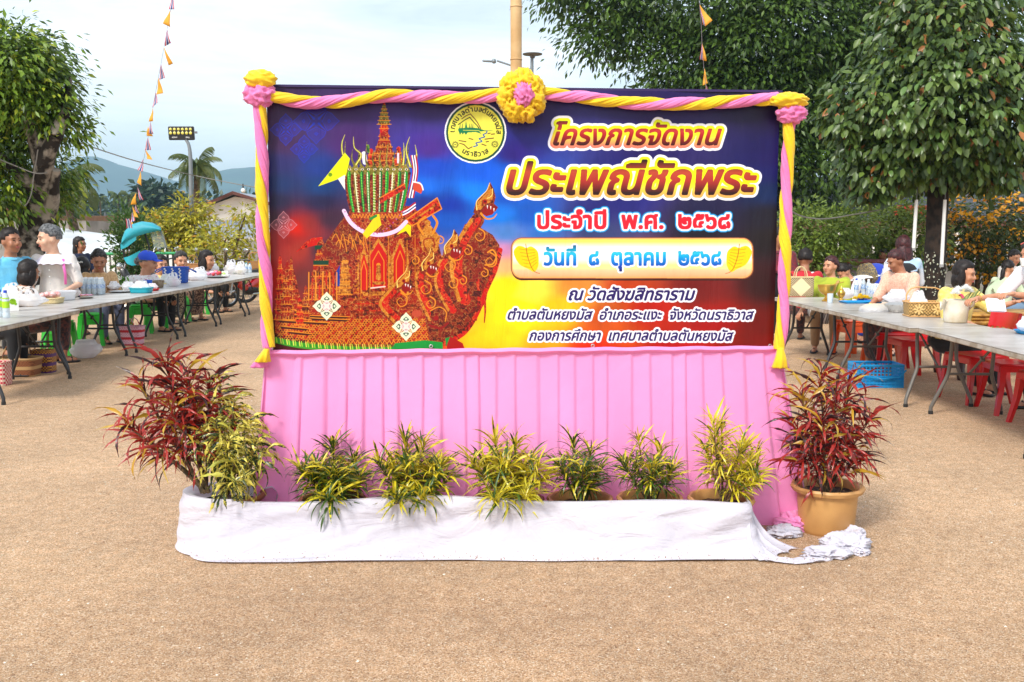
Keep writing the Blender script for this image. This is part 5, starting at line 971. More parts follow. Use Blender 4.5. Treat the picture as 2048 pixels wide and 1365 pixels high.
# street lamp behind the banner
Y = 38; c = P(1064, 500, Y); sl = thing('street_lamp', 'thin steel street lamp with a dish top and side arm behind the bamboo', 'lamp post', (c.x, Y, 0)); q = lambda u, v: P(u, v, Y) - sl.location; GV = mat('galvanised', (.2, .2, .2))
mb = MB(); mb.tube([(0, 0, 0), q(1063, 300), q(1064, 118)], [.1, .08, .06], 8); mb.build('pole', GV, sl); mb = MB(); mb.tube([q(1062, 139), q(1030, 134), q(994, 122)], .035, 8); mb.build('arm', GV, sl)
mb = MB(); mb.box(q(988, 123), (.16, .16, .16), bev=.04); mb.box(q(978, 123), (.5, .12, .07), rot(0, R(4)), bev=.03); mb.build('lamp_head', GV, sl); mb = MB(); mb.lathe([(.0, 0), (.08, 0), (.1, .08), (.36, .13), (.37, .16), (.0, .17)], 24, q(1065, 117)); mb.build('solar_dish', mat('lamp_dish', s2l((96, 92, 88)), .5), sl)
# bamboo pole behind the banner
Y = 8.4; c = P(1034, 150, Y); bp_ = thing('bamboo_pole', 'thick pale bamboo pole rising behind the central rosette', 'pole', (c.x, Y, 0)); BAM = mat('pale_bamboo', s2l((206, 172, 122)), .5, s2l((190, 152, 100)), 5, .1, 30); top = P(1032, -60, Y) - bp_.location; pts = []; rr = []; z = 0
zn = P(1032, 14, Y).z
ks = sorted([zn - .42 * k for k in range(0, 9)] + [zn + .4]); zz = 0
for k in ks:
    for dz, r_ in ((-.03, .047), (-.008, .0475), (0, .051), (.006, .0475), (.03, .0465)):
        if k + dz > 0: pts.append((top.x * (k + dz) / top.z, 0, k + dz)); rr.append(r_)
mb = MB(); mb.tube(pts, rr, 20); mb.build('culm', BAM, bp_, angle=20)
for k in ks:
    if k > .1: mb = MB(); mb.tube([(top.x * k / top.z + math.cos(a) * .0485, math.sin(a) * .0485, k - .004) for a in np.linspace(0, 2 * PI, 20, endpoint=False)], .0022, 5, loop=True); mb.build('node_ring', mat('bamboo_node', s2l((150, 116, 84)), .7), bp_)
# building at right
Y = 27; o_ = P(1800, 440, Y); hb_ = thing('temple_hall', 'long grey walled hall with a dark tiled roof behind the right trees', 'building', (o_.x, Y, 0)); q = lambda u, v, y=Y: P(u, v, y) - hb_.location
x0, x1 = q(1200, 440).x, q(2300, 440).x; zt = q(0, 436).z; mb = MB(); mb.box(((x0 + x1) / 2, 2.6, zt / 2), (x1 - x0, 5, zt)); mb.build('wall', WALLG, hb_, smooth=False)
mb = MB(); a, b, c_, d = Vector((x0 - .6, -.9, zt - .15)), Vector((x1 + .6, -.9, zt - .15)), Vector((x1, 3.2, zt + 1.25)), Vector((x0, 3.2, zt + 1.25)); mb.grid(lambda i, j: a.lerp(b, i).lerp(d.lerp(c_, i), j) + Vector((0, 0, .05 * ((j * 14) % 1))), 12, 56); mb.build('roof', DKR, hb_, fix=False)
mb = MB(); mb.box(((x0 + x1) / 2, -.93, zt - .2), (x1 - x0 + 1.2, .04, .2)); mb.build('fascia', BRN, hb_, smooth=False); mb = MB(); mb.box(((x0 + x1) / 2, 0, zt - .38), (x1 - x0, .25, .16)); mb.build('beam', WALLW, hb_, smooth=False)
for u in (1480, 1590, 1660, 1740, 1820, 1920, 2000):
    x = q(u, 500).x; f = MB(); f.box((x, .09, 1.25), (.9, .08, 1.1)); fo = f.build('window', WHP, hb_, smooth=False); g_ = MB(); g_.box((x - .22, .05, 1.25), (.38, .03, .98)); g_.box((x + .22, .05, 1.25), (.38, .03, .98)); g_.build('pane', DGL, fo, smooth=False)
    mb = MB(); mb.tube([(x + .9, -.8, 0), (x + .9, -.8, zt - .3)], .06, 8); mb.build('column', WALLW, hb_)
mb = MB(); mb.box(q(1795, 424) + Vector((0, -.9, 0)), (.9, .04, .28)); mb.build('red_sign_board', mat('red_paint', s2l((170, 30, 30)), .5), hb_, smooth=False)
# low wall, stair with handrail
mb = MB(); a, b = P(1560, 560, 22), P(2300, 560, 22); mb.box(((a.x + b.x) / 2, 22, .22), (b.x - a.x, .3, .44)); lw = mb.build('low_wall', mat('weathered_concrete', s2l((140, 134, 126)), .9, s2l((108, 104, 98)), 3, .3, 14), None, smooth=False); tag(lw, 'low weathered concrete wall behind the right tables', 'wall')
Y = 20; c = P(1980, 560, Y); st = thing('handrail', 'sloping double pipe handrail on steps behind the yellow blouse', 'railing', (c.x, Y, 0)); q = lambda u, v: P(u, v, Y) - st.location
for (p0, p1) in (((1935, 552), (2012, 504)), ((1935, 566), (2012, 520)), ((1936, 578), (2006, 536))): mb = MB(); mb.tube([q(*p0), q(*p1)], .022, 8); mb.build('rail', steel, st)
for (u, v) in ((1938, 550), (1975, 527), (2012, 500)): mb = MB(); mb.tube([(q(u, v).x, 0, 0), q(u, v)], .026, 8); mb.build('post', steel, st)
Y = 19.5; c = P(1830, 520, Y); st = thing('handrail', 'short sloping pipe rail left of the dark tree trunk', 'railing', (c.x, Y, 0)); q = lambda u, v: P(u, v, Y) - st.location
mb = MB(); mb.tube([q(1826, 533), q(1862, 508)], .022, 8); mb.build('rail', steel, st); mb = MB(); mb.tube([(q(1828, 532).x, 0, 0), q(1828, 532)], .026, 8); mb.tube([(q(1860, 510).x, 0, 0), q(1860, 510)], .026, 8); mb.build('post', steel, st)
Y = 18; c = P(1632, 540, Y); st = thing('steel_railing', 'grey steel post and rail behind the woven bag', 'railing', (c.x, Y, 0)); q = lambda u, v: P(u, v, Y) - st.location
mb = MB(); mb.tube([(0, 0, 0), q(1632, 496)], .035, 8); mb.build('post', steel, st); mb = MB(); mb.tube([q(1585, 533), q(1700, 533)], .02, 8); mb.tube([q(1585, 541), q(1700, 541)], .02, 8); mb.build('rail', steel, st)
for (u0, v0, u1, v1, lab) in ((1833, 400, 1827, 500, 'thin white pole left of the dark trunk, lower end free'), (1890, 400, 1883, 533, 'thin white pole right of the dark trunk')):
    Y = 15.2; a, b = P(u0, v0, Y), P(u1, v1, Y); dv = (a - b).normalized(); t = thing('hanging_pole', lab, 'pole', b, 0, 'white poles hung from the big leaved tree'); mb = MB(); mb.tube([Vector((0, 0, 0)), (a - b) * .8, a - b], [.028, .026, .024], 10); mb.build('tube', WHP, t); mb = MB(); mb.tube([dv * .0 - dv * .012, dv * .03], .032, 10); mb.build('end_cap', mat('grey_cap', (.3, .3, .3)), t)
    mb = MB(); mb.tube([a - b, a - b + Vector((.02, 0, .5))], .005, 5); mb.build('hanging_wire', steel, t)
# watermelon seats and stone table
def melon(label, u, v, Y, s, rz, green='melon_green'):
    c = P(u, v, Y); t = thing('round_seat', label, 'garden seat', (c.x, Y, 0), rz, 'green garden seats shaped like fruit'); H = c.z
    mb = MB(); mb.lathe([(0, -.2), (s * .8, -.19), (s * .97, -.12), (s, 0), (s * .97, .12), (s * .8, .19), (0, .2)], 28, (0, 0, H), r=rot(PI / 2)); mb.build('back_shell', mat(green, s2l((24, 140, 50)), .25, s2l((14, 100, 34)), 3, coat=.4), t)
    mb = MB(); mb.tube([(math.cos(a) * s * .86, -.2, H + math.sin(a) * s * .86) for a in np.linspace(0, 2 * PI, 28, endpoint=False)], .02, 6, loop=True); mb.build('white_rim', WHP, t); mb = MB(); mb.lathe([(0, 0), (s * .82, 0), (s * .8, .02), (0, .025)], 28, (0, -.19, H), r=rot(PI / 2)); mb.build('red_face', mat('melon_red', s2l((190, 50, 44)), .4), t)
    mb = MB(); mb.box((0, -.35, .4), (s * 1.5, .5, .1), bev=.04); mb.box((0, -.3, .2), (s * .8, .3, .36)); mb.build('seat', mat('seat_green', s2l((20, 120, 46)), .35), t); return t
melon('green round backed garden seat with red face behind the bending woman', 1762, 535, 18.5, .23, R(50)); melon('large glossy green domed seat left of the dark trunk', 1842, 556, 17.5, .3, R(155)); 
Y = 18.3; c = P(1730, 522, Y); t = thing('stone_table', 'pink and grey terrazzo garden table behind the lime blouse', 'table', (c.x, Y, 0)); H = c.z; mb = MB(); mb.box((0, 0, H), (1.1, .9, .07), bev=.02); mb.build('tabletop', mat('pink_terrazzo', s2l((150, 84, 92)), .3, s2l((120, 60, 70)), 30), t); mb = MB(); mb.box((-.05, 0, H / 2), (.85, .5, H - .1), bev=.02); mb.build('pedestal', mat('grey_terrazzo', s2l((160, 158, 160)), .4, s2l((130, 110, 116)), 8), t)
# wires
def wire(name, label, pts, r=.008, cat='cable'):
    o = Vector(pts[0]); mb = MB(); mb.tube([Vector(p) - o for p in spline([tuple(p) for p in pts], 8)], r, 5); w_ = mb.build(name, mat('wire_grey', s2l((120, 116, 110)), .6), None); w_.location = o; return tag(w_, label, cat)
wire('overhead_wire', 'thin sagging wire crossing the sky from the left tree to the banner', [P(150, 283, 15), P(270, 322, 18), P(382, 350, 24.9), P(470, 368, 22), P(530, 378, 20)], .010)
wire('overhead_wire', 'slack wire hanging between trees right of the garland', [P(1560, 405, 12), P(1600, 432, 13), P(1650, 438, 14), P(1710, 429, 15), P(1760, 420, 16)], .010)
wire('looped_wire', 'wire looped across the leaning pale trunk', [P(-20, 312, 12.8), P(30, 332, 13.0), P(66, 346, 13.1), P(88, 347, 13.2), P(95, 345, 13.4)], .008)
wire('hanging_vine', 'thin vine hanging down the leaning pale trunk', [P(76, 300, 13.1), P(68, 350, 13.2), P(62, 390, 13.2), P(50, 412, 13.2), P(40, 402, 13.2)], .008, 'vine')
c = P(486, 372, 21.5); t = thing('light_bulb', 'clear light bulb hanging from the wire left of the banner', 'light bulb', c); mb = MB(); mb.lathe([(0, -.15), (.035, -.14), (.05, -.11), (.045, -.08), (.02, -.05), (0, -.05)], 12); mb.build('glass', mat('bulb_glass', s2l((236, 234, 226)), .1, spec=.8), t); mb = MB(); mb.tube([(0, 0, -.055), (0, 0, 0), (0, 0, .04)], .016, 8); mb.build('socket', MATS["black_housing"], t)
# ------------------------------------------------------------------ folding tables
TOPM = mat('stone_grey_tabletop', s2l((186, 182, 178)), .32, s2l((150, 142, 134)), 3.5, .05, 40, lo=.4, hi=.72, detail=7, spec=.6); EDGE = mat('tabletop_edge', s2l((176, 168, 156)), .6, s2l((146, 132, 114)), 9, .3, 30)
LEGD = mat('black_grey_legs', s2l((52, 52, 54)), .45, metal=.2); LEGL = mat('grey_powder_legs', s2l((104, 100, 94)), .45, metal=.2); CAPM = mat('leg_foot_cap', (.015, .015, .015), .6)
def table(label, x, y, rz, m, group, Lh=.995, Wh=.37):
    t = thing('folding_table', label, 'table', (x, y, 0), rz, group); H = .74
    mb = MB(); mb.box((0, 0, H - .004), (Wh * 2, Lh * 2, .008), bev=.003); mb.build('tabletop', TOPM, t, angle=30)
    mb = MB(); mb.box((0, 0, H - .0285), (Wh * 2 - .004, Lh * 2 - .004, .040), bev=.006); mb.build('rim', EDGE, t, angle=30)
    for s in (-1, 1):
        fr = MB(); yl = s * (Lh - .27); yf = s * (Lh - .17)
        fr.tube([(-.17, yl + s * .05, .36), (.17, yl + s * .05, .36)], .013, 6); fr.tube([(-.19, yl, H - .05), (.19, yl, H - .05)], .013, 6); fr.tube([(0, yl + s * .05, .37), (0, yl - s * .18, .52), (0, yl - s * .44, H - .05)], .011, 6)
        fr.box((0, yl - s * .18, .52), (.03, .05, .02), rot(R(30) * s)); fr.build('brace', m, t)
        for e in (-1, 1):
            mb = MB(); mb.tube([(e * .18, yl, H - .04), (e * .18, yl + s * .03, .44), (e * .185, yl + s * .05, .36), (e * .20, yl + s * .058, .31), (e * .285, yf - s * .01, .10), (e * .30, yf, .06), (e * .30, yf, .012)], .0165, 10); lg = mb.build('leg', m, t)
            mb = MB(); mb.tube([(e * .30, yf, .03), (e * .30, yf, 0)], .020, 10); mb.build('foot_cap', CAPM, lg)
    return t
LT = [(-5.02, 9.86, .07, 'nearest table of the left row, bottles and a carton on it'), (-5.24, 11.88, -.01, 'second table of the left row under the white bowl and bottle pack'), (-5.25, 13.90, .005, 'third table of the left row with the teal basket and steel tray'),
      (-5.27, 15.93, .01, 'fourth table of the left row with the blue and white woven bag'), (-5.32, 17.96, .012, 'fifth table of the left row with the tray of wrapped fruit'), (-5.36, 19.99, .01, 'farthest visible table of the left row beside the garland')]
tables_l = [table(lb, x, y, rz, LEGD, 'grey folding tables in the left row', Wh=.38) for x, y, rz, lb in LT]
RT = [(3.92, 7.72, -.03, 'nearest table of the right row, cut by the picture edge'), (3.84, 9.82, .03, 'middle table of the right row with the bamboo basket and bottle packs'), (3.78, 11.92, .01, 'farthest table of the right row with the gold bowl and check woven bag')]
tables_r = [table(lb, x, y, rz, LEGL if k < 2 else LEGD, 'grey folding tables in the right row', Lh=1.035, Wh=.37) for k, (x, y, rz, lb) in enumerate(RT)]
# ------------------------------------------------------------------ plastic stools and chairs
def stool(name, label, x, y, rz, m, group, h=.45):
    t = thing(name, label, 'stool', (x, y, 0), rz, group); mb = MB()
    mb.box((0, 0, h - .012), (.29, .29, .024), bev=.01); mb.box((0, 0, h - .045), (.28, .28, .05), bev=.01); mb.build('seat', m, t, angle=40)
    for a in (-1, 1):
        for b in (-1, 1):
            mb = MB(); w0, w1 = .034, .026
            mb.loft([[Vector((a * (cx - w_ + (dx * 2 * w_)) , b * (cx - w_ + dy * 2 * w_), z)) for dx, dy in ((0, 0), (1, 0), (1, 1), (0, 1))] for cx, w_, z in ((.118, w0, h - .03), (.135, w0 * .9, h * .6), (.165, w1, 0))]); mb.build('leg', m, t, smooth=False)
    mb = MB()
    for a in (-1, 1): mb.box((0, a * .125, h - .11), (.2, .012, .09)); mb.box((a * .125, 0, h - .11), (.012, .2, .09))
    mb.build('apron', m, t, smooth=False); return t
GRN = mat('green_plastic', s2l((50, 190, 56)), .3, trans=.12, coat=.2); REDP = mat('red_plastic', s2l((204, 20, 26)), .28, trans=.06, coat=.3); ORG = mat('orange_plastic', s2l((224, 84, 26)), .3, trans=.1, coat=.3)
for k, (x, y, lb) in enumerate(((-5.78, 9.9, 'green plastic stool under the woman seated at the far left edge'), (-5.80, 12.75, 'green stool beside the patterned brown sarong under the second table'), (-5.9, 14.0, 'green stool half hidden by black table legs under the third table'), (-5.85, 15.7, 'green plastic stool behind the pink woven tote'),
        (-5.9, 16.5, 'green stool under the woman in the yellow blouse'), (-5.95, 17.8, 'green stool under the woman behind the wicker bag'), (-6.1, 19.3, 'green stool under the woman in pink'), (-4.9, 22.0, 'lone green stool beyond the far end of the left row'))):
    stool('plastic_stool', lb, x, y, .1 * k, GRN, 'green plastic stools along the left row')
def chair(label, x, y, rz, m, group, name='plastic_chair', arm=False):
    t = thing(name, label, 'chair', (x, y, 0), rz, group); h = .43
    mb = MB(); mb.box((0, 0, h), (.42, .40, .03), bev=.014); mb.box((0, -.195, h - .03), (.4, .02, .06), bev=.006); mb.box((.2, 0, h - .03), (.02, .38, .05)); mb.box((-.2, 0, h - .03), (.02, .38, .05)); mb.build('seat', m, t, angle=40)
    mb = MB(); n = 14     # curved backrest with slots
    def ring(zz, k): return [Vector((.20 * math.sin(a) * (1 + .1 * (zz - h)), .17 + .05 * math.cos(a) + (zz - h) * .22 + k, zz)) for a in np.linspace(-1.25, 1.25, n)]
    for z0, z1 in ((h + .0, h + .07), (h + .26, h + .40)):
        A, B, C_, D = ring(z0, 0), ring(z1, 0), ring(z1, .014), ring(z0, .014); mb.loft([[A[i], B[i], C_[i], D[i]] for i in range(n)])
    mb.build('back_panel', m, t, angle=50)
    for i in range(1, n - 1, 2):
        mb = MB(); mb.loft([[ring(z, 0)[i] + Vector((-.011, 0, 0)), ring(z, 0)[i] + Vector((.011, 0, 0)), ring(z, .012)[i] + Vector((.011, 0, 0)), ring(z, .012)[i] + Vector((-.011, 0, 0))] for z in (h + .06, h + .27)]); mb.build('back_slat', m, t, smooth=False)
    for a in (-1, 1):
        mb = MB(); mb.tube([(a * .195, .21, h + .0), (a * .2, .25, h + .2), (a * .185, .30, h + .40)], .018, 8); mb.build('back_post', m, t)
        for b in (-1, 1):
            mb = MB(); mb.loft([[Vector((a * cx + dx * w_, b * cy + dy * w_, z)) for dx, dy in ((-1, -1), (1, -1), (1, 1), (-1, 1))] for cx, cy, w_, z in ((.18, .17, .028, h - .01), (.20, .185, .022, h * .5), (.235, .225, .017, 0))]); mb.build('leg', m, t, smooth=False)
    return t
chair('red plastic chair under the woman in the yellow blouse', 4.35, 9.3, R(-80), REDP, 'red plastic chairs at the right row'); chair('empty red chair facing the middle table near the yellow blouse', 4.42, 8.72, R(-95), REDP, 'red plastic chairs at the right row'); chair('red chair pushed to the nearest table at the right edge', 4.42, 8.05, R(-75), REDP, 'red plastic chairs at the right row')
chair('red chair behind the blue crate under the woman in peach', 4.3, 10.7, R(-85), REDP, 'red plastic chairs at the right row'); chair('red chair just left of the peach blouse woman', 4.35, 11.35, R(-100), REDP, 'red plastic chairs at the right row')
stool('plastic_stool', 'orange plastic stool under the woman in the lime blouse', 4.35, 12.75, .3, ORG, 'orange plastic stools at the right row', .46); stool('plastic_stool', 'orange stool leg at the bottom right picture edge', 4.62, 7.75, .1, ORG, 'orange plastic stools at the right row', .46); stool('plastic_stool', 'orange stool beside the bending woman', 4.5, 12.1, .0, ORG, 'orange plastic stools at the right row', .46)
# ------------------------------------------------------------------ small things: builders
FILM = mat('thin_plastic_bag', s2l((252, 252, 254)), .25, trans=.5, alpha=.72, spec=.7, bump=.6, bscale=30); FILMW = mat('milky_plastic_bag', s2l((252, 252, 254)), .3, trans=.45, alpha=.92, bump=.6, bscale=30)
PET = mat('clear_bottle_plastic', s2l((214, 228, 236)), .12, alpha=.7, spec=.9, coat=.5); WLAB = mat('white_blue_label', s2l((196, 216, 236)), .4, s2l((90, 140, 200)), 40); CAPW = mat('white_cap', s2l((236, 236, 238)), .35); CAPB = mat('blue_cap', s2l((26, 70, 190)), .35); LIME = mat('lime_label', s2l((170, 220, 40)), .4)
def bottle_parts(t, x, y, capm, lab=WLAB, h=.23, r=.031, lz=(.10, .15)):
    """one bottle: body, label, cap under root t"""
    mb = MB(); mb.lathe([(0, 0), (r * .85, 0), (r, .008), (r, h * .16), (r * .93, h * .19), (r, h * .22), (r * .95, h * .4), (r, h * .62), (r * .97, h * .7), (r * .5, h * .88), (r * .42, h * .93), (0, h * .935)], 14, (x, y, 0)); mb.build('body', PET, t)
    mb = MB(); mb.lathe([(r * 1.02, h * .36), (r * 1.03, h * .6)], 14, (x, y, 0), cap=False); mb.build('label', lab, t)
    mb = MB(); mb.lathe([(0, h * .905), (r * .5, h * .905), (r * .5, h), (0, h)], 12, (x, y, 0)); mb.build('cap', capm, t)
def bottle(label, p, capm=CAPW, lab=WLAB, h=.23, r=.031, group=None):
    t = thing('water_bottle', label, 'bottle', p, 0, group); bottle_parts(t, 0, 0, capm, lab, h, r); return t
def bag(label, p, w, d, h, m=FILM, fill=None, seed=0, handles=True, name='plastic_bag', group=None, rz=0):
    t = thing(name, label, 'bag', p, rz, group); mb = MB(); nn_ = 34; rings = []
    for i in range(15):
        q = i / 14; z = h * q * (1 + .12 * q * math.sin(i * 2.1 + seed)); s = (.55 + .6 * math.sin(min(1, q * 1.6) * PI * .62)) * (1 - .55 * max(0, q - .45) / .55); ring = []
        for k in range(nn_):
            a = 2 * PI * k / nn_; f = s * (1 + .3 * MN.noise(Vector((math.cos(a) * 2, math.sin(a) * 2, q * 2.6 + seed))) + .22 * abs(MN.noise(Vector((math.cos(a) * 4.5, math.sin(a) * 4.5, q * 3 + seed)))) + .13 * math.sin(a * 5 + seed + q * 5) * q); ring.append(Vector((math.cos(a) * w / 2 * f, math.sin(a) * d / 2 * f, max(.002, z))))
        rings.append(ring)
    mb.loft(rings); mb.build('bag_body', m, t, angle=180)
    if handles:
        for s in (-1, 1):
            mb = MB(); n = 9; mb.grid(lambda i, j: Vector((s * w * .10 + (j - .5) * .035 + math.cos(PI * i) * w * .18 * (1), .014 * s, h * .93 + math.sin(PI * i) * h * .38 * (1 + .1 * s))), 10, 2); mb.build('handle', m, t, fix=False)
    if fill:
        r = random.Random(seed)
        for k in range(fill[0]):
            mb = MB(); a = r.random() * 6.28; q = r.random() ** .5 * .6; mb.ell((math.cos(a) * w / 2 * q, math.sin(a) * d / 2 * q, h * .12 + r.random() * h * .45), (fill[2] * r.uniform(.8, 1.2), fill[2], fill[2] * .85), rot(r.random(), r.random(), r.random()), 10, 7); mb.build('item', fill[1][k % len(fill[1])], t)
    return t
def weave(name, c1, c2, sc=60, rough=.6, c3=None, diamond=False):
    if name in MATS: return MATS[name]
    m = bpy.data.materials.new(name); m.use_nodes = True; t = m.node_tree; b = t.nodes['Principled BSDF']; L = t.links; b.inputs['Roughness'].default_value = rough
    co = nn(t, 'ShaderNodeTexCoord'); ck = nn(t, 'ShaderNodeTexChecker'); ck.inputs['Scale'].default_value = sc; ck.inputs['Color1'].default_value = (*c1, 1); ck.inputs['Color2'].default_value = (*c2, 1); L.new(co.outputs['Object'], ck.inputs['Vector']); mpn = nn(t, 'ShaderNodeMapping'); mpn.inputs['Location'].default_value = (.0013, .0013, .0013); L.new(co.outputs['Object'], mpn.inputs[0]); L.new(mpn.outputs[0], ck.inputs['Vector']); out = ck.outputs[0]
    if c3 is not None:
        sp = nn(t, 'ShaderNodeSeparateXYZ'); L.new(co.outputs['Object'], sp.inputs[0])
        if diamond:     # light lozenge on the face (x, z about the centre)
            ax = nn(t, 'ShaderNodeMath', operation='ABSOLUTE'); az = nn(t, 'ShaderNodeMath', operation='SUBTRACT'); az.inputs[1].default_value = diamond; aa = nn(t, 'ShaderNodeMath', operation='ABSOLUTE'); ad = nn(t, 'ShaderNodeMath', operation='ADD'); lt = nn(t, 'ShaderNodeMath', operation='LESS_THAN'); lt.inputs[1].default_value = diamond * .98
            L.new(sp.outputs[0], ax.inputs[0]); L.new(sp.outputs[2], az.inputs[0]); L.new(az.outputs[0], aa.inputs[0]); L.new(ax.outputs[0], ad.inputs[0]); L.new(aa.outputs[0], ad.inputs[1]); L.new(ad.outputs[0], lt.inputs[0]); fac = lt.outputs[0]
        else:
            md = nn(t, 'ShaderNodeMath', operation='PINGPONG'); md.inputs[1].default_value = .05; lt = nn(t, 'ShaderNodeMath', operation='LESS_THAN'); lt.inputs[1].default_value = .018; L.new(sp.outputs[2], md.inputs[0]); L.new(md.outputs[0], lt.inputs[0]); fac = lt.outputs[0]
        x = nn(t, 'ShaderNodeMix', data_type='RGBA'); x.inputs[7].default_value = (*c3, 1); L.new(fac, x.inputs[0]); L.new(out, x.inputs[6]); out = x.outputs[2]
    L.new(out, b.inputs['Base Color']); bp = nn(t, 'ShaderNodeBump'); bp.inputs['Strength'].default_value = .6; bp.inputs['Distance'].default_value = .004; L.new(ck.outputs[1], bp.inputs['Height']); L.new(bp.outputs[0], b.inputs['Normal']); MATS[name] = m; return m
def basket(name, label, cat, p, w, d, h, m, handle=None, hm=None, flare=1.12, rz=0, rim=None, rnd=.5, n=28, parts=None, open_=True, group=None):
    """woven bag or basket: rounded box body, rim, hoop handles"""
    t = thing(name, label, cat, p, rz, group); hm = hm or m
    def ring(z, s, inn=0):
        o = []
        for k in range(n): a = 2 * PI * k / n; c_, s_ = math.cos(a), math.sin(a); e = 2 / (2 + (1 - rnd) * 6); o.append(Vector((math.copysign(abs(c_) ** e, c_) * (w / 2 * s - inn), math.copysign(abs(s_) ** e, s_) * (d / 2 * s - inn), z)))
        return o
    mb = MB(); zs = [0, .01, h * .25, h * .5, h * .75, h]; rings = [ring(z, 1 + (flare - 1) * z / h - (.04 if z == 0 else 0)) for z in zs]
    if open_: rings += [ring(h, flare, .008), ring(h * .5, 1 + (flare - 1) * .5, .008), ring(h * .35, 1, .01)]
    mb.loft(rings); mb.build('body', m, t, angle=60)
    mb = MB(); mb.tube(ring(h, flare), .009, 6, loop=True); mb.build('rim', rim or hm, t)
    if handle == 'hoop': mb = MB(); mb.tube([(-w / 2 * flare * .92, 0, h), (-w / 2 * flare * .85, 0, h + .14), (-w * .3, 0, h + .19), (w * .3, 0, h + .19), (w / 2 * flare * .85, 0, h + .14), (w / 2 * flare * .92, 0, h)], .011, 8, flat=1.3); mb.build('handle', hm, t)
    if handle == 'two':
        for s in (-1, 1): mb = MB(); mb.tube([(math.cos(a) * w * .22, s * d / 2 * flare * (1 - .35 * math.sin(a)), h + math.sin(a) * w * .42) for a in np.linspace(0, PI, 12)], .007, 6); mb.build('handle', hm, t)
    return t
def tray(name, label, cat, p, r, m, h=.03, rz=0, sx=1):
    t = thing(name, label, cat, p, rz); mb = MB(); mb.lathe([(0, 0), (r * .6, 0), (r * .82, .004), (r, h), (r * 1.03, h), (r * .84, .010), (0, .008)], 32, sx=sx); mb.build('dish', m, t); return t
STEELM = mat('polished_steel', s2l((186, 184, 182)), .3, metal=.85); GOLD = mat('gold_metal', s2l((206, 164, 78)), .28, metal=.9); TEAL = mat('teal_plastic', s2l((24, 160, 178)), .4); BLUEP = mat('blue_plastic', s2l((26, 150, 214)), .35, trans=.1)
WK = weave('wicker_tan', s2l((190, 140, 82)), s2l((150, 100, 52)), 90); WKD = weave('wicker_brown', s2l((150, 92, 54)), s2l((104, 58, 34)), 70, c3=s2l((186, 150, 100))); PALE = weave('pale_straw', s2l((226, 208, 160)), s2l((196, 172, 120)), 110); CHK = weave('check_straw', s2l((216, 196, 150)), s2l((88, 62, 44)), 75, c3=s2l((232, 216, 168)), diamond=.125)
BWB = weave('blue_white_weave', s2l((28, 76, 170)), s2l((36, 92, 190)), 60, c3=None); PNW = weave('pink_white_weave', s2l((200, 130, 160)), s2l((226, 190, 200)), 60, c3=s2l((186, 20, 40))); MUL = weave('dark_bead_weave', s2l((210, 150, 50)), s2l((70, 20, 50)), 60, c3=s2l((90, 50, 110))); RWW = weave('red_white_weave', s2l((200, 40, 70)), s2l((226, 210, 190)), 45)
def T(u, v): q = G(u, v, .742); return q
# ---- left row, near to far (positions measured on the table tops)
for k, (u, v, lb) in enumerate(((1, 634, 'green labelled water bottle at the very left picture edge'), (13, 636, 'green labelled water bottle with blue cap beside the white carton'))):
    t = bottle(lb, T(u, v), CAPB, LIME, .27, .034, 'lime labelled bottles on the nearest left table'); mb = MB(); mb.lathe([(.0352, .185), (.0345, .197)], 14, cap=False); mb.build('upper_label', LIME, t)
t = thing('paper_carton', 'white carton bag with a green printed circle on the nearest left table', 'carton', T(22, 622), .5); mb = MB(); mb.loft([[Vector((a * .075 * (1 - .1 * k), b * .05 * (1 - .75 * k), z)) for a, b in ((-1, -1), (1, -1), (1, 1), (-1, 1))] for k, z in ((0, 0), (.1, .2), (1, .25))]); mb.build('box', WHP, t, smooth=False); mb = MB(); mb.lathe([(0, 0), (.032, 0)], 20, (.02, -.0500, .1), r=rot(PI / 2)); mb.lathe([(0, 0), (.014, 0)], 20, (.045, -.0512, .075), r=rot(PI / 2)); mb.build('printed_circle', LIME, t, fix=False)
bag('see through plastic bag with bread and tall handles beside the carton', T(58, 613), .30, .2, .15, FILM, (4, [mat('bread', s2l((206, 170, 120)), .8)], .045), 1, rz=.3)
t = basket('straw_basket', 'shallow pale woven basket of bagged fruit before the white bowl', 'basket', T(97, 607), .30, .22, .06, PALE, flare=1.06)
for k in range(9): mb = MB(); a = k * 2.4; q = .03 + .008 * k; mb.ell((math.cos(a) * q * 1.1, math.sin(a) * q * .8, .08 + .012 * (k % 3)), (.042, .04, .036), n=10, m=7); o = mb.build('wrapped_fruit', mat('wrapped_pink_fruit', s2l((226, 196, 192)), .3, s2l((206, 140, 136)), 20), None); o.location = t.location + Vector((0, 0, 0)); tag(o, 'plastic wrapped fruit heaped in the shallow straw basket', 'fruit', 'wrapped fruits in the shallow straw basket')
bag('tall clear bag with wooden ladle behind the straw basket', T(112, 590) , .2, .16, .2, FILM, None, 3)
t = thing('wooden_ladle', 'pale wooden ladle standing up in the tall clear bag', 'ladle', T(115, 590)); mb = MB(); mb.tube([(0, 0, .05), (.05, 0, .33)], .010, 6); mb.build('handle', WK, t); mb = MB(); mb.ell((0, 0, .05), (.03, .02, .045)); mb.build('bowl', WK, t)
t = tray('plastic_bowl', 'big white plastic bowl covered with film on the second left table', 'bowl', T(133, 600), .115, CAPW, .1); mb = MB(); mb.lathe([(0, 0), (.07, 0), (.1, .05), (.118, .105), (.125, .11), (.1, .118), (0, .122)], 28); mb.build('film_cover', FILMW, t)
basket('wicker_bag', 'small pale wicker bag behind the white bowl', 'bag', T(131, 583), .2, .12, .1, PALE, 'two', flare=1.05)
bottle('single blue capped water bottle behind the white bowl', T(153, 582), CAPB)
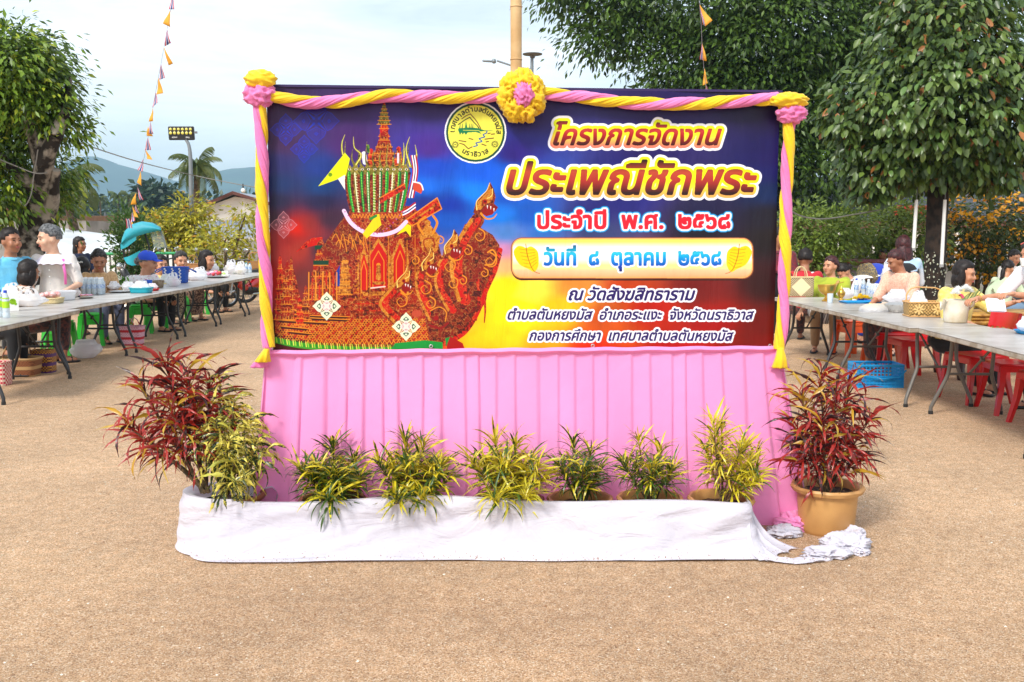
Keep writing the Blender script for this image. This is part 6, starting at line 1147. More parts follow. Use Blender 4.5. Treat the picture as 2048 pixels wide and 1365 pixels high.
t = thing('bottle_pack', 'shrink wrapped pack of clear water bottles on the second left table', 'bottle pack', T(187, 589), .12)
for a in range(4):
    for b in range(3): bottle_parts(t, -.105 + a * .07, -.07 + b * .07, CAPW)
mb = MB(); mb.box((0, 0, .1), (.29, .215, .19), bev=.03); mb.build('shrink_film', mat('shrink_wrap', s2l((240, 244, 248)), .15, alpha=.25, spec=.9), t)
t = tray('leaf_plate', 'dark plate with purple and white orchids beside the bowl', 'plate', T(172, 597), .09, mat('dark_plate', s2l((90, 84, 60)), .5), .012)
ORC = mat('orchid_purple', s2l((176, 40, 120)), .5, s2l((236, 200, 220)), 60, trans=.2)
for k in range(8):
    mb = MB(); c = Vector((-.06 + .018 * k, .01 * math.sin(k * 2), .035)); 
    for j in range(5): a = j * 1.256 + k; d = Vector((math.cos(a), math.sin(a) * .6 - .4, .5)).normalized(); mb.ell(c + d * .014, (.014, .010, .004), rot(0, 0, a), 8, 5)
    o = mb.build('orchid', ORC, None); o.location = t.location; tag(o, 'purple and white orchid bloom lying on the dark plate', 'flower', 'orchid blooms on the dark plate')
t = tray('steel_tray', 'round steel tray with bagged food on the third left table', 'tray', T(243, 585), .17, STEELM, .02)
bag('knotted clear bag of food on the steel tray, left one', T(228, 581) + Vector((0, 0, .01)), .16, .13, .11, FILMW, (3, [CAPW], .03), 4, False); bag('knotted clear bag of food on the steel tray, right one', T(258, 582) + Vector((0, 0, .01)), .19, .15, .12, FILMW, (3, [CAPW], .035), 5, False)
t = thing('leafy_vegetables', 'green leafy bundle behind the steel tray', 'vegetables', T(238, 573)); gpos = RNG.normal(size=(60, 3)) * (.08, .05, .02) + (0, 0, .06); V, F, C = leaves(gpos, RNG.normal(size=(60, 3)) + (0, 0, .3), RNG.uniform(.06, .12, 60), .5, None, 6, np.array((.12, .26, .04)) * RNG.uniform(.6, 1.5, (60, 1))); npmesh('leaves', V, F, LM, t, C)['kind'] = 'stuff'
basket('plastic_basket', 'teal plastic basket of bags on the third left table', 'basket', T(283, 586), .26, .2, .07, TEAL, flare=1.12); bag('clear bag bulging out of the teal basket', T(283, 586) + Vector((0, 0, .012)), .22, .17, .15, FILMW, (3, [CAPW, LIME], .035), 6, False)
tray('red_dish', 'red plastic dish beside the teal basket', 'dish', T(305, 582), .1, mat('red_dish_plastic', s2l((206, 40, 40)), .35), .035); bag('small milky bag with pink food on the red dish', T(305, 582) + Vector((0, 0, .012)), .13, .11, .1, FILMW, (3, [mat('pink_food', s2l((220, 120, 130)), .5)], .025), 7, False)
t = tray('storage_box', 'blue lidded plastic tub behind the clay bowl', 'tub', T(296, 572), .07, mat('blue_tub', s2l((40, 100, 220)), .35), .09)
t = tray('clay_bowl', 'brown clay bowl between the blue bag and the teal basket', 'bowl', T(317, 576), .085, mat('brown_clay', s2l((150, 134, 112)), .8, s2l((120, 100, 80)), 20), .11); mb = MB(); mb.lathe([(.05, .0), (.075, .04), (.085, .09), (.0875, .11), (.08, .112)], 24, cap=False); mb.build('wall', MATS['brown_clay'], t)
basket('woven_bag', 'blue and white woven plastic tote on the fourth left table', 'bag', T(352, 566), .36, .22, .26, BWB, None, flare=1.12, rnd=.2)
o = [x for x in COL.objects if x.name.startswith('woven_bag')][0]
for k in range(3):
    mb = MB(); zz = .0
    for j in range(9): mb.box((-.13 + k * .12 + (.008 if j % 2 else -.008), -.118 - .0012 * j * .9, .02 + j * .027), (.026, .008, .02), rot(0, .5 if j % 2 else -.5))
    mb.build('white_braid', WHP, o)['kind'] = 'stuff'
for s in (-1, 1): mb = MB(); mb.tube([(s * .16, -.1, .25), (s * .26, -.05, .23), (s * .34, 0, .19), (s * .33, .04, .17), (s * .24, .05, .22), (s * .17, .06, .25)], .010, 6); mb.build('handle', BWB, o)
bag('bag of pink and green snacks left of the blue tote', T(346, 573), .2, .13, .16, FILM, (7, [mat('pink_pack', s2l((230, 120, 160)), .4), LIME, CAPW], .028), 8)
bag('white plastic bags heaped right of the blue tote', T(393, 561), .34, .2, .17, FILMW, (5, [mat('orange_food', s2l((226, 150, 120)), .5), CAPW], .04), 9); 
t = basket('wicker_bag', 'brown rectangular wicker bag with two cane handles', 'bag', T(385, 548), .42, .2, .2, WK, 'two', flare=1.03, rnd=.15)
t = tray('steel_tray', 'oval tray heaped with colourful wrapped fruit on the fifth left table', 'tray', T(433, 556), .19, STEELM, .03)
FC = [mat('wrap_' + n, s2l(c), .35) for n, c in (('red', (200, 50, 60)), ('yellow', (226, 206, 90)), ('pink', (236, 150, 180)), ('green', (180, 210, 110)), ('white', (236, 230, 230)))]
for k in range(17):
    mb = MB(); a = k * 2.4; q = .022 * k ** .62; mb.ell((math.cos(a) * q * 1.4, math.sin(a) * q, .06 + .05 * (1 - k / 17)), (.04, .032, .03), rot(0, 0, a), 9, 6); o = mb.build('wrapped_fruit', FC[k % 5], None); o.location = t.location; tag(o, 'colourful wrapped fruit heaped on the oval tray', 'fruit', 'wrapped fruits on the oval tray')
bag('tall handled white plastic bag behind the heaped fruit tray', T(422, 548), .26, .18, .24, FILMW, (3, [CAPW], .04), 10)
bag('clear handled bags beside the blue tied bag', T(463, 548), .26, .18, .22, FILM, (5, FC, .035), 11); bag('clear bag tied with pale blue ribbon near the garland', T(482, 549), .2, .15, .2, FILM, (7, FC, .03), 12, True)
t = bottle('pale blue drink bottles near the far left table end', T(500, 546), TEAL, WLAB, .2, .04, 'pale blue drink bottles near the garland'); bottle('pale blue drink bottle next to the tied bag', T(493, 545), TEAL, WLAB, .2, .04)
t = [o for o in COL.objects if o.get('label') == 'pale blue drink bottles near the far left table end'][0]; t['label'] = 'pale blue drink bottle closest to the garland'
del t['group']
basket('wicker_bag', 'orange brown wicker basket bag with high hoop handle beside the garland', 'bag', T(512, 541), .3, .2, .2, WK, 'hoop', flare=1.1, rnd=.5)
for k, (u, v, w_, h, lb) in enumerate(((147, 594, .16, .13, 'clear bag of petals between the white bowl and orchids'), (215, 576, .2, .12, 'white carrier bag behind the bottle pack and steel tray'), (262, 571, .22, .12, 'long white bag behind the knotted food bags'), (333, 567, .18, .15, 'white bag just left of the blue tote, behind the snacks'), (402, 553, .2, .14, 'second white bag behind the heaped plastic bags'), (450, 556, .16, .1, 'small clear bag at the right end of the oval tray'), (84, 588, .2, .12, 'clear bag lying before the patterned blouse woman'), (24, 600, .22, .16, 'white bag behind the carton at the left edge'))):
    bag(lb, T(u, v), w_, w_ * .7, h, FILMW if k % 2 else FILM, (4, [FC[k % 5], CAPW, LIME], .03), 40 + k, k % 3 != 0)
# under and around the left tables
basket('rattan_basket', 'wide oval brown rattan basket on the ground under the nearest left table', 'basket', G(37, 752), .42, .26, .20, WKD, 'two', flare=1.15); basket('woven_bag', 'dark beaded woven bag on the ground behind the black table legs', 'bag', G(88, 745), .24, .18, .25, MUL, 'two', flare=1.05)
basket('woven_bag', 'red and white woven bag cut by the left picture edge', 'bag', G(-2, 770), .22, .2, .24, RWW, None, flare=1.0); basket('woven_bag', 'pink and white woven tote with tall handles under the third left table', 'bag', G(266, 690), .27, .2, .26, PNW, 'two', flare=1.18)
bag('big clear bag of red fruit on the ground under the second table', G(173, 716), .32, .28, .24, FILM, (4, [mat('red_fruit', s2l((170, 60, 50)), .4)], .045), 14, False)
# ---- right row
basket('woven_bag', 'straw check bag with pale lozenge at the far end of the right row', 'bag', T(1600, 593), .33, .14, .25, CHK, 'two', PALE, flare=1.0, rnd=.05, rz=-.08)
t = thing('offering_bowl', 'gold pedestal offering bowl on the far right table', 'bowl', T(1653, 603)); mb = MB(); mb.lathe([(0, 0), (.055, 0), (.058, .01), (.035, .03), (.022, .05), (.03, .065), (.028, .075), (.06, .09), (.098, .13), (.108, .185), (.112, .2), (.104, .2), (.09, .13), (0, .1)], 32); mb.build('bowl', GOLD, t)
t2_ = thing('ladle', 'thin gold ladle resting in the offering bowl', 'ladle', T(1653, 603)); mb = MB(); mb.tube([(0, 0, .17), (.1, 0, .21), (.2, 0, .235)], .006, 6); mb.build('handle', GOLD, t2_); mb = MB(); mb.ell((0, 0, .165), (.03, .03, .015)); mb.build('scoop', GOLD, t2_)
t = thing('glass_tumbler', 'clear glass tumbler beside the gold bowl', 'glass', T(1660, 606)); mb = MB(); mb.lathe([(0, 0), (.03, 0), (.036, .11), (.033, .11), (.027, .01), (0, .01)], 18); mb.build('glass', PET, t)
t = thing('gold_stand', 'small gold lidded stand right of the offering bowl', 'stand', T(1682, 602)); mb = MB(); mb.lathe([(0, 0), (.04, 0), (.02, .03), (.045, .07), (.05, .1), (.03, .13), (.01, .16), (0, .19)], 20); mb.build('stand', GOLD, t)
bag('milky film bag drooping over the blue tray', T(1690, 598), .18, .15, .13, FILM, None, 15, False)
t = thing('blue_tray', 'flat blue plastic tray holding bananas and flowers', 'tray', T(1720, 606), .05); mb = MB(); mb.loft([[Vector((a * .22 * k, b * .13 * k, z)) for a, b in ((-1, -1), (1, -1), (1, 1), (-1, 1))] for k, z in ((.92, 0), (1, .02), (.97, .02), (.9, .005))]); mb.build('tray', BLUEP, t, smooth=False)
for k, (u, v, c_) in enumerate(((1712, 592, CAPB), (1726, 590, CAPW), (1736, 594, CAPW))): bottle(('blue capped water bottle behind the yellow flowers', 'white capped water bottle, left of the bottle packs', 'clear bottle leaning on the bottle packs')[k], T(u, v), c_)
for (u, v, lb) in ((1755, 600, 'left pack of small clear water bottles on the middle right table'), (1782, 604, 'right pack of small clear water bottles beside the foil bowl')):
    t = thing('bottle_pack', lb, 'bottle pack', T(u, v), .1)
    for a in range(3):
        for b in range(3): bottle_parts(t, -.07 + a * .07, -.07 + b * .07, CAPW, h=.2)
    mb = MB(); mb.box((0, 0, .085), (.225, .225, .165), bev=.03); mb.build('shrink_film', mat('shrink_wrap', s2l((240, 244, 248)), .15, alpha=.25, spec=.9), t)
t = thing('yellow_flowers', 'bunch of yellow chrysanthemums with green leaves lying on the blue tray', 'flowers', T(1722, 607) + Vector((0, 0, .03))); YF = mat('yellow_petals', (.85, .62, .02), .5, trans=.2)
def mum(c, r, m, parent, n=46, seed=0):
    mb = MB(); g = random.Random(seed)
    for k in range(n): z = k / n; a = k * 2.4; d = Vector((math.cos(a) * math.sqrt(1 - z * z), math.sin(a) * math.sqrt(1 - z * z) , z - .15)); s = d.cross(Vector((0, 0, 1))).normalized() * r * .14; c_ = Vector(c); mb.add([c_ + d * r * .1, c_ + d * r * .65 + s, c_ + d * r * g.uniform(.9, 1.1) + Vector((0, 0, .1 * r)), c_ + d * r * .65 - s], [(0, 1, 2, 3)])
    return mb.build('bloom', m, parent, fix=False)
for k, p in enumerate(((-.03, -.02, .03), (.03, -.03, .035), (0, .03, .05), (-.07, .01, .02), (.07, .0, .03))): mum(p, .045, YF, t, seed=k)
mb = MB(); mb.tube([(.05, 0, .03), (.2, .02, .045), (.3, .05, .04)], [.012, .02, .004], 6, flat=.3); mb.tube([(.05, 0, .02), (.18, -.03, .03), (.27, -.05, .03)], [.01, .014, .004], 6, flat=.3); mb.build('leaves', mat('banana_leaf_green', (.09, .28, .05), .4), t)
t = tray('banana_plate', 'plate of yellow bananas under clear film', 'plate', T(1748, 623), .14, mat('dark_steel_plate', s2l((110, 100, 80)), .35, metal=.6), .02)
for k in range(5):
    mb = MB(); mb.tube([(-.1, -.05 + k * .025, .03), (-.03, -.055 + k * .026, .045 + .006 * k), (.05, -.05 + k * .025, .045), (.1, -.03 + k * .02, .03)], [.006, .018, .018, .006], 8); o = mb.build('banana', mat('banana_skin', s2l((232, 200, 90)), .5), None); o.location = t.location; tag(o, 'ripe yellow banana lying on the film covered plate', 'banana', 'bananas on the plate')
mb = MB(); mb.lathe([(.15, .0), (.145, .04), (.09, .075), (0, .085)], 24, wav=lambda a, z: .05 * math.sin(a * 7)); mb.build('film_cover', FILM, t)
t = tray('foil_bowl', 'foil covered bowl between bananas and bamboo basket', 'bowl', T(1795, 624), .13, STEELM, .08); mb = MB(); mb.lathe([(.1, 0), (.13, .05), (.135, .08), (.08, .1), (0, .11)], 30, wav=lambda a, z: .03 * math.sin(a * 17 + z * 80)); mb.build('foil', mat('crinkled_foil', s2l((206, 206, 204)), .3, metal=.9, bump=1, bscale=70), t)
bag('clear bag heaped on the foil covered bowl', T(1792, 622) + Vector((0, 0, .09)), .22, .18, .13, FILM, None, 17, False); bag('upright clear cup bag of ice behind the bottles', T(1777, 592) + Vector((0, .1, .1)), .12, .12, .33, FILM, None, 18, False)
BAMW = weave('bamboo_pattern', s2l((196, 156, 92)), s2l((126, 98, 50)), 62, c3=None)
t = basket('bamboo_basket', 'rectangular bamboo basket with star pattern and arched handle', 'basket', T(1850, 633), .37, .22, .145, BAMW, None, mat('bamboo_rim', s2l((208, 160, 100)), .5), flare=1.06, rnd=.06, rz=-.06); BR_ = MATS['bamboo_rim']
mb = MB(); mb.tube([(-.19, 0, .12), (-.19, 0, .22), (-.15, 0, .275), (-.10, 0, .29), (.08, 0, .285), (.14, 0, .265), (.19, 0, .2), (.195, 0, .12)], .012, 8, flat=.6); mb.build('handle', BR_, t); mb = MB(); mb.box((0, 0, .008), (.376, .226, .016), bev=.004); mb.build('base_band', BR_, t)
DKB = mat('dark_bamboo_strip', s2l((104, 84, 40)), .6); LTB = mat('light_bamboo_strip', s2l((222, 186, 120)), .6)
for sx in (-.1, .08):
    for k in range(8): a = k * PI / 4; c = Vector((sx + math.cos(a) * .032, -.1155, .078 + math.sin(a) * .032)); mb = MB(); mb.box(c, (.044, .004, .014), rot(0, -a)); mb.build('star_strip', LTB, t, smooth=False)
for k in range(9): mb = MB(); mb.box((-.17 + k * .0425, -.1135, .024 + .012 * (k % 2)), (.045, .004, .008), rot(0, .5 if k % 2 else -.5)); mb.build('zigzag_strip', DKB, t, smooth=False)
bag('white carrier bag inside the bamboo basket', T(1835, 633) + Vector((0, 0, .06)), .17, .13, .15, FILMW, None, 19)
t = thing('fabric_bucket_bag', 'cream cloth bucket bag with rope handles on the middle right table', 'bag', T(1911, 645)); CRM = mat('cream_canvas', s2l((226, 218, 200)), .85, s2l((206, 190, 160)), 5, .4, 30)
mb = MB(); mb.lathe([(0, 0), (.095, 0), (.104, .01), (.108, .1), (.118, .2), (.122, .212), (.115, .205), (.105, .1), (0, .1)], 30, wav=lambda a, z: .025 * math.sin(a * 5 + z * 9)); mb.build('body', CRM, t)
for s in (-1, 1): mb = MB(); mb.tube([(s * .11, -.05, .2), (s * .135, -.06, .22), (s * .14, -.04, .17), (s * .13, .02, .12), (s * .125, .04, .19)], .012, 8); mb.build('handle', CRM, t)
t = thing('white_chrysanthemums', 'bunch of white chrysanthemums with green stems standing in the cream bag', 'flowers', T(1911, 645) + Vector((0, 0, .12)))
WF = mat('white_petals', (.95, .95, .92), .5, trans=.3); [mum(p, .055, WF, t, 60, k) for k, p in enumerate(((.07, -.02, .19), (-.03, -.04, .15), (.11, .0, .165), (.02, .03, .17)))]
for k in range(16): mb = MB(); a = k * .4; mb.tube([(-.02 + .004 * k, 0, 0), (.04 + .008 * k, -.01, .08), (.08 + .011 * k, .01 * math.sin(k), .12 + .006 * (k % 7) + .004 * k)], .0025, 5); mb.build('stem', mat('stem_green', (.12, .22, .05), .5), t)
t = tray('blue_plate', 'blue plate of bagged greens at the right picture edge', 'plate', T(2062, 668), .13, BLUEP, .03); bag('clear bag of pale greens on the blue plate', T(2062, 668) + Vector((0, 0, .012)), .2, .16, .14, FILMW, (6, [mat('pale_greens', s2l((170, 190, 130)), .6), CAPW], .035), 20, False)
# blue crate on the ground
c = G(1750, 772); t = thing('plastic_crate', 'bright blue latticed plastic crate on the ground under the right tables', 'crate', c, .02); w_, d_, h_ = .46, .30, .23
def wall(p0, p1, nx, nz):
    p0, p1 = Vector(p0), Vector(p1); L_ = (p1 - p0).length; ang = math.atan2(p1.y - p0.y, p1.x - p0.x); mb = MB()
    for k in range(nx + 1): q = p0.lerp(p1, k / nx); out = (q - Vector((0, 0, 0))) * .0; mb.box(q + Vector((0, 0, h_ / 2)), (.010, .006, h_), rot(0, 0, ang))
    for k in range(nz + 1): q = p0.lerp(p1, .5); mb.box(q + Vector((0, 0, .01 + (h_ - .02) * k / nz)), (L_, .0075, .014 if k in (0, nz, nz // 2) else .008), rot(0, 0, ang))
    return mb
for s, (a, b, nx) in enumerate((((-w_ / 2, -d_ / 2, 0), (w_ / 2, -d_ / 2, 0), 12), ((w_ / 2, -d_ / 2, 0), (w_ / 2, d_ / 2, 0), 13), ((w_ / 2, d_ / 2, 0), (-w_ / 2, d_ / 2, 0), 12), ((-w_ / 2, d_ / 2, 0), (-w_ / 2, -d_ / 2, 0), 8))): o = wall(a, b, nx, 6).build('lattice_wall', BLUEP, t, smooth=False); o['kind'] = 'stuff'
mb = MB(); mb.tube([(-w_ / 2, -d_ / 2, h_), (w_ / 2, -d_ / 2, h_), (w_ / 2, d_ / 2, h_), (-w_ / 2, d_ / 2, h_)], .012, 6, loop=True); mb.build('rim', BLUEP, t); mb = MB(); mb.box((0, 0, .006), (w_, d_, .012)); mb.build('base', BLUEP, t); mb = MB(); mb.tube([(-w_ / 2, -d_ / 2 - .01, h_ - .04), (-w_ * .4, -d_ / 2 - .025, h_ * .55), (0, -d_ / 2 - .03, h_ * .42), (w_ * .4, -d_ / 2 - .025, h_ * .5), (w_ / 2 + .02, -d_ / 2 - .01, h_ * .8)], .008, 6); mb.build('handle', BLUEP, t)
for s_ in (-1, 1): mb = MB(); mb.box((0, s_ * (d_ / 2 - .008), h_ * .2), (w_ - .02, .004, h_ * .28)); mb.build('lower_panel', BLUEP, t, smooth=False)
# gold carved table behind the yellow blouse
c = G(1990, 690); t = thing('gold_table', 'low gilded moulded table behind the seated woman at right', 'table', (5.35, 10.9, 0)); GLD = mat('gilded_wood', s2l((206, 156, 70)), .4, s2l((150, 100, 40)), 10, .4, 30, metal=.3)
mb = MB()
for k, (w_, z, h_) in enumerate(((1.3, .70, .03), (1.24, .665, .04), (1.28, .62, .045), (1.2, .57, .05), (1.24, .52, .04))): mb.box((0, 0, z), (w_, w_ * .6, h_ - .002), bev=.008)
mb.build('moulded_top', GLD, t)
for a in (-1, 1):
    for b in (-1, 1): mb = MB(); mb.lathe([(.04, 0), (.05, .05), (.03, .1), (.045, .3), (.05, .5)], 12, (a * .54, b * .3, 0)); mb.build('leg', mat('dark_lacquer', (.03, .012, .01), .3), t)
# ------------------------------------------------------------------ flag strings
FYEL = mat('yellow_flag_cloth', s2l((255, 206, 90)), .7, trans=.55); FRED = mat('flag_red', s2l((232, 96, 124)), .7, trans=.5); FWH = mat('flag_white', s2l((240, 238, 240)), .7, trans=.3); FBL = mat('flag_blue', s2l((90, 96, 176)), .7, trans=.5)
def pennant(A, C_, D, m, parent, k, name, p0=0, p1=1):
    mb = MB(); mb.grid(lambda i, j: A.lerp(C_.lerp(D, p0 + (p1 - p0) * j), i) + Vector((0, .03 * math.sin(i * 5 + k) * i, 0)), 7, 3 if name != 'band' else 1); o = mb.build(name, m, parent, fix=False); s = o.modifiers.new('t', 'SOLIDIFY'); s.thickness = .002; return o
def flag_string(label, pts, Yf, flags):
    o0 = P(pts[0][0], pts[0][1], Yf(pts[0][1])); t = thing('flag_string', label, 'flag string', o0); w3 = [P(u, v, Yf(v)) - o0 for u, v in pts]; mb = MB(); mb.tube([Vector(q) for q in spline([tuple(p) for p in w3], 5)], .0028, 5); mb.build('cord', mat('thin_cord', s2l((120, 110, 116)), .7), t)
    for k, (ua, va, uc, vc, ud, vd, ty) in enumerate(flags):
        A, C_, D = [P(u, v, Yf(va)) - o0 for u, v in ((ua, va), (uc, vc), (ud, vd))]
        if ty == 'y': pennant(A, C_, D, FYEL, t, k, 'yellow_pennant')
        else:
            f = link('striped_pennant', None, t)
            for (p0, p1, m) in ((0, .2, FRED), (.2, .34, FWH), (.34, .66, FBL), (.66, .8, FWH), (.8, 1, FRED)): pennant(A, C_, D, m, f, k, 'band', p0, p1)
YL = lambda v: 15.0 + v * .012
LF = [(344, -12, 339, 20, 350, 20, 't'), (340, 21, 326, 48, 341, 55, 'y'), (334, 58, 329, 93, 341, 86, 't'), (327, 93, 336, 131, 345, 127, 'y'), (322, 127, 318, 160, 329, 156, 't'), (317, 156, 313, 190, 327, 187, 'y'), (311, 184, 306, 216, 316, 206, 't'), (306, 216, 298, 244, 307, 243, 'y'), (301, 244, 297, 269, 306, 268, 't'), (296, 254, 292, 272, 305, 273, 'y'), (296, 274, 289, 301, 301, 300, 't'), (291, 300, 294, 318, 305, 320, 'y'), (286, 318, 276, 341, 286, 344, 't'), (281, 342, 275, 366, 284, 372, 'y'), (275, 375, 279, 401, 287, 400, 't'), (272, 386, 260, 410, 272, 409, 'y'), (271, 410, 269, 423, 278, 428, 't'), (265, 413, 267, 433, 277, 436, 'y'), (264, 425, 261, 446, 271, 442, 't'), (262, 440, 262, 458, 270, 456, 'y')]
flag_string('string of striped and yellow pennants sagging down the sky at left', [(345, -40), (344, 0), (334, 60), (322, 128), (311, 186), (301, 246), (291, 302), (282, 345), (272, 390), (264, 425), (262, 458)], YL, LF)
flag_string('short string of yellow and striped pennants before the dark tree', [(1396, -30), (1399, 8), (1403, 60), (1404, 88), (1408, 138), (1412, 172), (1415, 190)], lambda v: 12.0, [(1399, 9, 1410, 54, 1424, 42, 'y'), (1399, 9, 1405, 50, 1411, 54, 't'), (1404, 85, 1407, 121, 1414, 122, 'y'), (1404, 85, 1400, 118, 1407, 120, 't'), (1409, 137, 1406, 171, 1416, 166, 'y'), (1411, 169, 1413, 187, 1421, 188, 't')])
# small striped flag hanging over the teal canopy
c = P(252, 438, 16); t = thing('small_flag', 'tiny striped flag hanging beside the teal canopy', 'flag', c); 
for k, m in enumerate((FRED, FWH, FBL, FWH, FRED)): mb = MB(); mb.grid(lambda i, j: Vector((-.01 + .014 * (k + j) + .02 * i * (k - 2) * .3 + .03 * i, .01 * math.sin(i * 5), -i * .15)), 6, 1); mb.build('band', m, t, fix=False)
# ------------------------------------------------------------------ people
TS = bpy.data.scenes.new('tmp_scene')
def remesh(mb, vox, sm=2, k=.5):
    me = bpy.data.meshes.new('tmp'); me.from_pydata(mb.v, [], mb.f); bm = bmesh.new(); bm.from_mesh(me); bmesh.ops.recalc_face_normals(bm, faces=bm.faces[:]); bm.to_mesh(me); bm.free()
    o = bpy.data.objects.new('tmp', me); TS.collection.objects.link(o); r = o.modifiers.new('r', 'REMESH'); r.mode = 'VOXEL'; r.voxel_size = vox
    if sm: s = o.modifiers.new('s', 'SMOOTH'); s.factor = k; s.iterations = sm
    vl = TS.view_layers[0]; vl.update(); e = o.evaluated_get(vl.depsgraph).to_mesh(); out = MB(); out.v = [tuple(v.co) for v in e.vertices]; out.f = [tuple(p.vertices) for p in e.polygons]; out.m = [0] * len(out.f)
    bpy.data.objects.remove(o); bpy.data.meshes.remove(me); return out
SKIN = {'m': mat('skin_medium', s2l((206, 150, 118)), .5, s2l((192, 134, 102)), 14, trans=.04), 'l': mat('skin_light', s2l((228, 184, 156)), .5, s2l((218, 168, 140)), 14, trans=.04), 'd': mat('skin_dark', s2l((172, 118, 88)), .5, s2l((156, 104, 76)), 14, trans=.04)}
def hairm(n, c, c2): 
    m = mat('hair_' + n, s2l(c), .5, s2l(c2), 40, .15, 60, spec=.3); return m
HB = hairm('black', (22, 18, 17), (40, 32, 30)); HG = hairm('grey', (120, 122, 124), (70, 72, 74)); HR = hairm('reddish', (46, 24, 26), (76, 38, 40)); HD = hairm('greying', (66, 62, 60), (34, 30, 28))
EYE = mat('eye_dark', (.02, .015, .012), .2); LIP = mat('lip', s2l((168, 82, 76)), .5)
def cloth(n, c, c2=None, sc=30, lo=.45, hi=.55, b=.35): return mat('cloth_' + n, s2l(c), .85, s2l(c2) if c2 else None, sc, b, 26, lo=lo, hi=hi, sheen=.2, trans=.04)
def hand(mb, w, d, pn, s, side, curl=.5):
    """palm and five bent fingers from the wrist w along d; pn palm normal"""
    d = Vector(d).normalized(); pn = Vector(pn); pn = (pn - d * pn.dot(d)).normalized(); x = d.cross(pn) * side; w = Vector(w)
    mb.loft([[w + d * (a * s) + x * (math.cos(t) * b * s) + pn * (math.sin(t) * c * s) for t in np.linspace(0, 2 * PI, 8, endpoint=False)] for a, b, c in ((-.02, .024, .02), (.02, .034, .016), (.06, .04, .014), (.088, .038, .011))])
    for k, (o, ln) in enumerate(((-.030, .062), (-.010, .072), (.010, .068), (.029, .052))):
        p = w + d * (.082 * s) + x * (o * s); a = .2; pts = [p]
        for q in range(3): a += curl * (.9 if q else .6); p = p + (d * math.cos(a) + pn * math.sin(a) + x * o * 1.2).normalized() * (ln / 3 * s); pts.append(p)
        mb.tube(pts, [.0095 * s, .009 * s, .008 * s, .006 * s], 6)
    p = w + d * (.025 * s) - x * (.03 * s); mb.tube([p, p + (d * .6 - x * .8 + pn * .2) * (.032 * s), p + (d * 1.5 - x * .9 + pn * .5) * (.034 * s)], [.012 * s, .010 * s, .008 * s], 6)
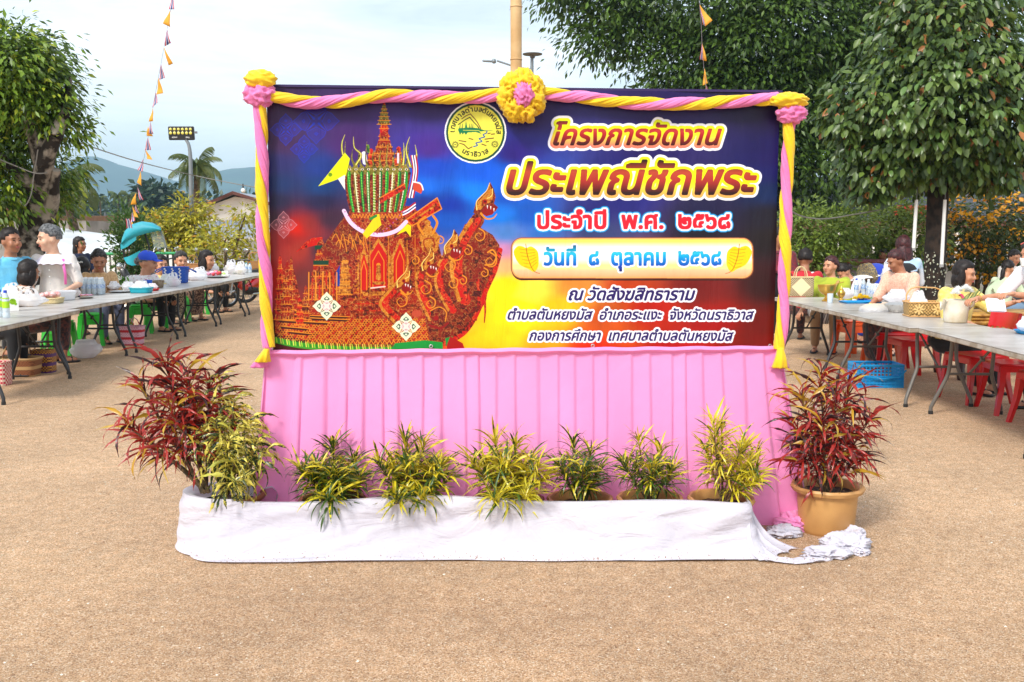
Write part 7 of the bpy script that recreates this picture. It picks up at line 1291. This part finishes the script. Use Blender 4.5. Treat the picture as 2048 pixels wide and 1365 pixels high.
def person(label, head, Y, hp, by, hy, shirt, bottom, hair=('short', HB), skin='m', pose='sit', pitch=0, lean=(0, .08), arms=None, sleeve=.55, fat=1.0, extra=None, pz=None, X=None, hands=True, cat='person', legs=True, tilt=0, trousers=True):
    c = P(head[0], head[1], Y); s = hp * Y / FPX / .262; sb = 1 + (s - 1) * .5; t = thing('person', label, cat, (c.x, c.y, 0), R(by)); hz = c.z
    Hc = Vector((0, 0, hz)); HRm = rot(0, 0, R(hy - by)) @ rot(R(pitch), R(tilt), 0); h = lambda x, y, z: Hc + HRm @ (Vector((x, y, z)) * s)
    pz = pz or (.50 if pose == 'sit' else .93 * min(1.1, sb)); Pv = Vector((lean[0], lean[1], pz)); N = h(0, .02, -.11) + Vector((0, .012, -.030 * s)); up = (N - Pv)
    S = [N + Vector((e * .165 * sb * (.5 + .5 * fat), .01, -.055 * sb)) for e in (-1, 1)]
    def torso(mb, g, z0=0, z1=1, top=True):
        L_ = up.length; A = [(-.12, .13, .115), (0, .175, .14), (.2, .165, .13), (.42, .150, .120)] + [(1 - d * sb / L_, wx, wy) for d, wx, wy in ((.20, .168, .124), (.11, .178, .108), (.055, .165, .088), (.025, .112, .070), (0, .066, .060))]; A = [a for i, a in enumerate(A) if i < 2 or i > 3 or a[0] < 1 - .26 * sb / L_]; rings = []
        for (q, wx, wy) in A:
            if q < z0 - .001 or q > z1 + .001: continue
            f = fat if q < .85 else 1; p = Pv + up * q + Vector((0, .05 * sb * math.sin(q * PI) if abs(lean[1]) > .15 else .02 * math.sin(q * PI), 0)); rings.append([p + Vector((math.cos(a) * (wx * sb * f + g), math.sin(a) * (wy * sb * f + g), 0)) for a in np.linspace(0, 2 * PI, 16, endpoint=False)])
        mb.loft(rings)
    if pose == 'sit': K = [Vector((Pv.x + e * .12, Pv.y - .44, .50)) for e in (-1, 1)]; An = [Vector((Pv.x + e * .12, Pv.y - .42, .08)) for e in (-1, 1)]
    else: K = [Vector((Pv.x + e * .10, Pv.y * .7 - .03, pz * .53)) for e in (-1, 1)]; An = [Vector((Pv.x + e * .10, Pv.y * .7 + .02, .08)) for e in (-1, 1)]
    Hp = [Pv + Vector((e * .09, 0, -.02)) for e in (-1, 1)]
    arms = arms or [((-.06, -.08, -.26), (.05, -.30, -.27)), ((.06, -.08, -.26), (-.05, -.30, -.27))]
    El = [S[i] + Vector(arms[i][0]) * sb for i in (0, 1)]; Wr = [S[i] + Vector(arms[i][1]) * sb for i in (0, 1)]
    mb = MB(); mb.ell(h(0, .008, .022), (.076 * s, .094 * s, .098 * s), HRm, 18, 12); mb.ell(h(0, -.025, -.05), (.056 * s, .062 * s, .066 * s), HRm, 14, 9); mb.ell(h(0, -.058, -.094), (.024 * s, .022 * s, .02 * s), HRm); mb.cap(h(0, -.082, .012), h(0, -.102, -.028), .009 * s, .015 * s)
    for e in (-1, 1): mb.ell(h(e * .036, -.056, -.03), (.030 * s, .030 * s, .032 * s), HRm); mb.ell(h(e * .078, .008, -.008), (.011 * s, .02 * s, .031 * s), HRm); mb.ell(h(e * .03, -.078, .025), (.028 * s, .014 * s, .010 * s), HRm)
    mb.cap(h(0, .015, -.06), N + Vector((0, .01, -.02)), .050 * s, .058 * s, 14); torso(mb, 0)
    for i in (0, 1):
        mb.cap(S[i], El[i], .046 * sb * fat, .038 * sb, 12); mb.cap(El[i], Wr[i], .037 * sb, .024 * sb, 12)
        if legs: mb.cap(Hp[i], K[i], .085 * fat, .058, 12); mb.cap(K[i], An[i], .055, .033, 12); mb.cap(An[i] + Vector((0, .03, -.035)), An[i] + Vector((0, -.13, -.05)), .035, .028, 12)
    out = remesh(mb, .0125 * max(1, s * .95))
    if hands:
        for i in (0, 1): hand(out, Wr[i], Wr[i] - El[i] + Vector((0, 0, -.03)), Vector((0, -.2, -1)), sb * .98, 1 if i else -1)
    sk = out.build('body', SKIN[skin], t, angle=180)
    for e in (-1, 1):
        q = MB(); q.ell(h(e * .031, -.0885, .004), (.0125 * s, .006 * s, .0045 * s), HRm, 8, 6); q.build('eye', EYE, t); q = MB(); q.cap(h(e * .016, -.094, .024), h(e * .048, -.082, .026), .0035 * s, .0025 * s, 6); q.build('eyebrow', hair[1] if hair[1] is not HG else HD, t)
    q = MB(); q.ell(h(0, -.088, -.060), (.021 * s, .008 * s, .007 * s), HRm, 10, 6); q.build('lips', LIP, t)
    # hair
    st, hm = hair; mb = MB(); mb.ell((0, 0, 0), (1, 1, 1), n=28, m=18); vs = []
    for p in mb.v:
        x, y, z = p; low = {'short': -.35, 'bun': -.2, 'pony': -.2, 'bob': -.75, 'long': -.75, 'bald': -.4}[st]; face = (y < -.30 and z < .52 - .25 * abs(x)) or (y < .22 and z < -.12 and st not in ('bob', 'long')) or z < low
        if st in ('bob', 'long') and y < -.42 and z < .5: face = True
        r_ = .80 if face else 1 + .10 * MN.noise(Vector(p) * 2.8 + Vector((s * 9, 0, 0))) + .012 * math.sin(math.atan2(x, y) * 13 + 3 * z)
        if st == 'bald' and not face: r_ *= .93
        vs.append(h(x * .091 * r_, .012 + y * .108 * r_, .028 + z * (.112 if not face else .1) * r_))
    mb.v = [tuple(v) for v in vs]
    def lump(cx, cy, cz, rx, ry, rz_): 
        m2 = MB(); m2.ell((0, 0, 0), (1, 1, 1), n=18, m=12); n0 = [Vector(p) for p in m2.v]; m2.v = [tuple(h(cx + p.x * rx * (1 + .09 * math.sin(math.atan2(p.x, p.y) * 11)), cy + p.y * ry * (1 + .09 * math.sin(math.atan2(p.x, p.y) * 11)), cz + p.z * rz_)) for p in n0]; mb.add(m2.v, m2.f)
    if st == 'bun': lump(0, .115, .01, .045, .04, .045)
    if st == 'bob': lump(0, .035, -.055, .092, .075, .10); lump(-.072, .01, -.04, .024, .045, .10); lump(.072, .01, -.04, .024, .045, .10)
    if st == 'long': lump(0, .06, -.12, .09, .055, .20); lump(0, .075, -.24, .075, .045, .15)
    if st == 'pony': lump(0, .112, .0, .03, .03, .03); lump(.01, .125, -.09, .032, .028, .10); lump(.02, .12, -.2, .026, .022, .10)
    mb.build('hair', hm, t, angle=180)
    # clothes
    if shirt:
        mb = MB(); torso(mb, .016, -.12 if pose == 'stand' else -.1, 1)
        for i in (0, 1): e = S[i].lerp(El[i], min(1, sleeve * 1.7)); mb.cap(S[i], e, (.066 if sleeve < .9 else .058) * sb * fat, (.062 if sleeve < .9 else .05) * sb, 12)
        if sleeve > 1:
            for i in (0, 1): mb.cap(El[i], El[i].lerp(Wr[i], min(1, sleeve - .15)), .052 * sb, .040 * sb, 12)
        out = remesh(mb, .0165, 1); out.v = [tuple(Vector(v) + (Vector(v) - (Pv + up * .5)).normalized() * .012 * MN.noise(Vector((v[0] * 9, v[1] * 9, v[2] * 5 + s)))) for v in out.v]; out.build('shirt', shirt, t, angle=180)
        q = MB(); cc = N + Vector((0, -.004, -.012 * s)); q.tube([cc + Vector((math.cos(a) * .070 * s, math.sin(a) * .064 * s - .0, .012 * math.sin(a) * s)) for a in np.linspace(0, 2 * PI, 18, endpoint=False)], .011 * s, 6, loop=True); q.build('collar', shirt, t)
    if bottom and legs:
        mb = MB()
        if trousers:
            for i in (0, 1): mb.cap(Hp[i], K[i], .105 * fat, .08, 12); mb.cap(K[i], An[i] + Vector((0, 0, .05)), .076, .058, 12)
        else: mb.cap(Hp[0].lerp(Hp[1], .5), K[0].lerp(K[1], .5), .12, .10, 14, 1.9, (1, 0, 0)); mb.cap(K[0].lerp(K[1], .5), An[0].lerp(An[1], .5) + Vector((0, 0, .1)), .10, .085, 14, 2.0, (1, 0, 0))
        mb.ell(Pv + Vector((0, .02, 0)), (.19 * fat * sb, .15 * fat, .13), n=16, m=10); out = remesh(mb, .018, 2); out.v = [tuple(Vector(v) + Vector((0, -1, 0)) * .010 * MN.noise(Vector((v[0] * 8, 2, v[2] * 7)))) for v in out.v]; out.build('trousers' if trousers else 'sarong', bottom, t, angle=180)
    if legs:
        for i in (0, 1): q = MB(); q.cap(An[i] + Vector((0, .04, -.066)), An[i] + Vector((0, -.14, -.066)), .042, .045, 12); q.v = [(x, y, .004 + (z - .014) * .35 + .012) for x, y, z in q.v]; so = q.build('sandal', mat('dark_sandal', s2l((40, 34, 34)), .6), t); q = MB(); q.tube([An[i] + Vector((-.042, -.08, -.06)), An[i] + Vector((0, -.085, -.012)), An[i] + Vector((.042, -.08, -.06))], .009, 6); q.build('strap', MATS['dark_sandal'], so)
    t['s'] = s
    ctx = dict(t=t, h=h, s=s, sb=sb, S=S, N=N, Pv=Pv, El=El, Wr=Wr, H=HRm); 
    if extra: extra(ctx)
    del t['s']; return t
XL = lambda u, X=-5.8: -X * FPX / (1024 - u)      # distance of someone sitting at that lateral offset behind the left tables
NAVY = cloth('navy', (24, 34, 66)); BLK = cloth('black', (22, 22, 26)); BRNS = cloth('brown_pattern', (92, 50, 44), (44, 34, 40), 26); MAR = cloth('maroon', (124, 26, 44), (90, 40, 50), 40)
def strap(a, b, off, wd, m, name='bag_strap', bend=None):
    def f(c):
        A = c['N'] + Vector(a) * c['sb']; B = c['Pv'] + Vector(b) * c['sb']; mid = A.lerp(B, .5) + Vector(bend or (0, -.05, 0)) * c['sb']; q = MB(); q.tube([A + Vector((0, .12, -.05)) * c['sb'], A, A.lerp(mid, .5) + Vector((0, -.02, 0)), mid, B], wd, 6, flat=.35); q.build(name, m, c['t'])
    return f
def blue_polo(c):
    for i in (0, 1): q = MB(); e = c['S'][i].lerp(c['El'][i], .80); d = (c['El'][i] - c['S'][i]).normalized(); q.tube([e - d * .012, e + d * .012], .068 * c['sb'], 12); q.build('sleeve_band', WHP, c['t'])
person('woman standing at the left edge in a light blue polo shirt, looking right', (22, 484), 12.7, 56, 55, 62, cloth('sky_blue', (110, 196, 232), (96, 184, 224), 8), BLK, ('short', HB), 'd', 'stand', -6, (0, .05), [((-.03, .02, -.28), (-.02, -.06, -.52)), ((.03, .02, -.28), (.02, -.06, -.52))], .45, 1.05, blue_polo, pz=.74)
person('woman seen from behind in a brown white patterned blouse, dark chin length hair', (58, 546), 11.9, 52, 130, 150, cloth('brown_floral', (60, 44, 40), (214, 196, 184), 26), BRNS, ('bob', HB), 'd', 'sit', 12, (0, .10), trousers=False)
person('person in dark green cut off by the left picture edge', (-38, 560), XL(-38), 50, 95, 95, cloth('dark_green', (20, 62, 54)), BLK, ('bob', HB), 'd')
PKS = mat('pink_strap', s2l((236, 110, 186)), .5)
def lady(c):
    q = MB(); N, sb = c['N'], c['sb']; n = 44
    def f(i, j): a = 2 * PI * i; r = (.075 + .12 * j) * sb * (1 + .06 * math.sin(i * 2 * PI * 16) * j); p = N + Vector((math.cos(a) * r * 1.12, math.sin(a) * r * .80, -.005 * sb - .10 * sb * j ** 1.2 - .006 * math.sin(a * 16) * j)); return p
    q.grid(f, 96, 6); q.build('lace_collar', cloth('lilac_white', (226, 220, 236)), c['t'], fix=False)
    for k in range(4): q = MB(); q.ell(N + Vector((-.015, -.150 * sb, (-.17 - .07 * k) * sb)), .008 * sb, n=8, m=5); q.build('button', WHP, c['t'])
    for i in (0, 1): q = MB(); e = c['S'][i].lerp(c['El'][i], .4); q.ell(e, (.070 * sb, .068 * sb, .095 * sb), n=18, m=12); q.v = [tuple(Vector(v) + (Vector(v) - e).normalized() * .008 * math.sin(math.atan2(v[1] - e.y, v[0] - e.x) * 12)) for v in q.v]; q.build('puff_sleeve', MATS['cloth_cream_white'], c['t'])
    strap((.115, -.085, -.055), (.14, -.19, .12), 0, .017, PKS, 'bag_strap', (.02, -.05, -.02))(c)
person('grey haired woman standing in a white lace collared blouse with pink strap, looking left', (98, 478), 13.0, 57, 12, -48, cloth('cream_white', (228, 222, 216), (216, 210, 206), 5), MAR, ('short', HG), 'l', 'stand', 4, (.02, .16), [((-.07, -.06, -.27), (.04, -.26, -.42)), ((.09, -.02, -.27), (.0, -.30, -.33))], .5, .98, lady, pz=.76)
person('long haired woman in a navy T shirt standing far behind the tables, looking right', (160, 490), 19.5, 32, 55, 78, NAVY, BLK, ('long', HB), 'd', 'stand', 0, (0, .05))
def clip(c): q = MB(); [q.ell(c['h'](-.03 + .012 * k, .118, .06 + .006 * math.sin(k * 2)), .009 * c['s'], n=6, m=4) for k in range(6)]; o = q.build('hair_clip', WHP, c['t'])
person('girl seen from behind with long dark hair and a white hair clip', (164, 536), 15.0, 44, 185, 190, NAVY, NAVY, ('long', HB), 'm', 'sit', 5, (0, .05), extra=clip)
person('woman in a tan blouse looking down at the bottle pack', (198, 522), XL(198, -5.95), 46, 50, 25, cloth('tan', (208, 168, 120), (190, 148, 100), 30), cloth('grey_blue', (96, 106, 136), (80, 88, 112), 6), ('short', HD), 'd', 'sit', 16, (0, .14), fat=1.0)
def ballcap(c):
    h, s = c['h'], c['s']; B = mat('blue_cap_cloth', s2l((30, 76, 206)), .7); q = MB(); q.ell((0, 0, 0), (1, 1, 1), n=24, m=16); q.v = [tuple(h(x * .094, .008 + y * .110, .045 + max(z, -.12) * .095)) for x, y, z in q.v]; q.build('cap_crown', B, c['t']); q = MB(); q.grid(lambda i, j: h((i - .5) * .15 * (1 - .25 * j), -.085 - .085 * j * math.sqrt(max(0.05, 1 - (2 * i - 1) ** 2 * .8)), .045 - .014 * j - .05 * (i - .5) ** 2), 12, 5); o = q.build('cap_brim', B, c['t'], fix=False); m_ = o.modifiers.new('t', 'SOLIDIFY'); m_.thickness = .006
person('elderly woman in a blue baseball cap and white floral shirt, facing right', (296, 526), XL(296, -5.85), 47, 70, 88, cloth('white_floral', (232, 228, 228), (206, 120, 140), 34, .56, .64), BLK, ('bun', HG), 'm', 'sit', 4, (0, .10), extra=ballcap, fat=1.05)
person('woman in a pale yellow blouse beside the blue cap, looking at the camera side', (322, 530), XL(322, -6.15), 40, 60, 42, cloth('pale_yellow', (232, 218, 140)), cloth('plaid', (60, 50, 50), (190, 178, 150), 40), ('short', HB), 'm', 'sit', 4, (0, .08), trousers=False)
person('woman with pulled back greying hair behind the brown wicker bag', (362, 523), XL(362, -6.0), 40, 55, 35, cloth('rust', (150, 92, 70)), cloth('brown_check', (70, 50, 46), (150, 120, 100), 30), ('bun', HD), 'm', 'sit', 2, (0, .06), trousers=False)
person('woman with smooth black hair in a pale pink top, profile to the right', (414, 521), XL(414, -6.1), 40, 62, 74, cloth('pale_pink', (236, 190, 206)), BLK, ('bob', HB), 'm', 'sit', 4, (0, .08))
XR = lambda u, X: X * FPX / (u - 1024)
person('person in a maroon sleeve mostly hidden behind the right garland', (1562, 478), 14.6, 46, -20, 20, MAR, BLK, ('short', HB), 'd', 'stand', 10, (0, .1), sleeve=1.6)
def whites(c): q = MB(); q.ell(c['N'] + Vector((-.10, -.02, -.12)) * c['sb'], (.10, .12, .13), n=14, m=9); q.build('white_towel', cloth('towel', (226, 222, 222)), c['t'])
person('dark haired person in a red shirt seen from behind the woven bag', (1610, 520), 14.4, 44, 150, 168, cloth('red', (186, 30, 44)), BRNS, ('short', HB), 'd', 'sit', 8, (0, .08), extra=whites)
def shoulderbag(c):
    q = MB(); p = c['N'] + Vector((-.02, -.33, -.42)) * c['sb']; q.ell(p, (.22, .09, .17), n=22, m=14); q.v = [tuple(Vector(v) + (Vector(v) - p).normalized() * .012 * MN.noise(Vector(v) * 8)) for v in q.v]; q.build('patterned_bag', STRW, c['t']); strap((.1, -.07, -.04), (.0, -.24, .14), 0, .018, mat('tan_strap', s2l((176, 140, 84)), .6), 'bag_strap')(c)
STRW = bpy.data.materials.new('wavy_stripe_cloth'); STRW.use_nodes = True; _b = STRW.node_tree.nodes['Principled BSDF']; _w = nn(STRW.node_tree, 'ShaderNodeTexWave'); _w.inputs['Scale'].default_value = 5; _w.inputs['Distortion'].default_value = 7; _w.inputs['Detail'].default_value = 1; _w.inputs['Detail Scale'].default_value = .9; _r = nn(STRW.node_tree, 'ShaderNodeValToRGB'); _r.color_ramp.interpolation = 'CONSTANT'; _e = _r.color_ramp.elements; _e[0].color = (.72, .72, .72, 1); _e[1].position = .3; _e[1].color = (.05, .055, .07, 1); _q = _e.new(.72); _q.color = (.35, .36, .38, 1)
_c = nn(STRW.node_tree, 'ShaderNodeTexCoord'); STRW.node_tree.links.new(_c.outputs['Object'], _w.inputs[0]); STRW.node_tree.links.new(_w.outputs[0], _r.inputs[0]); STRW.node_tree.links.new(_r.outputs[0], _b.inputs[0])
person('woman in a lime green blouse with wavy striped shawl bag, frowning to the left', (1661, 533), 13.35, 41, -25, -55, cloth('lime', (170, 182, 50), (150, 164, 44), 8), cloth('khaki', (150, 118, 84)), ('bun', HR), 'm', 'sit', -2, (0, .08), [((-.08, -.10, -.22), (-.16, -.26, -.38)), ((.06, -.08, -.26), (-.05, -.30, -.27))], .5, 1.08, shoulderbag)
def waist(c):
    P_ = c['Pv']; q = MB(); q.ell(P_ + Vector((0, .0, .0)), (.19, .18, .16), n=20, m=14); q.build('blue_sarong', cloth('royal_blue', (30, 60, 170)), c['t']); q = MB(); u = (c['N'] - P_).normalized(); q.tube([P_ + u * .10, P_ + u * .19], .185, 20); q.build('gold_waistband', mat('gold_band', s2l((150, 130, 84)), .6, s2l((70, 70, 76)), 50), c['t'])
person('bending person in a white shirt with blue and gold waistband behind the lime blouse', (1688, 545), 14.2, 36, -75, -80, cloth('bright_white', (236, 236, 238)), cloth('royal_blue', (30, 60, 170)), ('bun', HB), 'm', 'stand', 40, (0, .52), [((-.02, -.10, -.26), (0, -.16, -.42)), ((.02, -.10, -.26), (0, -.16, -.42))], .6, 1.1, waist, pz=.98)
person('short haired woman in a peach blouse bent over the table, profile to the left', (1792, 523), 11.6, 46, -60, -82, cloth('peach', (234, 190, 166), (220, 170, 146), 60), BRNS, ('short', HR), 'd', 'sit', 20, (0, .16), [((-.05, -.12, -.24), (-.02, -.30, -.34)), ((.05, -.10, -.24), (.0, -.30, -.34))], .75, 1.05, trousers=False)
person('person with long reddish black hair in white behind the peach blouse', (1806, 494), 14.6, 44, 170, 175, cloth('white_blue', (216, 222, 232), (170, 200, 228), 3), BLK, ('long', HR), 'm', 'stand', 10, (0, .14), sleeve=.7)
person('balding man in pale blue reaching over far behind the tables', (1766, 510), 18.0, 24, -40, -60, cloth('pale_blue', (140, 180, 206)), BLK, ('bald', HD), 'd', 'sit', 12, (0, .1), [((-.02, -.16, -.18), (-.1, -.36, -.16)), ((.05, -.1, -.2), (-.1, -.3, -.3))], .45)
person('woman whose face shows just above the bottle packs', (1783, 558), 13.2, 34, -30, -50, cloth('cream_blouse', (220, 206, 190)), BLK, ('short', HD), 'l', 'sit', 8, (0, .05), pz=.44)
def yb(c): strap((-.09, -.09, -.05), (-.1, -.2, .25), 0, .02, mat('crimson_strap', s2l((190, 60, 90)), .6), 'bag_strap')(c); 
person('woman in a yellow patterned blouse and black trousers reaching across with flowers', (1929, 549), 9.95, 55, 30, 48, cloth('butter_yellow', (236, 212, 122), (214, 190, 96), 22), BLK, ('bob', HB), 'm', 'sit', 6, (-.02, .12), [((-.10, -.10, -.22), (.02, -.26, -.26)), ((.02, -.24, -.14), (.06, -.44, -.06))], .6, 1.18, yb)
person('woman with a long ponytail in a mint green shirt seen from behind', (2016, 538), 14.6, 34, 110, 128, cloth('mint', (206, 222, 190), (190, 208, 172), 4), cloth('denim', (110, 140, 170)), ('pony', HB), 'm', 'sit', 10, (0, .16), [((-.05, -.14, -.2), (-.02, -.32, -.26)), ((.05, -.14, -.2), (.02, -.32, -.26))], 1.5, 1.15, strap((.1, .1, -.05), (-.18, .14, .1), 0, .018, mat('olive_strap', s2l((110, 110, 84)), .7), 'bag_strap', (0, .1, 0)))
person('grey haired person in white facing the camera beyond the mint shirt', (2029, 516), 15.8, 32, 10, 15, cloth('off_white', (222, 218, 212)), BLK, ('short', HD), 'm', 'sit', 14, (0, .1), sleeve=1.4)
def mask(c):
    q = MB(); h = c['h']; q.grid(lambda i, j: h((i - .5) * .12, -.100 - .022 * math.cos((i - .5) * 2.6) + .055 * abs(i - .5) * 2 * abs(i - .5) * 2, -.015 - .085 * j + .0), 12, 6); o = q.build('face_mask', WHP, c['t'], fix=False); m_ = o.modifiers.new('t', 'SOLIDIFY'); m_.thickness = .003
    q = MB(); q.tube([h(-.06, -.05, .105), h(0, -.045, .125), h(.06, -.05, .105)], .006 * c['s'], 6); q.build('hairband', mat('coral_band', s2l((236, 110, 100)), .5), c['t'])
    e, w_ = c['El'][0], c['Wr'][0]; d = (w_ - e).normalized(); a = d.cross(Vector((0, 0, 1))).normalized(); b = d.cross(a); q = MB(); q.tube([w_ - d * .03 + a * math.cos(k) * .032 + b * math.sin(k) * .032 for k in np.linspace(0, 2 * PI, 14, endpoint=False)], .004, 6, loop=True); q.build('gold_bracelet', GOLD, c['t'])
pw_ = P(2062, 510, 8.75)
person('masked woman in a white top leaning in from the right edge with papers', (2063, 508), 8.75, 54, -72, -80, cloth('plain_white', (230, 228, 230)), BLK, ('pony', HD), 'm', 'stand', 14, (0, .22), [((-.04, -.20, -.22), (-.02, -.50, -.235)), ((.02, -.22, -.20), (.02, -.46, -.17))], .5, 1.05, mask)
c = P(1990, 612, 8.78); t = thing('paper_sheets', 'small stack of white papers held out by the masked woman', 'papers', c, .1); mb = MB()
for k in range(3): mb.box((-.0 + .006 * k, -.004 * k, .005 * k), (.16, .12, .002), rot(R(62), R(3 + k), 0))
mb.build('sheet', mat('paper_white', s2l((232, 226, 238)), .7), t)
bpy.data.scenes.remove(TS)
# ------------------------------------------------------------------ motorcycles
TYRE = mat('tyre_rubber', (.02, .02, .02), .8); BKP = mat('black_plastic', (.015, .015, .017), .35, coat=.3); CHR = mat('chrome', s2l((190, 190, 190)), .2, metal=.9); RDPT = mat('red_paint_gloss', s2l((190, 20, 30)), .2, coat=.8)
def moto(label, x, y, rz, paint, name='motorcycle'):
    t = thing(name, label, 'motorcycle', (x, y, 0), rz, None)
    for s in (-.62, .62):
        q = MB(); q.tube([(s + math.cos(a) * .26, 0, .29 + math.sin(a) * .26) for a in np.linspace(0, 2 * PI, 26, endpoint=False)], .035, 8, loop=True); wh = q.build('wheel', TYRE, t); q = MB(); q.tube([(s + math.cos(a) * .225, 0, .29 + math.sin(a) * .225) for a in np.linspace(0, 2 * PI, 26, endpoint=False)], .012, 6, loop=True); q.lathe([(0, -.03), (.04, -.03), (.04, .03), (0, .03)], 12, (s, 0, .29), r=rot(PI / 2)); q.build('rim', CHR, wh)
        for k in range(6): a = k * PI / 3; q = MB(); q.tube([(s, 0, .29), (s + math.cos(a) * .22, 0, .29 + math.sin(a) * .22)], .008, 5); q.build('spoke', CHR, wh)
    q = MB(); q.loft([[Vector((x_, a * w_, z + b * hh)) for a, b in ((-1, -.6), (-.6, -1), (.6, -1), (1, -.6), (1, .6), (.6, 1), (-.6, 1), (-1, .6))] for x_, w_, z, hh in ((-.72, .05, .66, .05), (-.5, .11, .62, .10), (-.15, .10, .50, .14), (.1, .07, .38, .06), (.28, .07, .42, .08), (.42, .12, .62, .20), (.5, .10, .74, .14), (.56, .05, .84, .05))]); q.build('body', paint, t, angle=45)
    q = MB(); q.loft([[Vector((x_, a * w_, z + b * .05)) for a, b in ((-1, -1), (1, -1), (.8, 1), (-.8, 1))] for x_, w_, z in ((-.72, .08, .78), (-.45, .13, .76), (-.1, .12, .72), (.08, .06, .70))]); q.build('seat', BKP, t, angle=50)
    q = MB(); q.tube([(.62, .06, .29), (.5, .05, .8), (.45, .03, .95)], .018, 8); q.tube([(.62, -.06, .29), (.5, -.05, .8), (.45, -.03, .95)], .018, 8); q.build('fork', CHR, t); q = MB(); q.tube([(.32, -.34, .98), (.42, -.2, 1.0), (.46, 0, .96), (.42, .2, 1.0), (.32, .34, .98)], .016, 8); q.build('handlebar', BKP, t)
    q = MB(); q.ell((.56, 0, .90), (.07, .09, .08)); q.build('headlight', CHR, t)
    for s in (-1, 1): q = MB(); q.tube([(.38, s * .22, 1.0), (.40, s * .28, 1.16)], .006, 6); mr_ = q.build('mirror', BKP, t); q = MB(); q.ell((.40, s * .29, 1.2), (.02, .075, .045)); q.build('mirror_glass', CHR, mr_)
    q = MB(); q.box((0, 0, .33), (.3, .2, .2), bev=.05); q.build('engine', MATS['black_housing'], t); q = MB(); q.tube([(.05, .12, .25), (-.3, .14, .25), (-.7, .15, .34)], [.02, .03, .045], 10); q.build('exhaust', CHR, t)
    q = MB(); q.tube([(.62 + math.cos(a) * .31, 0, .29 + math.sin(a) * .31) for a in np.linspace(.4, 2.6, 10)], .05, 8, flat=.4); q.build('front_fender', paint, t); return t
c = P(430, 500, 22.3); moto('dark motorcycle with white oval mirror parked behind the pink blouse', c.x, 22.3, R(200), MATS['black_plastic']); c = P(498, 500, 21.8); moto('red motorcycle parked beside the garland behind the hoop basket', c.x, 21.8, R(240), RDPT); c = P(365, 500, 22.6); moto('black motorcycle behind the wicker bag, mirror raised', c.x, 22.6, R(160), MATS['black_plastic'])
# motorcycle with teal rain canopy
Y = 20.2; c = P(300, 560, Y); t = moto('motorcycle fitted with a curved teal rain canopy and clear windscreen', c.x, Y, R(195), BKP); TEC = mat('teal_canvas', s2l((30, 160, 176)), .55, s2l((24, 146, 164)), 3); lining = mat('dark_lining', (.02, .03, .035), .8); o0 = t.location; Ri = rot(0, 0, -R(195)); q_ = lambda u, v, dy=0: Ri @ (P(u, v, Y + dy) - o0)
top = [(243, 484), (250, 466), (264, 453), (284, 447), (306, 450), (322, 459)]
mb = MB(); mb.grid(lambda i, j: Vector(q_(*[np.interp(i * 5, range(6), [p[k] for p in top]) for k in (0, 1)], (j - .5) * .9)) + Vector((0, 0, .07 * math.sin(PI * j) - .03)), 20, 8); o = mb.build('canopy_roof', TEC, t, fix=False); s = o.modifiers.new('t', 'SOLIDIFY'); s.thickness = .02; s.material_offset = 0
mb = MB(); mb.grid(lambda i, j: Vector(q_(*[np.interp(i * 2, range(3), [p[k] for p in ((241, 488), (255, 481), (272, 468))]) for k in (0, 1)], -.46)) + Vector((0, 0, -.12 * j)), 10, 3); o = mb.build('side_flap', TEC, t, fix=False)
mb = MB(); mb.grid(lambda i, j: Vector(q_(*[np.interp(i * 4, range(5), [p[k] for p in ((241, 488), (240, 500), (244, 512), (250, 520), (258, 524))]) for k in (0, 1)], (j - .5) * .85)), 16, 4); mb.build('windscreen', mat('clear_film', s2l((200, 220, 220)), .1, alpha=.22, spec=.8), t, fix=False)
mb = MB(); lowp = [(248, 518), (254, 528), (264, 532), (276, 530)]; upp = [(247, 516), (258, 513), (268, 508), (281, 501)]; mb.grid(lambda i, j: Vector(q_(*[np.interp(i * 3, range(4), [p[k] for p in upp]) * (1 - j) + np.interp(i * 3, range(4), [p[k] for p in lowp]) * j for k in (0, 1)], -.42 - .05 * math.sin(PI * i))), 14, 6); o = mb.build('lower_panel', TEC, t, fix=False)
mb = MB(); mb.grid(lambda i, j: Vector(q_(*[np.interp(i * 5, range(6), [p[k] for p in top]) * (1 - j) + np.interp(i * 5, range(6), [p[k] for p in ((242, 489), (255, 482), (271, 474), (290, 468), (308, 464), (323, 461))]) * j for k in (0, 1)], -.46 - .05 * math.sin(PI * j))), 18, 5); mb.build('side_crescent', TEC, t, fix=False)
for a, b in (((286, 455), (300, 500)), ((320, 460), (334, 500)), ((243, 484), (250, 520))): mb = MB(); mb.tube([q_(*a), q_(*b)], .02, 6); mb.build('canopy_frame', BKP, t)
mb = MB(); mb.grid(lambda i, j: Vector(q_(300 + 26 * i + 8 * j, 462 + 34 * j, -.40)), 6, 6); mb.build('side_window', MATS['clear_film'], t, fix=False)
